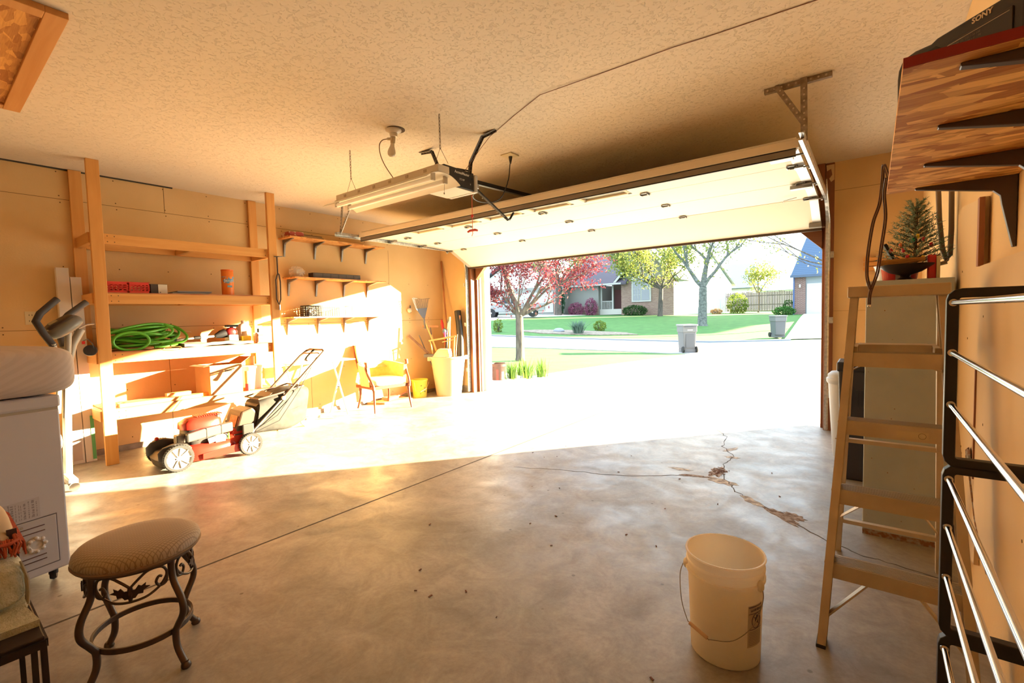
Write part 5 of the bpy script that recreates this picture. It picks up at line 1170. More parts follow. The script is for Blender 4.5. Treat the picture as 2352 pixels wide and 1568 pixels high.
for k, (a, b) in enumerate(((.02, .0), (.05, -.02))):
    MB().tube([mo(.17, 1.02, .86), mo(.20, .80, .60-.06*k), mo(.215+a, .55, .33-.05*k), mo(.20, .35, .22+b), mo(.15, .18, .20)], .0035, n=6).build('control_cable', RUBBER, MW, smooth=True)
# grass bag
def bagp(u, v):
    a = 2*pi*u; f = lambda q: math.copysign(abs(q)**.4, q); w = .165+.02*sin(v*pi)
    yc = .40+.50*v; zc = .325+.05*v; hh = .15+.055*sin(v*pi*.8)
    zz = zc+hh*f(sin(a))+.006*sin(9*v+6*u)
    return mo(w*f(cos(a)), yc+.03*f(sin(a)), zz)
g = MB(); g.grid(bagp, 28, 14); k0 = len(g.v)
g.f.append(tuple(range(27, -1, -1))); g.m.append(0); g.f.append(tuple(14*29+i for i in range(28))); g.m.append(0)
g.build('grass_bag', mat('bag_fabric', (.030, .029, .025), .85, col2=(.05, .048, .042), scale=12), MW, smooth=True)
g = MB(); g.tube([mo(-.15, .42, .50), mo(.15, .42, .50), mo(.17, .60, .53), mo(.17, .86, .575), mo(-.17, .86, .575), mo(-.17, .60, .53)], .009, n=8, closed=True); g.build('bag_frame', mat('bag_frame_brown', (.10, .05, .04), .5), MW, smooth=True)
MB().prism([mo(-.13, .40, .43), mo(.13, .40, .43), mo(.12, .56, .535), mo(-.12, .56, .535)], (0, .005, .008)).build('bag_lid', mat('mower_door_brown', (.045, .025, .014), .45), MW)

# ------------------------------------------------------------------ folding tray table
TT = thing('folding_tray_table', 'white folding tray table on crossed white metal legs by the left wall', 'folding table', (.45, -2.58, 0))
wm = mat('white_enamel', (.75, .74, .70), .4)
MB().box((.22, -3.0, .735), (.62, -2.18, .75)).build('tray_top', wm, TT, bevel=.005)
for (xt, xb_, ya, yb, nm) in ((.27, .60, -2.92, -2.30, 'leg'), (.58, .24, -2.88, -2.34, 'leg')):
    MB().tube([(xt, ya, .734), (xt+(xb_-xt)*.96, ya, .04), (xb_, ya+.03, .012), (xb_, yb-.03, .012), (xt+(xb_-xt)*.96, yb, .04), (xt, yb, .734)], .0115, n=8).build(nm, wm, TT, smooth=True)
for y in (-2.90, -2.32): MB().lathe([(.013, -.02), (.018, -.015), (.018, .015), (.013, .02)], (.42, y, .40), axis=(0, 1, 0), n=12).build('pivot_cap', BLACKP, TT)
# ------------------------------------------------------------------ upholstered armchair
AC = thing('armchair', 'small golden upholstered armchair with scrolled wooden arms by the left wall', 'armchair', (.46, -1.66, 0), -.12)
gold = mat('gold_upholstery', (.58, .40, .12), .8, col2=(.66, .48, .18), scale=20); mah = wood('armchair_wood', (.16, .035, .012), (.22, .06, .02), 2, .4)
A_ = lambda x, y, z: tuple(AC.matrix_world_ @ Vector((x, y, z)))
def armch():
    # seat: faces +x
    g = MB(); 
    def st(u, v):
        a = 2*pi*u; f = lambda q, e: math.copysign(abs(q)**e, q); p = pi*(v-.5)
        return A_(.0+.25*f(cos(a), .4)*f(cos(p), .4), .27*f(sin(a), .4)*f(cos(p), .4), .385+.055*f(sin(p), .6))
    g.grid(st, 40, 16); g.build('seat', mat('seat_cream', (.78, .70, .52), .85), AC, smooth=True, auto=False)
    g = MB(); g.prism([A_(-.25, -.27, .30), A_(.24, -.27, .30), A_(.24, .27, .30), A_(-.25, .27, .30)], (0, 0, .045)); g.build('seat_rail', mah, AC, bevel=.006)
    # curved low back and sides
    def bk(u, v):
        t = (u-.5)*2; a = t*1.75
        x = -.02-.24*cos(a)+.0*v; y = .29*sin(a)
        if abs(t) > .75: x = x+(abs(t)-.75)*.55
        h = .34+(.27+.05*cos(a))*v; lean = -.05*v if abs(t) < .6 else 0
        return Vector(A_(x+lean, y*(1+.08*v), h))
    g = MB(); nu, nv = 36, 6; th = .045
    O = [[bk(i/nu, j/nv) for i in range(nu+1)] for j in range(nv+1)]
    C_ = Vector(A_(.05, 0, 0)); I = [[p+(Vector((C_.x, C_.y, p.z))-p).normalized()*th for p in r] for r in O]
    vs = [p for r in O for p in r]+[p for r in I for p in r]; K = (nu+1)*(nv+1); q = lambda i, j: j*(nu+1)+i; fs = []
    for j in range(nv):
        for i in range(nu): fs += [(q(i, j), q(i+1, j), q(i+1, j+1), q(i, j+1)), (K+q(i, j), K+q(i, j+1), K+q(i+1, j+1), K+q(i+1, j))]
    for i in range(nu): fs += [(q(i, nv), q(i+1, nv), K+q(i+1, nv), K+q(i, nv)), (q(i, 0), K+q(i, 0), K+q(i+1, 0), q(i+1, 0))]
    for j in range(nv): fs += [(q(0, j), q(0, j+1), K+q(0, j+1), K+q(0, j)), (q(nu, j), K+q(nu, j), K+q(nu, j+1), q(nu, j+1))]
    g.add(vs, fs); g.build('curved_back', gold, AC, smooth=True)
    # tall leaning centre back
    def tb(u, v):
        y = (u-.5)*.44*(1-.1*v); return A_(-.245-.17*v-.03*sin(v*pi)+.03*abs(u-.5), y, .56+.32*v+.02*sin(u*pi)*v)
    g = MB(); O = [Vector(tb(i/12, j/8)) for j in range(9) for i in range(13)]; off = Vector(A_(.05, 0, 0))-Vector(A_(0, 0, 0)); K = len(O); q = lambda i, j: j*13+i
    fs = [(q(i, j), q(i+1, j), q(i+1, j+1), q(i, j+1)) for j in range(8) for i in range(12)]+[(K+q(i, j), K+q(i, j+1), K+q(i+1, j+1), K+q(i+1, j)) for j in range(8) for i in range(12)]
    fs += [(q(i, 8), q(i+1, 8), K+q(i+1, 8), K+q(i, 8)) for i in range(12)]+[(q(i, 0), K+q(i, 0), K+q(i+1, 0), q(i+1, 0)) for i in range(12)]
    fs += [(q(0, j), q(0, j+1), K+q(0, j+1), K+q(0, j)) for j in range(8)]+[(q(12, j), K+q(12, j), K+q(12, j+1), q(12, j+1)) for j in range(8)]
    g.add(O+[o+off for o in O], fs); g.build('tall_back', gold, AC, smooth=True)
    for s in (-1, 1):
        g = MB(); g.tube([A_(-.24, s*.225, .56), A_(-.33, s*.22, .70), A_(-.40, s*.20, .84), A_(-.41, s*.20, .88)], [.014, .014, .016, .022], n=8); g.build('back_edge', mah, AC, smooth=True)
        g = MB(); g.tube([A_(.10, s*.31, .665), A_(.15, s*.31, .655), A_(.155, s*.31, .62), A_(.13, s*.31, .61), A_(.125, s*.31, .58), A_(.16, s*.30, .50), A_(.22, s*.29, .42), A_(.25, s*.28, .36), A_(.25, s*.275, .30)], [.014, .026, .024, .018, .017, .018, .018, .02, .022], n=10); g.build('arm_scroll', mah, AC, smooth=True)
        g = MB(); g.tube([A_(.245, s*.265, .33), A_(.25, s*.27, .20), A_(.265, s*.275, .10), A_(.285, s*.285, 0)], [.021, .018, .013, .010], n=10); g.build('front_leg', mah, AC, smooth=True)
        g = MB(); g.tube([A_(-.21, s*.22, .32), A_(-.215, s*.225, .15), A_(-.27, s*.24, 0)], [.02, .017, .012], n=10); g.build('back_leg', mah, AC, smooth=True)
armch()
# clutter under and behind the chair
t = thing('cardboard_sheet', 'flattened cardboard sheet on the floor under the armchair', 'cardboard', (.1, -1.2, 0)); MB().prism([(.03, -1.62, 0), (.28, -1.5, 0), (.33, -1.02, 0), (.03, -.98, 0)], (0, 0, .03)).build('sheet', card, t)
t = thing('hand_broom', 'small brown whisk broom lying on the cardboard sheet under the armchair', 'brush', (.15, -1.2, .03))
MB().tube([(.14, -1.15, .06), (.13, -1.0, .09), (.12, -.90, .11)], [.016, .013, .014], n=8).build('handle', wood('brush_wood', (.25, .10, .04), (.35, .15, .07), 1), t, smooth=True)
MB().prism([(.11, -1.15, .035), (.17, -1.15, .035), (.24, -1.38, .035), (.06, -1.38, .035)], (0, 0, .04)).build('bristles', mat('grey_bristle', (.22, .17, .12), .9), t)
t = thing('yellow_bucket', 'small yellow bucket with printed label between the armchair and the tool bin', 'bucket', (.21, -.76, 0))
MB().lathe([(0, .005), (.0, 0), (.105, 0), (.125, .26), (.132, .265), (.132, .28), (.122, .28), (.12, .26), (.10, .01), (0, .01)], (.21, -.76, 0), n=32).build('bucket_body', mat('yellow_plastic', (.80, .60, .08), .45), t, smooth=True)
MB().tube([(.24, -.895, .25), (.30, -.92, .12), (.33, -.85, .10), (.345, -.74, .14), (.30, -.65, .22), (.26, -.635, .25)], .003, n=6).build('handle', CHROME, t)
for k_, (a0_, a1_, z_, h_) in enumerate(((-.62, -.42, .185, .010), (-.15, .12, .155, .006), (-.15, .05, .138, .006), (-.05, .14, .085, .016), (-.70, -.55, .06, .008))):
    g = MB(); r_ = .105+z_/.26*.020+.0008
    for q_ in range(4):
        p_, w_ = a0_+(a1_-a0_)*q_/4, a0_+(a1_-a0_)*(q_+1)/4; g.add([(.21+cos(p_)*r_, -.76+sin(p_)*r_, z_), (.21+cos(w_)*r_, -.76+sin(w_)*r_, z_), (.21+cos(w_)*(r_+.0009), -.76+sin(w_)*(r_+.0009), z_+h_), (.21+cos(p_)*(r_+.0009), -.76+sin(p_)*(r_+.0009), z_+h_)], [(0, 1, 2, 3)])
    g.build('print_mark', BLACKP, t)

# ------------------------------------------------------------------ bin of garden tools in the corner
BX, BY = .46, -.36
t = thing('tool_bin', 'tall tan plastic trash bin full of garden tools in the front left corner', 'trash bin', (BX, BY, 0))
tan = mat('bin_tan_plastic', (.62, .50, .36), .5)
MB().lathe([(0, .006), (0, 0), (.20, 0), (.275, .60), (.29, .60), (.292, .625), (.285, .63), (.268, .625), (.262, .60), (.195, .012), (0, .012)], (BX, BY, 0), n=48).build('bin_body', tan, t, smooth=True)
for a in (.95, .95+pi):
    c = Vector((BX+cos(a)*.30, BY+sin(a)*.30, .60)); MB().box(c-Vector((.03, .03, .04)), c+Vector((.03, .03, .03)), RZ(a)).build('handle', tan, t, bevel=.008)
shaft = wood('tool_shaft', (.60, .34, .13), (.70, .44, .2), 2, .5); dks = mat('tool_grey', (.13, .13, .14), .5, .3)
def inb(a, r, z=.03): return (BX+cos(a)*r, BY+sin(a)*r, z)
def tool(name, lab, cat='garden tool'):
    return thing(name, lab, cat, (BX, BY, .02), group='garden tools in the corner bin')
# leaf rake, head up
t = tool('leaf_rake', 'grey fan leaf rake standing head-up in the bin against the left wall', 'rake')
p0, p1 = Vector(inb(.2, .10)), Vector((.17, -.57, 1.20)); MB().tube([p0, p1], .0125, n=8).build('shaft', shaft, t, smooth=True)
MB().tube([p1-Vector((0, 0, .12)), p1+Vector((-.005, -.02, .06))], .018, n=8).build('ferrule', dks, t, smooth=True)
g = MB(); b0 = p1+Vector((-.005, -.015, .05)); R_ = [b0+Vector((-.02, -.045-.13*i/9-.0+.02*0, 0)) for i in range(1)]
g.prism([b0+Vector((0, -.025, 0)), b0+Vector((0, .02, 0)), b0+Vector((-.02, .095, .17)), b0+Vector((-.02, -.14, .15))], (.006, 0, 0)); g.build('fan_plate', dks, t)
g = MB()
for k in range(17):
    s = k/16; a = b0+Vector((-.017, -.14+.235*s, .15+.02*s)); b = b0+Vector((-.035, -.20+.35*s, .31+.0*s+.03*abs(s-.5))); g.tube([a, b, b+Vector((.03, 0, -.003))], .0035, n=5)
g.build('tines', dks, t)
def pole(name, lab, cat, p, q, r, m, extra=None):
    t = tool(name, lab, cat); MB().tube([p, q], r, n=8).build('shaft', m, t, smooth=True)
    return t
t = pole('long_pole', 'very long brown wooden pole leaning into the corner above the bin', 'pole', inb(1.2, .06), (.02, -.02, 2.22), .014, wood('brown_pole', (.32, .12, .04), (.42, .18, .07), 2))
t = pole('edging_tool', 'tool with a flat brown T-bar top and yellow shaft in the bin', 'garden tool', inb(2.6, .08), (.24, -.50, .98), .013, mat('yellow_shaft', (.70, .52, .18), .5))
MB().tube([(.24, -.50, .98), (.225, -.505, 1.10)], .008, n=8).build('neck', dks, t); MB().beam((.14, -.60, 1.12), (.31, -.41, 1.11), .02, .03).build('t_bar', wood('tbar_wood', (.40, .16, .07), (.5, .22, .1), 0), t)
t = pole('snow_brush', 'red-handled snow brush with blue bristles standing in the bin', 'brush', inb(.4, .05), (.36, -.33, 1.0), .012, mat('red_shaft', (.6, .02, .03), .4))
MB().tube([(.362, -.34, .98), (.335, -.345, 1.15), (.33, -.35, 1.22)], [.016, .026, .012], n=10).build('scraper', REDP, t, smooth=True); MB().ell((.40, -.36, 1.03), (.035, .04, .045), jit=.12, n=12, m=8).build('bristles', mat('blue_grey_bristle', (.12, .17, .22), .9), t)
t = pole('broom', 'aluminium broom pole with a dark grip leaning across the bin to the right', 'pole', inb(3.6, .12), (.44, -.30, 1.22), .013, mat('aluminium_pole', (.65, .63, .62), .3, .7))
MB().tube([(.425, -.31, 1.16), (.455, -.295, 1.26)], .016, n=8).build('grip', dks, t)
t = pole('hoe', 'pale wooden hoe shaft rising from the front of the bin', 'garden tool', inb(5.4, .10), (.50, -.33, 1.26), .013, mat('pale_shaft', (.72, .58, .36), .5))
t = pole('shovel', 'reddish wooden shovel shaft leaning on the front wall beside the black pipe', 'shovel', inb(.6, .16), (.52, -.12, 1.28), .015, wood('red_shaft_wood', (.50, .20, .08), (.58, .26, .12), 2))
t = pole('umbrella', 'closed black umbrella with a purple handle in the bin', 'umbrella', inb(4.4, .06), (.45, -.36, .98), .02, mat('black_cloth', (.03, .03, .035), .8))
MB().tube([(.447, -.39, .92), (.44, -.40, 1.02)], .014, n=8).build('handle', mat('purple_plastic', (.38, .12, .60), .4), t, smooth=True)
t = pole('black_stake', 'thin dark metal stake leaning left out of the bin', 'stake', inb(3.1, .14), (.12, -.66, .98), .008, dks)
t = pole('thin_rod', 'thin silver rod poking up at the right of the bin', 'rod', inb(5.9, .18), (.66, -.33, .98), .005, CHROME)
t = tool('crutch', 'upside-down wooden crutch frame in the bin', 'crutch')
g = MB(); g.tube([inb(3.4, .15), (.31, -.60, .90)], .010, n=8); g.tube([inb(0, .1), (.60, -.34, .94)], .010, n=8); g.build('side_rail', shaft, t, smooth=True)
g = MB(); g.beam((.29, -.61, .885), (.62, -.33, .95), .02, .026); g.beam((.45, -.47, .86), (.61, -.34, .90), .015, .015); g.build('cross_piece', shaft, t, bevel=.002)
t = tool('drain_pipe', 'thick black corrugated drain pipe standing in the bin against the front wall', 'pipe')
pts = [Vector((.52, -.27, .05)), Vector((.59, -.20, .60)), Vector((.55, -.15, .90)), Vector((.505, -.12, 1.12)), Vector((.455, -.10, 1.36))]
P = []; R2 = []
for k in range(121):
    s = k/120*(len(pts)-1); i = min(int(s), len(pts)-2); P.append(pts[i].lerp(pts[i+1], s-i)); R2.append(.052+(.006 if k % 2 else 0))
MB().tube(P, R2, n=20).build('pipe_body', mat('corrugated_black', (.030, .028, .025), .45), t, smooth=True, auto=False)
t = tool('snow_scoop', 'tan plastic scoop lying across the top of the bin', 'scoop')
g = MB(); g.prism([(.33, -.60, .62), (.60, -.46, .62), (.55, -.44, .74), (.40, -.52, .75)], (-.03, .10, .01)); g.build('scoop_blade', tan, t, bevel=.01)
MB().tube([(.36, -.55, .64), (.34, -.50, .70)], .014, n=8).build('handle', BLACKP, t)
t = tool('push_broom', 'brown and cream bar of a squeegee broom leaning left over the bin rim', 'broom')
g = MB(); g.beam((.03, -.80, .98), (.24, -.58, .68), .03, .035); g.build('head_bar', wood('dark_bar', (.14, .08, .06), (.2, .12, .09), 0), t, bevel=.003)
g = MB(); g.beam((.03, -.79, .955), (.25, -.56, .65), .012, .02); g.build('rubber_strip', mat('cream_strip', (.65, .5, .3), .6), t); MB().box((.18, -.64, .62), (.34, -.52, .67), RZ(.7)).build('end_block', dks, t, bevel=.004)
# ------------------------------------------------------------------ right side: tall grey cabinet and what stands on it
CB_ = thing('metal_cabinet', 'tall narrow scuffed grey metal cabinet against the right wall behind the stepladder', 'cabinet', (6.06, -2.3, 0))
cabm = mat('cabinet_grey', (.34, .39, .40), .42, col2=(.45, .49, .48), scale=3, contrast=(.3, .7), detail=8)
MB().box((5.885, -2.55, .012), (6.235, -2.03, 1.385)).build('cabinet_body', cabm, CB_, bevel=.004)
rust = mat('rust_edge', (.22, .10, .04), .9, col2=(.30, .27, .22), scale=40, contrast=(.45, .6))
MB().box((5.886, -2.5515, .0), (6.234, -2.05, .03)).build('rusted_base', rust, CB_)
rnd = random.Random(5); g = MB()
for k in range(26): x, z = rnd.uniform(5.9, 6.22), rnd.uniform(.05, 1.3)*(.3 if k < 12 else 1); s = rnd.uniform(.001, .0035); g.cyl((x, -2.5512, z), (x, -2.5502, z), s, n=7)
sp_ = g.build('stain', rust, CB_); sp_.obj['kind'] = 'stuff'
zc = 1.385
# tree
XT = thing('miniature_christmas_tree', 'miniature artificial christmas tree with coloured bulbs on the grey cabinet', 'christmas tree', (6.09, -2.30, zc))
rnd = random.Random(4); g = MB(); tr = MB(); tr.tube([(6.095, -2.28, zc), (6.10, -2.28, zc+.40)], .008, n=6)
for lv in range(13):
    z = zc+.085+.315*lv/12; R = .095*(1-lv/13.5)+.014; nb = 11 if lv < 9 else 7
    for k in range(nb):
        a = 2*pi*k/nb+lv*.7; dx, dy = cos(a), sin(a); L_ = R*rnd.uniform(.85, 1.25); base = Vector((6.097, -2.28, z-.01)); tip = base+Vector((dx*L_, dy*L_, .035))
        tr.tube([base, tip], .002, n=4)
        for j in range(44):
            c = base.lerp(tip, .25+.75*j/26); dd = Vector((rnd.gauss(0, 1), rnd.gauss(0, 1), rnd.gauss(0, 1))).normalized()*.017+Vector((dx, dy, .5))*.009; s = dd.cross(Vector((rnd.random(), rnd.random(), rnd.random()))).normalized()*.0019
            g.add([c-s, c+s, c+dd], [(0, 1, 2)])
tr.build('stem', mat('stem_brown', (.12, .08, .04), .8), XT); g.build('needles', mat('artificial_needles', (.085, .15, .085), .7, col2=(.22, .30, .20), scale=60), XT)
for k, (a, z, c) in enumerate(((4.0, .17, 'r'), (4.5, .22, 'g'), (4.8, .24, 'y'), (5.2, .22, 'r'), (3.6, .20, 'o'), (5.7, .19, 'r'), (4.3, .13, 'r'), (5.0, .12, 'y'), (5.6, .10, 'g'))):
    m = {'r': mat('bulb_red', (.45, .01, .02), .25), 'g': mat('bulb_green', (.02, .35, .15), .25), 'y': mat('bulb_yellow', (.75, .55, .03), .25), 'o': mat('bulb_orange', (.75, .2, .08), .25)}[c]
    R = .10*(1-(z-.1)/.36); MB().ell((6.097+cos(a)*R, -2.28+sin(a)*R, zc+z), (.009, .009, .013), n=10, m=8).build('ornament', m, XT, smooth=True)
t = thing('footed_bowl', 'dark footed metal bowl on the grey cabinet', 'bowl', (6.04, -2.42, zc))
MB().lathe([(0, 0), (.045, 0), (.035, .008), (.018, .02), (.022, .028), (.07, .045), (.115, .078), (.12, .085), (.113, .083), (.06, .055), (0, .045)], (6.05, -2.42, zc), n=36, sx=1, sy=.8).build('bowl_body', mat('bronze_dark', (.035, .022, .018), .4, .5), t, smooth=True)
t = thing('whisk_broom', 'straw whisk broom lying across the dark bowl', 'broom', (6.03, -2.42, zc+.085)); g = MB(); rnd = random.Random(2)
for k in range(120):
    s = rnd.uniform(-1, 1); h = rnd.uniform(0, .028); g.tube([(5.945, -2.44+.045*s, zc+.082+h), (6.02, -2.43+.035*s, zc+.088+h), (6.13, -2.42+.018*s, zc+.10+h*.7)], .0013, n=4, cap=False)
g.build('straw', mat('straw', (.42, .22, .06), .8), t)
t = thing('red_white_tub', 'red and white plastic tub behind the dark bowl on the cabinet', 'tub', (6.03, -2.28, zc))
g = MB().lathe([(0, 0), (.085, 0), (.10, .085), (.104, .088), (.104, .094), (0, .094)], (6.02, -2.28, zc), n=32); g.build('tub_body', mat('tub_white', (.62, .62, .66), .4), t, smooth=True)
for a0 in (3.9, 5.4):
    g = MB()
    for k in range(6):
        a = a0+k*.12; b = a+.12; g.add([(6.02+cos(a)*.0865, -2.28+sin(a)*.0865, zc+.003), (6.02+cos(b)*.0865, -2.28+sin(b)*.0865, zc+.003), (6.02+cos(b)*.1005, -2.28+sin(b)*.1005, zc+.083), (6.02+cos(a)*.1005, -2.28+sin(a)*.1005, zc+.083)], [(0, 1, 2, 3)])
    g.build('red_panel', REDP, t)
t = thing('red_bottle', 'red bottle standing at the right end of the cabinet top', 'bottle', (6.155, -2.40, zc)); MB().box((6.14, -2.42, zc), (6.175, -2.38, zc+.13)).build('bottle_body', REDP, t, bevel=.008); MB().box((6.1755, -2.42, zc), (6.19, -2.385, zc+.12)).build('side_label', mat('side_label', (.65, .6, .4), .6), t)
t = thing('hand_tool', 'black and red tool handle sticking up at the left of the christmas tree', 'tool', (5.99, -2.3, zc+.1))
MB().beam((6.02, -2.26, zc+.10), (5.962, -2.30, zc+.215), .016, .018).build('handle_bar', BLACKP, t, bevel=.003); MB().ell((6.015, -2.27, zc+.112), (.035, .03, .02)).build('red_base', REDP, t, smooth=True)
MB().beam((5.995, -2.285, zc+.17), (5.985, -2.29, zc+.185), .008, .02).build('trigger', REDP, t)
t = thing('wooden_rack', 'small slatted wooden rack fixed on the front wall behind the christmas tree', 'rack', (6.05, -.03, 1.62))
for k in range(3): MB().box((5.84, -.06, 1.60+.045*k), (6.2, -.04, 1.635+.045*k)).build('slat_board', PINEX, t)
for x in (5.85, 6.17): MB().box((x, -.04, 1.59), (x+.02, 0, 1.74)).build('upright', PINE, t)

# trash cans behind the cabinet
t = thing('step_bin', 'grey-white lidded waste bin by the right door jamb', 'trash bin', (5.76, -.95, 0))
wb = mat('waste_bin_grey', (.34, .36, .39), .5)
MB().lathe([(0, 0), (.095, 0), (.13, .60), (.13, .62), (0, .62)], (5.755, -.93, 0), n=32).build('bin_body', wb, t, smooth=True)
MB().lathe([(.135, .615), (.145, .63), (.145, .66), (.135, .665), (.135, .69), (.11, .715), (0, .72)], (5.755, -.93, 0), n=32).build('lid', wb, t, smooth=True)
t = thing('black_bin', 'tall black plastic bin between the waste bin and the grey cabinet', 'trash bin', (5.85, -1.45, 0))
g = MB(); A = [(5.745, -1.60, 0), (5.96, -1.60, 0), (5.96, -1.35, 0), (5.745, -1.35, 0)]; B = [(5.725, -1.63, .80), (5.98, -1.63, .80), (5.98, -1.33, .80), (5.725, -1.33, .80)]
g.add(A+B, [(3, 2, 1, 0), (4, 5, 6, 7), (0, 1, 5, 4), (1, 2, 6, 5), (2, 3, 7, 6), (3, 0, 4, 7)]); g.build('bin_body', mat('bin_black', (.028, .024, .026), .45), t, bevel=.012)
MB().box((5.715, -1.64, .79), (5.99, -1.32, .86)).build('lid', BLACKP, t, bevel=.012)
g = MB()
for k in range(5): g.box((5.80+.03*k, -1.628, .55), (5.812+.03*k, -1.622, .66))
g.build('rib', BLACKP, t)

# ------------------------------------------------------------------ aluminium stepladder
LD = thing('stepladder', 'worn aluminium stepladder standing open on the right beside the cabinet', 'stepladder', (5.97, -3.3, 0))
al = mat('worn_aluminium', (.50, .40, .27), .45, .35, col2=(.58, .48, .34), scale=9)
al2 = mat('worn_aluminium_tread', (.40, .34, .25), .5, .35)
fl_ = lambda z: Vector((5.768+.076*z/1.33, -3.70+.40*z/1.33, z)); frr = lambda z: Vector((6.20-.07*z/1.33, -3.70+.40*z/1.33, z))
bl = lambda z: Vector((5.79+.065*z/1.33, -2.84-.38*z/1.33, z)); br_ = lambda z: Vector((6.175-.05*z/1.33, -2.84-.38*z/1.33, z))
def chan(p, q, w, d, s, nm, th=.003):
    """channel section: web plus two flanges"""
    g = MB(); dv = Vector((0, .0, 0)); g.beam(p, q, w, th, up=(s, 0, 0)) if False else None
    p = Vector(p); q = Vector(q); ax = (q-p).normalized(); X = Vector((1, 0, 0)); Y = ax.cross(X).normalized()
    g.beam(p, q, w, th, up=X)
    for k in (-1, 1): g.beam(p+Y*(k*w/2)-X*(s*d/2), q+Y*(k*w/2)-X*(s*d/2), th, d, up=X)
    return g.build(nm, al, LD)
chan(fl_(0), fl_(1.31), .062, .026, -1, 'front_rail'); chan(frr(0), frr(1.31), .062, .026, 1, 'front_rail')
# flat faces of the rails seen from the front
for f_, s in ((fl_, 1), (frr, -1)):
    g = MB(); a, b = f_(0)+Vector((s*.012, -.028, 0)), f_(1.31)+Vector((s*.012, -.028, 0)); g.beam(a, b, .026, .004, up=(0, -1, .3)); g.build('rail_face', al, LD)
    MB().box(f_(0)+Vector((-.016 if s < 0 else -.004, -.034, 0)), f_(0)+Vector((.004 if s < 0 else .026, .034, .012))).build('foot', RUBBER, LD)
for f_ in (bl, br_): 
    g = MB(); g.beam(f_(0), f_(1.28), .024, .03, up=(0, 1, 0)); g.build('rear_rail', al, LD, bevel=.002)
for i, z in enumerate((.29, .55, .805, 1.065)):
    a, b = fl_(z), frr(z); g = MB(); g.box((a.x+.004, a.y-.032, z-.005), (b.x-.004, a.y+.055, z)); g.box((a.x+.004, a.y-.034, z-.055), (b.x-.004, a.y-.031, z)); g.box((a.x+.004, a.y+.052, z-.03), (b.x-.004, a.y+.055, z))
    s = g.build('step', al, LD)
    g = MB()
    for k in range(7): g.box((a.x+.006, a.y-.027+.011*k, z), (b.x-.006, a.y-.022+.011*k, z+.0018))
    g.build('tread_rib', al2, s)
    g = MB()
    for x in (a.x-.002, b.x+.002):
        for dz in (-.015, -.04): g.lathe([(0, -.003), (.005, -.003), (.005, .003), (0, .003)], (x, a.y, z+dz), axis=(1, 0, 0), n=8)
    g.build('rivet', al2, s)
g = MB(); a = fl_(1.31); g.box((a.x-.012, a.y-.05, 1.285), (frr(1.31).x+.012, a.y+.085, 1.33)); g.build('top_cap', al, LD, bevel=.004)
for z, (p, q) in ((.62, (bl, br_)), (.18, (bl, br_))): MB().beam(p(z), q(z), .028, .018).build('rear_brace', al, LD)
for s, f_ in ((1, fl_), (-1, frr)):
    a = f_(.08); b = f_(.235)+Vector((s*.13, .0, 0)); MB().beam(a+Vector((s*.005, 0, 0)), b, .006, .03, up=(0, 1, 0)).build('gusset', al, LD)
    rb = bl if s > 0 else br_; MB().beam(rb(.20), Vector((rb(.2).x+s*.11, fl_(.5).y+.05, .50)), .004, .018, up=(0, 1, 0)).build('diagonal_brace', al, LD)
    MB().beam(f_(.98), f_(1.04)+Vector((s*.10, .0, .0)), .004, .02, up=(0, 1, 0)).build('gusset', al, LD)
    MB().beam(f_(.72)+Vector((0, .03, 0)), rb(.70), .004, .018, up=(1, 0, 0)).build('spreader', al2, LD)
g = MB(); g.box((5.868, -3.28, 1.075), (6.10, -3.08, 1.086)); g.box((5.868, -3.285, 1.062), (6.10, -3.28, 1.092)); g.box((5.846, -3.36, 1.06), (5.868, -3.10, 1.086)); g.box((6.10, -3.36, 1.06), (6.122, -3.10, 1.086)); g.build('pail_shelf', al, LD, bevel=.002)
g = MB(); g.box((5.99, -3.495, .760), (6.08, -3.4935, .787)); g.build('rating_sticker', mat('sticker_cream', (.58, .48, .30), .6), LD)
text('LOAD RATING', .0065, (5.994, -3.4945, .7815), (1, 0, 0), (0, 0, 1), BLACKP, LD, ext=.0002)
text('225', .013, (5.994, -3.4945, .7695), (1, 0, 0), (0, 0, 1), BLACKP, LD, ext=.0002, bold=.0005)
text('LBS', .008, (6.022, -3.4945, .768), (1, 0, 0), (0, 0, 1), BLACKP, LD, ext=.0002, bold=.0004)
MB().tube([Vector((6.062, -3.4946, .773))+Vector((cos(a), 0, sin(a)))*.0105 for a in [2*pi*i/20 for i in range(20)]], .0007, n=5, closed=True).build('sticker_ring', BLACKP, LD)

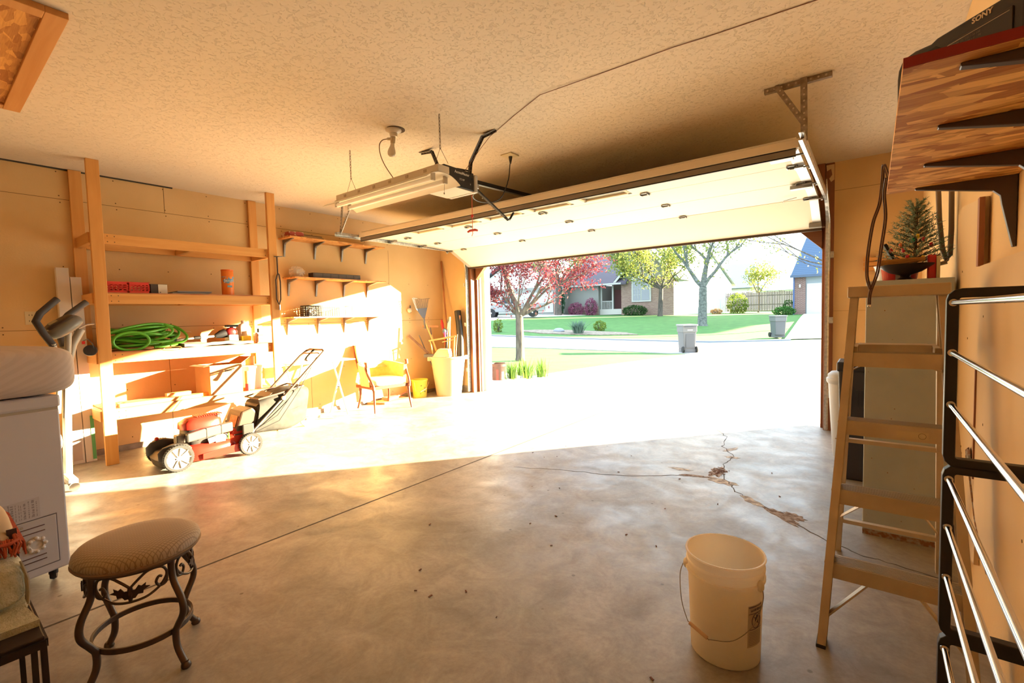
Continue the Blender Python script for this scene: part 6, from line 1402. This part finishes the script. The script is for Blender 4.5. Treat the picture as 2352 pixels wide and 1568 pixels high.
# ------------------------------------------------------------------ stacked rack with chrome bars
RK = thing('stacking_rack', 'black three-tier stacking rack with chrome bars at the right edge', 'rack', (6.14, -4.7, 0))
blk = mat('rack_black', (.010, .009, .010), .45)
tiers = ((.868, 1.272), (.448, .852), (.028, .432))
for z0, z1 in tiers:
    for y in (-4.20, -5.22):
        g = MB(); r = .016; pts = []
        for (cx, cz, a0) in ((6.238, z1-r, 0), (6.062+r, z1-r, pi/2), (6.062+r, z0+r, pi), (6.238, z0+r, 3*pi/2)):
            for k in range(4): a = a0+k/3*pi/2; pts.append(Vector((cx+r*cos(a), y, cz+r*sin(a))))
        n = len(pts); vs = []
        C_ = Vector((6.15, y, (z0+z1)/2))
        for i in range(n):
            t_ = (pts[(i+1) % n]-pts[i-1]).normalized(); nn = Vector((t_.z, 0, -t_.x)) 
            for u, v in ((-.011, -.012), (.011, -.012), (.011, .012), (-.011, .012)): vs.append(pts[i]+nn*u+Vector((0, v, 0)))
        g.add(vs, [(i*4+k, i*4+(k+1) % 4, ((i+1) % n)*4+(k+1) % 4, ((i+1) % n)*4+k) for i in range(n) for k in range(4)])
        g.build('end_frame', blk, RK, bevel=.002)
    for x in (6.062, 6.238):
        for f in (.965, .655, .35):
            z = z0+(z1-z0)*f if f != .965 else z1-.022
            MB().tube([(x, -4.21, z), (x, -5.21, z)], .0058, n=12).build('bar', CHROME, RK, smooth=True)
            if x < 6.1: MB().lathe([(.0085, -.004), (.0085, .006), (0, .006)], (x, -4.216, z), axis=(0, 1, 0), n=14).build('bar_collar', CHROME, RK, smooth=True)
for x in (6.062, 6.238):
    for y in (-4.20, -5.22): MB().cyl((x, y, 0), (x, y, .02), .010, n=10).build('foot', RUBBER, RK)

# ------------------------------------------------------------------ strand-board shelf with the radio
SH = thing('strand_board_shelf', 'large strand-board shelf with a red front edge on grey brackets, upper right', 'shelf', (6.1, -4.1, 1.65))
bigosb = bpy.data.materials.new('strand_board_large'); bigosb.use_nodes = True; _osb(bigosb, (20, 60, 60), (.40, .13, .012), (1.0, .62, .20))
S0, S1, X0 = -4.645, -3.525, 5.948
MB().box((X0, S0, 1.65), (6.268, S1, 1.668)).build('board', bigosb, SH)
MB().box((X0, S0-.0025, 1.6505), (6.268, S0, 1.6675)).build('red_edge', mat('red_paint', (.26, .012, .008), .6), SH)
for y in (-3.56, -3.90, -4.26, -4.60): bracket(6.2685, y, 1.65, .245, .225, -1, .020).build('bracket', mat('bracket_purple_grey', (.085, .070, .072), .4, .5), SH, bevel=.002)
RA = thing('radio_cassette', 'black radio cassette player standing on the strand-board shelf', 'radio', (6.041, -4.238, 1.668), -.849)
RL = lambda x, y, z: tuple(RA.matrix_world_ @ Vector((x, y, z)))
rb_ = mat('radio_black', (.022, .020, .022), .4); dY = lambda y0, y1: Vector(RL(0, y1, 0))-Vector(RL(0, y0, 0))
pl = [(-.132, 0), (-.134, .150), (-.131, .172), (-.122, .188), (-.108, .196), (-.085, .198), (-.045, .192), (-.03, .197), (.205, .197), (.218, .185), (.22, 0)]
g = MB(); g.prism([RL(x, 0, z) for x, z in pl], dY(0, .055)); g.build('radio_body', rb_, RA, bevel=.007, bseg=3)
def rp(poly, o, m, nm, bev=0): return MB().prism([RL(x, -o, z) for x, z in poly], dY(-o, 0)).build(nm, m, RA, bevel=bev)
rp([(-.12, .004), (-.12, .15), (-.105, .176), (-.03, .178), (-.014, .166), (-.012, .004)], .0015, mat('grille_black', (.012, .011, .012), .7), 'speaker_grille', .001)
tp = rp([(-.004, .004), (-.004, .155), (.006, .168), (.130, .168), (.132, .004)], .003, mat('tuner_black', (.028, .024, .026), .3), 'tuner_panel', .001)
rp([(.146, .004), (.146, .166), (.19, .172), (.205, .16), (.208, .004)], .0015, MATS['grille_black'], 'speaker_grille', .001)
rp([(.030, .004), (.030, .088), (.038, .094), (.102, .110), (.112, .10), (.112, .004)], .0055, mat('deck_door', (.020, .017, .018), .3), 'cassette_door', .001)
rp([(.045, .02), (.045, .075), (.09, .085), (.09, .02)], .0062, mat('deck_window', (.06, .055, .042), .15), 'cassette_window')
goldi = mat('radio_gold_print', (.50, .40, .30), .5); dimi = mat('radio_grey_print', (.16, .14, .13), .6)
rx = Vector(RL(1, 0, 0))-Vector(RL(0, 0, 0))
g = MB(); g.prism([RL(x, -.0036, z) for x, z in ((0, .1615), (.125, .1615), (.125, .1625), (0, .1625))], dY(-.0036, -.003)); g.build('dial_line', goldi, RA)
text('SONY', .0155, RL(.050, -.0003, .1845), rx, (0, 0, 1), mat('radio_logo', (.60, .50, .38), .4), RA, ext=.0008, bold=.0005)
text('FM 88  92  96  100 104 108', .0062, RL(.001, -.0036, .1545), rx, (0, 0, 1), dimi, RA, ext=.0002); text('AM 53  60  80  100 140 170', .0062, RL(.001, -.0036, .147), rx, (0, 0, 1), dimi, RA, ext=.0002)
text('2-WAY', .0085, RL(.001, -.0036, .131), rx, (0, 0, 1), goldi, RA, ext=.0002, bold=.0003); text('SPEAKER SYSTEM', .0045, RL(.030, -.0036, .131), rx, (0, 0, 1), dimi, RA, ext=.0002)
t = thing('green_case', 'pale green plastic edge showing behind the radio on the shelf', 'case', (6.18, -4.12, 1.668)); MB().box((6.09, -4.16, 1.668), (6.26, -4.08, 1.90)).build('case_body', mat('mint_plastic', (.18, .38, .28), .5), t, bevel=.01)
t = thing('hanging_cord', 'brown two-core cord looping down from the strand-board shelf', 'cord', (5.92, -3.55, 1.3))
g = MB()
for o in (-.003, .003):
    g.tube(SMO([(5.955+o, -3.60, 1.675), (5.938+o, -3.56, 1.75), (5.935+o, -3.53, 1.70), (5.928+o, -3.53, 1.62), (5.91+o, -3.54, 1.55), (5.897+o, -3.55, 1.44), (5.895+o, -3.55, 1.36), (5.906+o, -3.55, 1.31)]), .0026, n=6)
    g.tube(SMO([(5.945+o, -3.66, 1.68), (5.940+o, -3.60, 1.64), (5.945+o, -3.56, 1.56), (5.935+o, -3.55, 1.46), (5.925+o, -3.55, 1.37), (5.906+o, -3.55, 1.30), (5.903+o, -3.55, 1.255)]), .0026, n=6)
g.build('cable', mat('brown_flex', (.085, .035, .025), .5), t, smooth=True); MB().ell((5.903, -3.55, 1.25), (.006, .004, .006)).build('cord_end', CHROME, t, smooth=True)
t = thing('vacuum_hose', 'grey-brown vacuum hose looped on the right wall beside the cabinet', 'hose', (6.22, -2.3, 1.7))
MB().tube([(6.195, -2.2, 2.05), (6.192, -2.2, 1.9), (6.20, -2.2, 1.72), (6.215, -2.2, 1.56), (6.235, -2.2, 1.49), (6.245, -2.22, 1.52), (6.248, -2.22, 1.66), (6.245, -2.22, 1.86), (6.245, -2.22, 2.05), (6.22, -2.21, 2.12)], .012, n=12, closed=True).build('hose_loop', mat('hose_greybrown', (.19, .14, .11), .5), t, smooth=True)
MB().tube([(6.235, -2.2, 1.485), (6.20, -2.2, 1.475), (6.175, -2.2, 1.465)], [.012, .011, .013], n=10).build('nozzle', mat('nozzle_pale', (.45, .38, .3), .4), t, smooth=True)

# ------------------------------------------------------------------ loose sheets of board on the right wall
ply = mat('wall_panel_tan', (.62, .46, .27), .85, col2=(.70, .54, .34), scale=1.5, stretch=(1, 1, .4))
def panel(n, poly, x0, th, lab):
    MB().prism([(x0, y, z) for y, z in poly], (th, 0, 0)).build(n, ply); tag(bpy.data.objects[n], kind='structure')
panel('wall_right_panel', [(-3.12, .19), (-2.62, .15), (-2.45, .3), (-2.42, 1.70), (-2.55, 1.72), (-3.12, 1.665)], 6.253, .016, '')
panel('wall_right_board', [(-7.3, .28), (-3.72, .36), (-3.15, .29), (-3.145, 1.395), (-3.73, 1.392), (-7.3, 1.39)], 6.243, .026, '')
MB().box((6.236, -3.155, 1.395), (6.252, -3.115, 1.66)).build('trim_10', wood('exposed_stud', (.24, .08, .03), (.34, .13, .05), 2)); tag(bpy.data.objects['trim_10'], kind='structure')
MB().box((6.238, -3.15, .55), (6.2435, -3.135, 1.0)).build('trim_11', MATS['exposed_stud']); tag(bpy.data.objects['trim_11'], kind='structure')
MB().box((6.18, -4.02, .25), (6.243, -3.78, .95)).build('trim_12', ply) if False else None
g = MB()
for y, z in ((-3.25, 1.2), (-3.6, 1.25), (-3.3, .8), (-3.7, .75), (-2.7, 1.4), (-2.9, 1.1), (-2.8, .6), (-3.9, .6)): g.cyl((6.242, y, z), (6.2435, y, z), .005, n=6)
g.build('wall_right_nail', seam); tag(bpy.data.objects['wall_right_nail'], kind='structure')
g = MB(); g.tube([(6.2425, -3.02, .56), (6.2425, -3.2, .40), (6.2425, -3.45, .30)], .003, n=4); g.ell((6.247, -2.98, .60), (.008, .05, .03), jit=.4, n=14, m=6); g.build('wall_right_damage', rust); tag(bpy.data.objects['wall_right_damage'], kind='structure')

# ------------------------------------------------------------------ white pail on the floor
PX, PY = 5.497, -3.935
t = thing('white_pail', 'empty cream plastic five-gallon pail with a wire handle on the concrete', 'bucket', (PX, PY, 0))
pailm = mat('pail_cream', (.92, .87, .78), .45, col2=(.93, .89, .81), scale=2)
def _pl():
    nt = pailm.node_tree; bs = nt.nodes['Principled BSDF']; tr = nt.nodes.new('ShaderNodeBsdfTranslucent'); tr.inputs[0].default_value = (.94, .88, .76, 1); mx = nt.nodes.new('ShaderNodeMixShader'); mx.inputs[0].default_value = .48
    out = nt.nodes['Material Output']; nt.links.new(bs.outputs[0], mx.inputs[1]); nt.links.new(tr.outputs[0], mx.inputs[2]); nt.links.new(mx.outputs[0], out.inputs[0])
_pl()

MB().lathe([(0, .004), (0, 0), (.112, 0), (.117, .004), (.126, .29), (.1265, .292), (.1335, .294), (.1335, .302), (.127, .304), (.128, .325), (.1325, .328), (.1325, .336), (.129, .339), (.131, .362), (.1355, .366), (.134, .371), (.1285, .370), (.1265, .33), (.1225, .29), (.1115, .008), (0, .008)], (PX, PY, 0), n=64).build('pail_body', pailm, t, smooth=True)
e1, e2 = (PX-.128, PY-.03), (PX+.125, PY-.045)
for ex, ey in (e1, e2): MB().ell((ex, ey, .300), (.012, .018, .02), n=12, m=8).build('handle_ear', pailm, t, smooth=True)
hd = [(e1[0]-.01, e1[1]-.01, .298), (PX-.143, PY-.06, .26), (PX-.125, PY-.10, .19), (PX-.095, PY-.132, .145), (PX-.085, PY-.137, .14), (PX-.02, PY-.155, .118), (PX-.01, PY-.155, .118), (PX+.06, PY-.14, .135), (PX+.115, PY-.10, .19), (PX+.135, PY-.06, .26), (e2[0]+.006, e2[1]-.006, .30)]
MB().tube(SMO(hd), .0017, n=6).build('handle_wire', mat('wire_grey', (.30, .26, .2), .4, .8), t, smooth=True); MB().tube([(PX-.085, PY-.139, .140), (PX-.02, PY-.156, .120)], .0065, n=10).build('handle_grip', mat('grip_cream', (.62, .42, .26), .5), t, smooth=True)
def onpail(a0, a1, z0, z1, m, nm, o=.0012, par=None, k=8):
    g = MB(); rr = lambda z: .117+(z-.004)/.286*.009+o
    for i in range(k):
        a = a0+(a1-a0)*i/k; b = a0+(a1-a0)*(i+1)/k; g.add([(PX+cos(a)*rr(z0), PY+sin(a)*rr(z0), z0), (PX+cos(b)*rr(z0), PY+sin(b)*rr(z0), z0), (PX+cos(b)*rr(z1), PY+sin(b)*rr(z1), z1), (PX+cos(a)*rr(z1), PY+sin(a)*rr(z1), z1)], [(0, 1, 2, 3)])
    return g.build(nm, m, par or t)
lb = onpail(-.72, -.15, .085, .235, mat('label_white_pail', (.50, .44, .34), .6), 'warning_label', .0008); ik = mat('label_ink', (.14, .12, .14), .8)
onpail(-.70, -.18, .228, .232, ik, 'label_border', .0014, lb); onpail(-.70, -.18, .204, .207, ik, 'label_border', .0014, lb); onpail(-.70, -.18, .147, .150, ik, 'label_border', .0014, lb)
ac = -.42; rr = .1245; tx = Vector((-sin(ac), cos(ac), 0)); cc = Vector((PX+cos(ac)*rr, PY+sin(ac)*rr, .178))
MB().tube([cc+tx*cos(q)*.021+Vector((0, 0, .026*sin(q)))-Vector((cos(ac), sin(ac), 0))*(.0016*cos(q)**2) for q in [2*pi*i/28 for i in range(28)]], .0014, n=5, closed=True).build('prohibition_ring', ik, lb)
MB().tube([cc+tx*-.015+Vector((0, 0, .018)), cc+tx*.015+Vector((0, 0, -.018))], .0013, n=5).build('prohibition_bar', ik, lb)
g = MB(); g.tube([cc+Vector((0, 0, .012)), cc+Vector((0, 0, -.004))], .006, n=8); g.ell(cc+tx*.004+Vector((0, 0, .015)), (.005, .005, .005), n=8, m=6); g.build('pictogram', ik, lb)
text('WARNING', .0115, Vector((PX+cos(ac)*(rr+.001), PY+sin(ac)*(rr+.001), .218))-tx*.031, tx, (0, 0, 1), ik, lb, ext=.0003, bold=.0003)
for k in range(9): onpail(-.68, -.20, .092+.0058*k, .0945+.0058*k, mat('fine_print', (.30, .26, .2), .8), 'fine_print', .0014, lb, 6)

# ------------------------------------------------------------------ vanity stool
SX, SY = 3.768, -5.232
ST = thing('vanity_stool', 'round padded stool with scrolled bronze metal legs and leaf ornament', 'stool', (SX, SY, 0))
brz = mat('bronze_tube', (.115, .085, .062), .38, .75)
quilt = bpy.data.materials.new('lattice_fabric'); quilt.use_nodes = True
def _q():
    nt = quilt.node_tree; L = nt.links; b = nt.nodes['Principled BSDF']; tc = nt.nodes.new('ShaderNodeTexCoord'); mp = nt.nodes.new('ShaderNodeMapping'); mp.inputs['Rotation'].default_value = (0, 0, .95); L.new(tc.outputs['Object'], mp.inputs[0])
    sp = nt.nodes.new('ShaderNodeSeparateXYZ'); L.new(mp.outputs[0], sp.inputs[0]); outs = []
    for ax in (0, 1):
        d = nt.nodes.new('ShaderNodeMath'); d.operation = 'MULTIPLY'; d.inputs[1].default_value = 88; L.new(sp.outputs[ax], d.inputs[0])
        f = nt.nodes.new('ShaderNodeMath'); f.operation = 'FRACT'; L.new(d.outputs[0], f.inputs[0])
        l = nt.nodes.new('ShaderNodeMath'); l.operation = 'LESS_THAN'; l.inputs[1].default_value = .20; L.new(f.outputs[0], l.inputs[0]); outs.append(l)
    m = nt.nodes.new('ShaderNodeMath'); m.operation = 'MAXIMUM'; L.new(outs[0].outputs[0], m.inputs[0]); L.new(outs[1].outputs[0], m.inputs[1])
    mx = nt.nodes.new('ShaderNodeMix'); mx.data_type = 'RGBA'; mx.inputs[6].default_value = (.42, .31, .20, 1); mx.inputs[7].default_value = (.26, .18, .11, 1)
    L.new(m.outputs[0], mx.inputs[0]); L.new(mx.outputs[2], b.inputs['Base Color']); b.inputs['Roughness'].default_value = .75; b.inputs['Sheen Weight'].default_value = .25
_q()
MB().lathe([(0, .408), (.175, .408), (.184, .414), (.190, .428), (.186, .444), (.174, .457), (.15, .465), (.10, .470), (0, .472)], (SX, SY, 0), n=64).build('seat', quilt, ST, smooth=True, auto=False)
MB().lathe([(.174, .405), (.186, .407), (.192, .416), (.188, .420)], (SX, SY, 0), n=64).build('seat_piping', mat('piping_tan', (.24, .15, .08), .7), ST, smooth=True)
g = MB(); g.tube([(SX+.168*cos(a), SY+.168*sin(a), .400) for a in [2*pi*k/48 for k in range(48)]], .008, n=8, closed=True); g.build('seat_ring', brz, ST, smooth=True)
def P_(a, r, z): return (SX+r*cos(a), SY+r*sin(a), z)
def smoothpts(pts, k=5):
    out = []; n = len(pts)
    for i in range(n-1):
        p0, p1, p2, p3 = [Vector(pts[max(0, min(n-1, j))]) for j in (i-1, i, i+1, i+2)]
        for q in range(k):
            t_ = q/k; out.append(.5*((2*p1)+(-p0+p2)*t_+(2*p0-5*p1+4*p2-p3)*t_*t_+(-p0+3*p1-3*p2+p3)*t_**3))
    return out+[Vector(pts[-1])]
AN = [.36+k*pi/2 for k in range(4)]
for a in AN:
    L_ = [P_(a, .158, .405), P_(a, .156, .36), P_(a, .165, .315), P_(a, .197, .255), P_(a, .200, .205), P_(a, .172, .155), P_(a, .158, .125), P_(a, .162, .07), P_(a, .193, .018)]
    lg = MB().tube(smoothpts(L_), .0115, n=12).build('leg', brz, ST, smooth=True)
    MB().lathe([(0, 0), (.014, 0), (.017, .006), (.015, .016), (.010, .022), (0, .022)], P_(a, .198, 0), n=18).build('foot_cap', brz, lg, smooth=True)
g = MB(); r0 = .148
pts = [P_(a, r0, .128) for a in [2*pi*k/64 for k in range(64)]]
vs = []
for i, p in enumerate(pts):
    a = 2*pi*i/64
    for dr, dz in ((-.004, -.010), (.004, -.010), (.004, .010), (-.004, .010)): vs.append((SX+(r0+dr)*cos(a), SY+(r0+dr)*sin(a), .128+dz))
g.add(vs, [(i*4+k, i*4+(k+1) % 4, ((i+1) % 64)*4+(k+1) % 4, ((i+1) % 64)*4+k) for i in range(64) for k in range(4)]); g.build('foot_ring', brz, ST, bevel=.0015)
leafp = [(0, -.018), (.012, -.022), (.02, -.012), (.034, -.018), (.036, -.006), (.056, -.004), (.042, .006), (.044, .018), (.030, .013), (.022, .022), (.012, .010), (0, .014)]
for a0 in AN:
    # ornament between two legs, on the curved surface of radius .16
    def S(u, z, dr=0):  # u from -1..1 across the quarter
        a = a0+pi/4+u*(pi/4-.09); return P_(a, .157+dr, z)
    g = MB()
    for s in (-1, 1):
        g.tube(smoothpts([S(0, .345), S(s*.25, .372), S(s*.5, .390), S(s*.85, .385), S(s*.97, .355), S(s*.80, .325), S(s*.5, .305), S(s*.25, .298), S(0, .296)]), .0045, n=8)
        g.tube(smoothpts([S(s*.97, .350), S(s*.93, .325), S(s*.75, .322), S(s*.66, .340), S(s*.74, .356), S(s*.82, .352)]), .0045, n=8)
    g.build('scroll', brz, ST, smooth=True)
    g = MB()
    for s in (-1, 1):
        b = (s*.30, .322)
        poly = [S(s*(.03+x*8.5), .327+y*.9+x*.25, .004) for x, y in leafp]
        ax_ = Vector((cos(a0+pi/4), sin(a0+pi/4), 0)); g.prism(poly, ax_*.003)
    g.tube([S(0, .350), S(0, .325), S(0, .300)], [.006, .011, .005], n=8); g.build('leaf_ornament', mat('leaf_iron', (.06, .035, .025), .5, .6), ST)

# ------------------------------------------------------------------ dark metal cart with towel, bottom left
CT = thing('metal_side_table', 'dark metal folding stand at the bottom left corner, holding a towel', 'stand', (3.9, -5.75, 0))
dk = mat('stand_dark', (.03, .022, .02), .45, .4)
TX, TY, TZ = 4.128, -5.53, .40
MB().box((3.60, -5.98, TZ-.012), (TX, TY, TZ)).build('top_panel', dk, CT, bevel=.003)
g = MB(); 
for p, q in (((3.6, TY, TZ-.02), (TX, TY, TZ-.02)), ((TX, TY, TZ-.02), (TX, -5.98, TZ-.02)), ((3.6, TY, TZ-.02), (3.6, -5.98, TZ-.02)), ((3.6, -5.98, TZ-.02), (TX, -5.98, TZ-.02))): g.beam(p, q, .012, .022)
g.build('top_rim', dk, CT)
for x, y in ((TX-.004, TY-.004), (3.605, TY-.004), (TX-.004, -5.975), (3.605, -5.975)): MB().box((x-.007, y-.007, 0), (x+.007, y+.007, TZ-.012)).build('leg', dk, CT, bevel=.0015)
MB().beam((TX-.03, TY-.006, TZ-.04), (3.62, TY-.006, .12), .006, .016, up=(0, 1, 0)).build('brace', dk, CT); MB().beam((3.93, TY-.004, TZ-.03), (4.08, TY-.02, .02), .008, .014, up=(0, 1, 0)).build('brace', dk, CT)
MB().beam((3.845, TY-.02, TZ), (3.80, TY-.02, .62), .022, .012).build('back_post', mat('stand_purple', (.045, .02, .025), .5), CT)
tw = mat('towel_green', (.42, .42, .30), .95, col2=(.54, .54, .42), scale=60, bump=.5, bscale=190)
t = thing('towel', 'folded pale green terry towel lying on the dark stand', 'towel', (3.95, -5.6, TZ))
g = MB()
def tb_(u, v):
    a = 2*pi*u; p = pi*(v-.5); f = lambda q, e: math.copysign(abs(q)**e, q); X = f(cos(a), .28)*f(cos(p), .35); Y = f(sin(a), .28)*f(cos(p), .35); Z = f(sin(p), .45)
    xx = 3.775+.185*X+(.018 if X > 0 else 0)*(-Z)+.004*sin(Z*9); return (xx, -5.72+.183*Y-.003*max(0, -Y)*sin(xx*60), .494+.062*Z+.006*sin(xx*20))
g.grid(tb_, 72, 30); g.build('towel_bundle', tw, t, smooth=True, auto=False)
def tf(u, v): return (3.80+.255*u, -5.90+.362*v+.008*sin(u*8), .430-.008*u+.006*sin(u*11+1)*v)
g = MB().sheet(tf, 40, 16, .026); g.build('towel_fold', tw, t, smooth=True)
g = MB()
for k in range(4):
    x = 3.955-.013*k; g.tube([(x-.012, -5.545, .548), (x, -5.5375, .51), (x+.006, -5.5375, .47), (x+.012, -5.541, .438)], .0035, n=6)
g.build('towel_band', mat('towel_band', (.36, .32, .24), .95), t, smooth=True)
t = thing('fringed_cushion', 'beige cushion with rust-red fringe at the left edge above the towel', 'cushion', (3.7, -5.7, .6))
g = MB()
def cu(u, v):
    a = 2*pi*u; p = pi*(v-.5); f = lambda q, e: math.copysign(abs(q)**e, q); return (3.66+.20*f(cos(a), .5)*f(cos(p), .6), -5.70+.16*f(sin(a), .5)*f(cos(p), .6), .608+.04*f(sin(p), .8)-.03*cos(a))
g.grid(cu, 36, 16); g.build('cushion', mat('cushion_beige', (.50, .40, .28), .9), t, smooth=True, auto=False)
fr = mat('fringe_rust', (.40, .075, .03), .9); g = MB(); rnd = random.Random(9)
for k in range(70):
    y = -5.86+.32*k/69; x = 3.862+rnd.uniform(-.01, .01); g.tube([(x-.02, y, .602), (x+.012, y+rnd.uniform(-.006, .006), .592), (x+rnd.uniform(.01, .035), y+rnd.uniform(-.01, .01), .572-rnd.uniform(0, .02))], .003, n=5)
for k in range(50):
    x = 3.50+.36*k/49; g.tube([(x, -5.545, .606), (x+rnd.uniform(-.006, .006), -5.53, .59), (x+rnd.uniform(-.01, .01), -5.528, .57-rnd.uniform(0, .02))], .003, n=5)
g.build('fringe', fr, t); bpy.data.objects['fringe']['kind'] = 'stuff'
g = MB(); g.tube([(3.50, -5.545, .607), (3.862, -5.545, .600), (3.875, -5.56, .598), (3.872, -5.86, .598)], .006, n=8); g.build('braid', fr, t, smooth=True)

# ------------------------------------------------------------------ wheelie bins, truck, garden bucket outdoors
def wheelie(loc, rz, lab, s=1.0):
    t = thing('wheelie_bin', lab, 'wheelie bin', loc, rz); L_ = lambda x, y, z: tuple(t.matrix_world_ @ Vector((x*s, y*s, z*s)))
    gb_ = mat('bin_grey', (.085, .09, .10), .55)
    def bx(a, b, c, d, z0, z1, tap=0): return MB().add([L_(a+tap, c+tap, z0), L_(b-tap, c+tap, z0), L_(b-tap, d-tap, z0), L_(a+tap, d-tap, z0), L_(a, c, z1), L_(b, c, z1), L_(b, d, z1), L_(a, d, z1)], [(3, 2, 1, 0), (4, 5, 6, 7), (0, 1, 5, 4), (1, 2, 6, 5), (2, 3, 7, 6), (3, 0, 4, 7)])
    bx(-.245, .245, -.31, .31, .12, .80, .03).build('bin_body', gb_, t, bevel=.02); bx(-.265, .265, -.34, .34, .78, 1.0).build('upper_body', mat('bin_grey_light', (.11, .115, .12), .5), t, bevel=.02)
    bx(-.29, .29, -.37, .37, 1.0, 1.07).build('lid', mat('bin_lid', (.16, .165, .17), .5), t, bevel=.02); MB().tube([L_(-.2, -.39, .97), L_(.2, -.39, .97)], .018, n=8).build('handle_bar', gb_, t)
    bx(-.15, .15, -.318, -.29, .2, .70).build('front_panel', mat('bin_grey_dark', (.06, .065, .075), .55), t); bx(-.10, .10, -.345, -.34, .84, .88).build('name_plate', mat('name_plate_white', (.3, .3, .3), .5), t)
    for x in (-.25, .25): MB().lathe([(0, -.03), (.11, -.03), (.125, 0), (.11, .03), (0, .03)], L_(x, -.30, .125), axis=(cos(rz), sin(rz), 0), n=20).build('wheel', RUBBER, t, smooth=True)
    bx(-.24, .24, -.30, .2, .0, .14).build('base', gb_, t); return t
wheelie((.47, 12.0, tz(.47, 12.0)+.01), .65, 'grey wheelie bin with its wheels facing the garage, standing where the drive meets the street', .98)
wheelie((2.36, 19.75, tz(2.36, 19.75)+.03), .55+pi, 'grey wheelie bin at the far kerb by the neighbour drive', .98)
t = thing('plastic_bucket', 'dark brown plastic bucket with red and white stickers in the garden bed', 'bucket', (.165, 1.27, tz(0, 1.24)))
bz = tz(0, 1.24); MB().lathe([(0, 0), (.125, 0), (.148, .30), (.154, .305), (.154, .315), (.149, .316), (.151, .355), (.156, .36), (.148, .36), (.143, .30), (.12, .01), (0, .01)], (.165, 1.27, bz), n=40).build('bucket_body', mat('bucket_brown', (.05, .025, .022), .45), t, smooth=True)
for a0, a1, z0, z1, c, nm in ((-1.1, -.85, .03, .25, 'r', 'red_sticker'), (-.35, .0, .06, .2, 'w', 'white_sticker')):
    g = MB(); r_ = lambda z: .1265+z/.3*.0225
    for k in range(6): a = a0+(a1-a0)*k/6; b = a0+(a1-a0)*(k+1)/6; g.add([(.165+cos(a)*r_(z0), 1.27+sin(a)*r_(z0), bz+z0), (.165+cos(b)*r_(z0), 1.27+sin(b)*r_(z0), bz+z0), (.165+cos(b)*r_(z1), 1.27+sin(b)*r_(z1), bz+z1), (.165+cos(a)*r_(z1), 1.27+sin(a)*r_(z1), bz+z1)], [(0, 1, 2, 3)])
    g.build(nm, REDP if c == 'r' else PAPER, t)
TK = thing('pickup_truck', 'white pickup truck parked on the far driveway at the left', 'truck', (-18.6, 26.3, 1.05), 0)
tk = lambda x, y, z: Vector((-18.6, 26.3, tz(-18.6, 26.3)+.03))+RZ(.55) @ Vector((x, y, z))
wp = mat('truck_white', (.22, .225, .23), .3)
def tprism(poly, y0, y1): return MB().prism([tk(x, y0, z) for x, z in poly], tk(0, y1, 0)-tk(0, y0, 0))
tprism([(-2.7, .45), (-2.7, .95), (-2.5, 1.08), (-1.35, 1.15), (2.75, 1.15), (2.75, .45)], -.95, .95).build('body', wp, TK, bevel=.05)
tprism([(-1.35, 1.12), (-.85, 1.72), (.35, 1.75), (.75, 1.12)], -.82, .82).build('cab', wp, TK, bevel=.06)
tprism([(-1.05, 1.18), (-.75, 1.64), (-.15, 1.66), (-.15, 1.18)], -.835, -.80).build('side_window', mat('cab_window_dark', (.03, .04, .05), .35, spec=.2), TK); tprism([(-.05, 1.18), (-.05, 1.66), (.3, 1.66), (.55, 1.18)], -.835, -.80).build('side_window', mat('cab_window_dark', (.03, .04, .05), .35, spec=.2), TK)
tprism([(-1.33, 1.16), (-.88, 1.70), (-.84, 1.70), (-1.28, 1.16)], -.7, .7).build('windscreen', mat('windscreen', (.35, .5, .55), .1), TK)
tprism([(-2.85, .40), (-2.85, .62), (-2.65, .62), (-2.65, .40)], -.9, .9).build('bumper', STEEL, TK)
for x in (-1.75, 1.75):
    for y, s in ((-.88, -1), (.88, 1)):
        c = tk(x, y, .38); ax_ = tk(0, 1, 0)-tk(0, 0, 0); w = MB().lathe([(.2, -.12), (.37, -.12), (.39, 0), (.37, .12), (.2, .12)], c, axis=ax_, n=28).build('wheel', RUBBER, TK, smooth=True); MB().lathe([(0, -.125), (.2, -.11), (.22, 0), (.2, .11), (0, .125)], c, axis=ax_, n=20).build('hub', wsil, w, smooth=True)
MB().box(tk(-.62, -.96, .92), tk(-.45, -.955, .96)).build('door_handle', STEEL, TK)
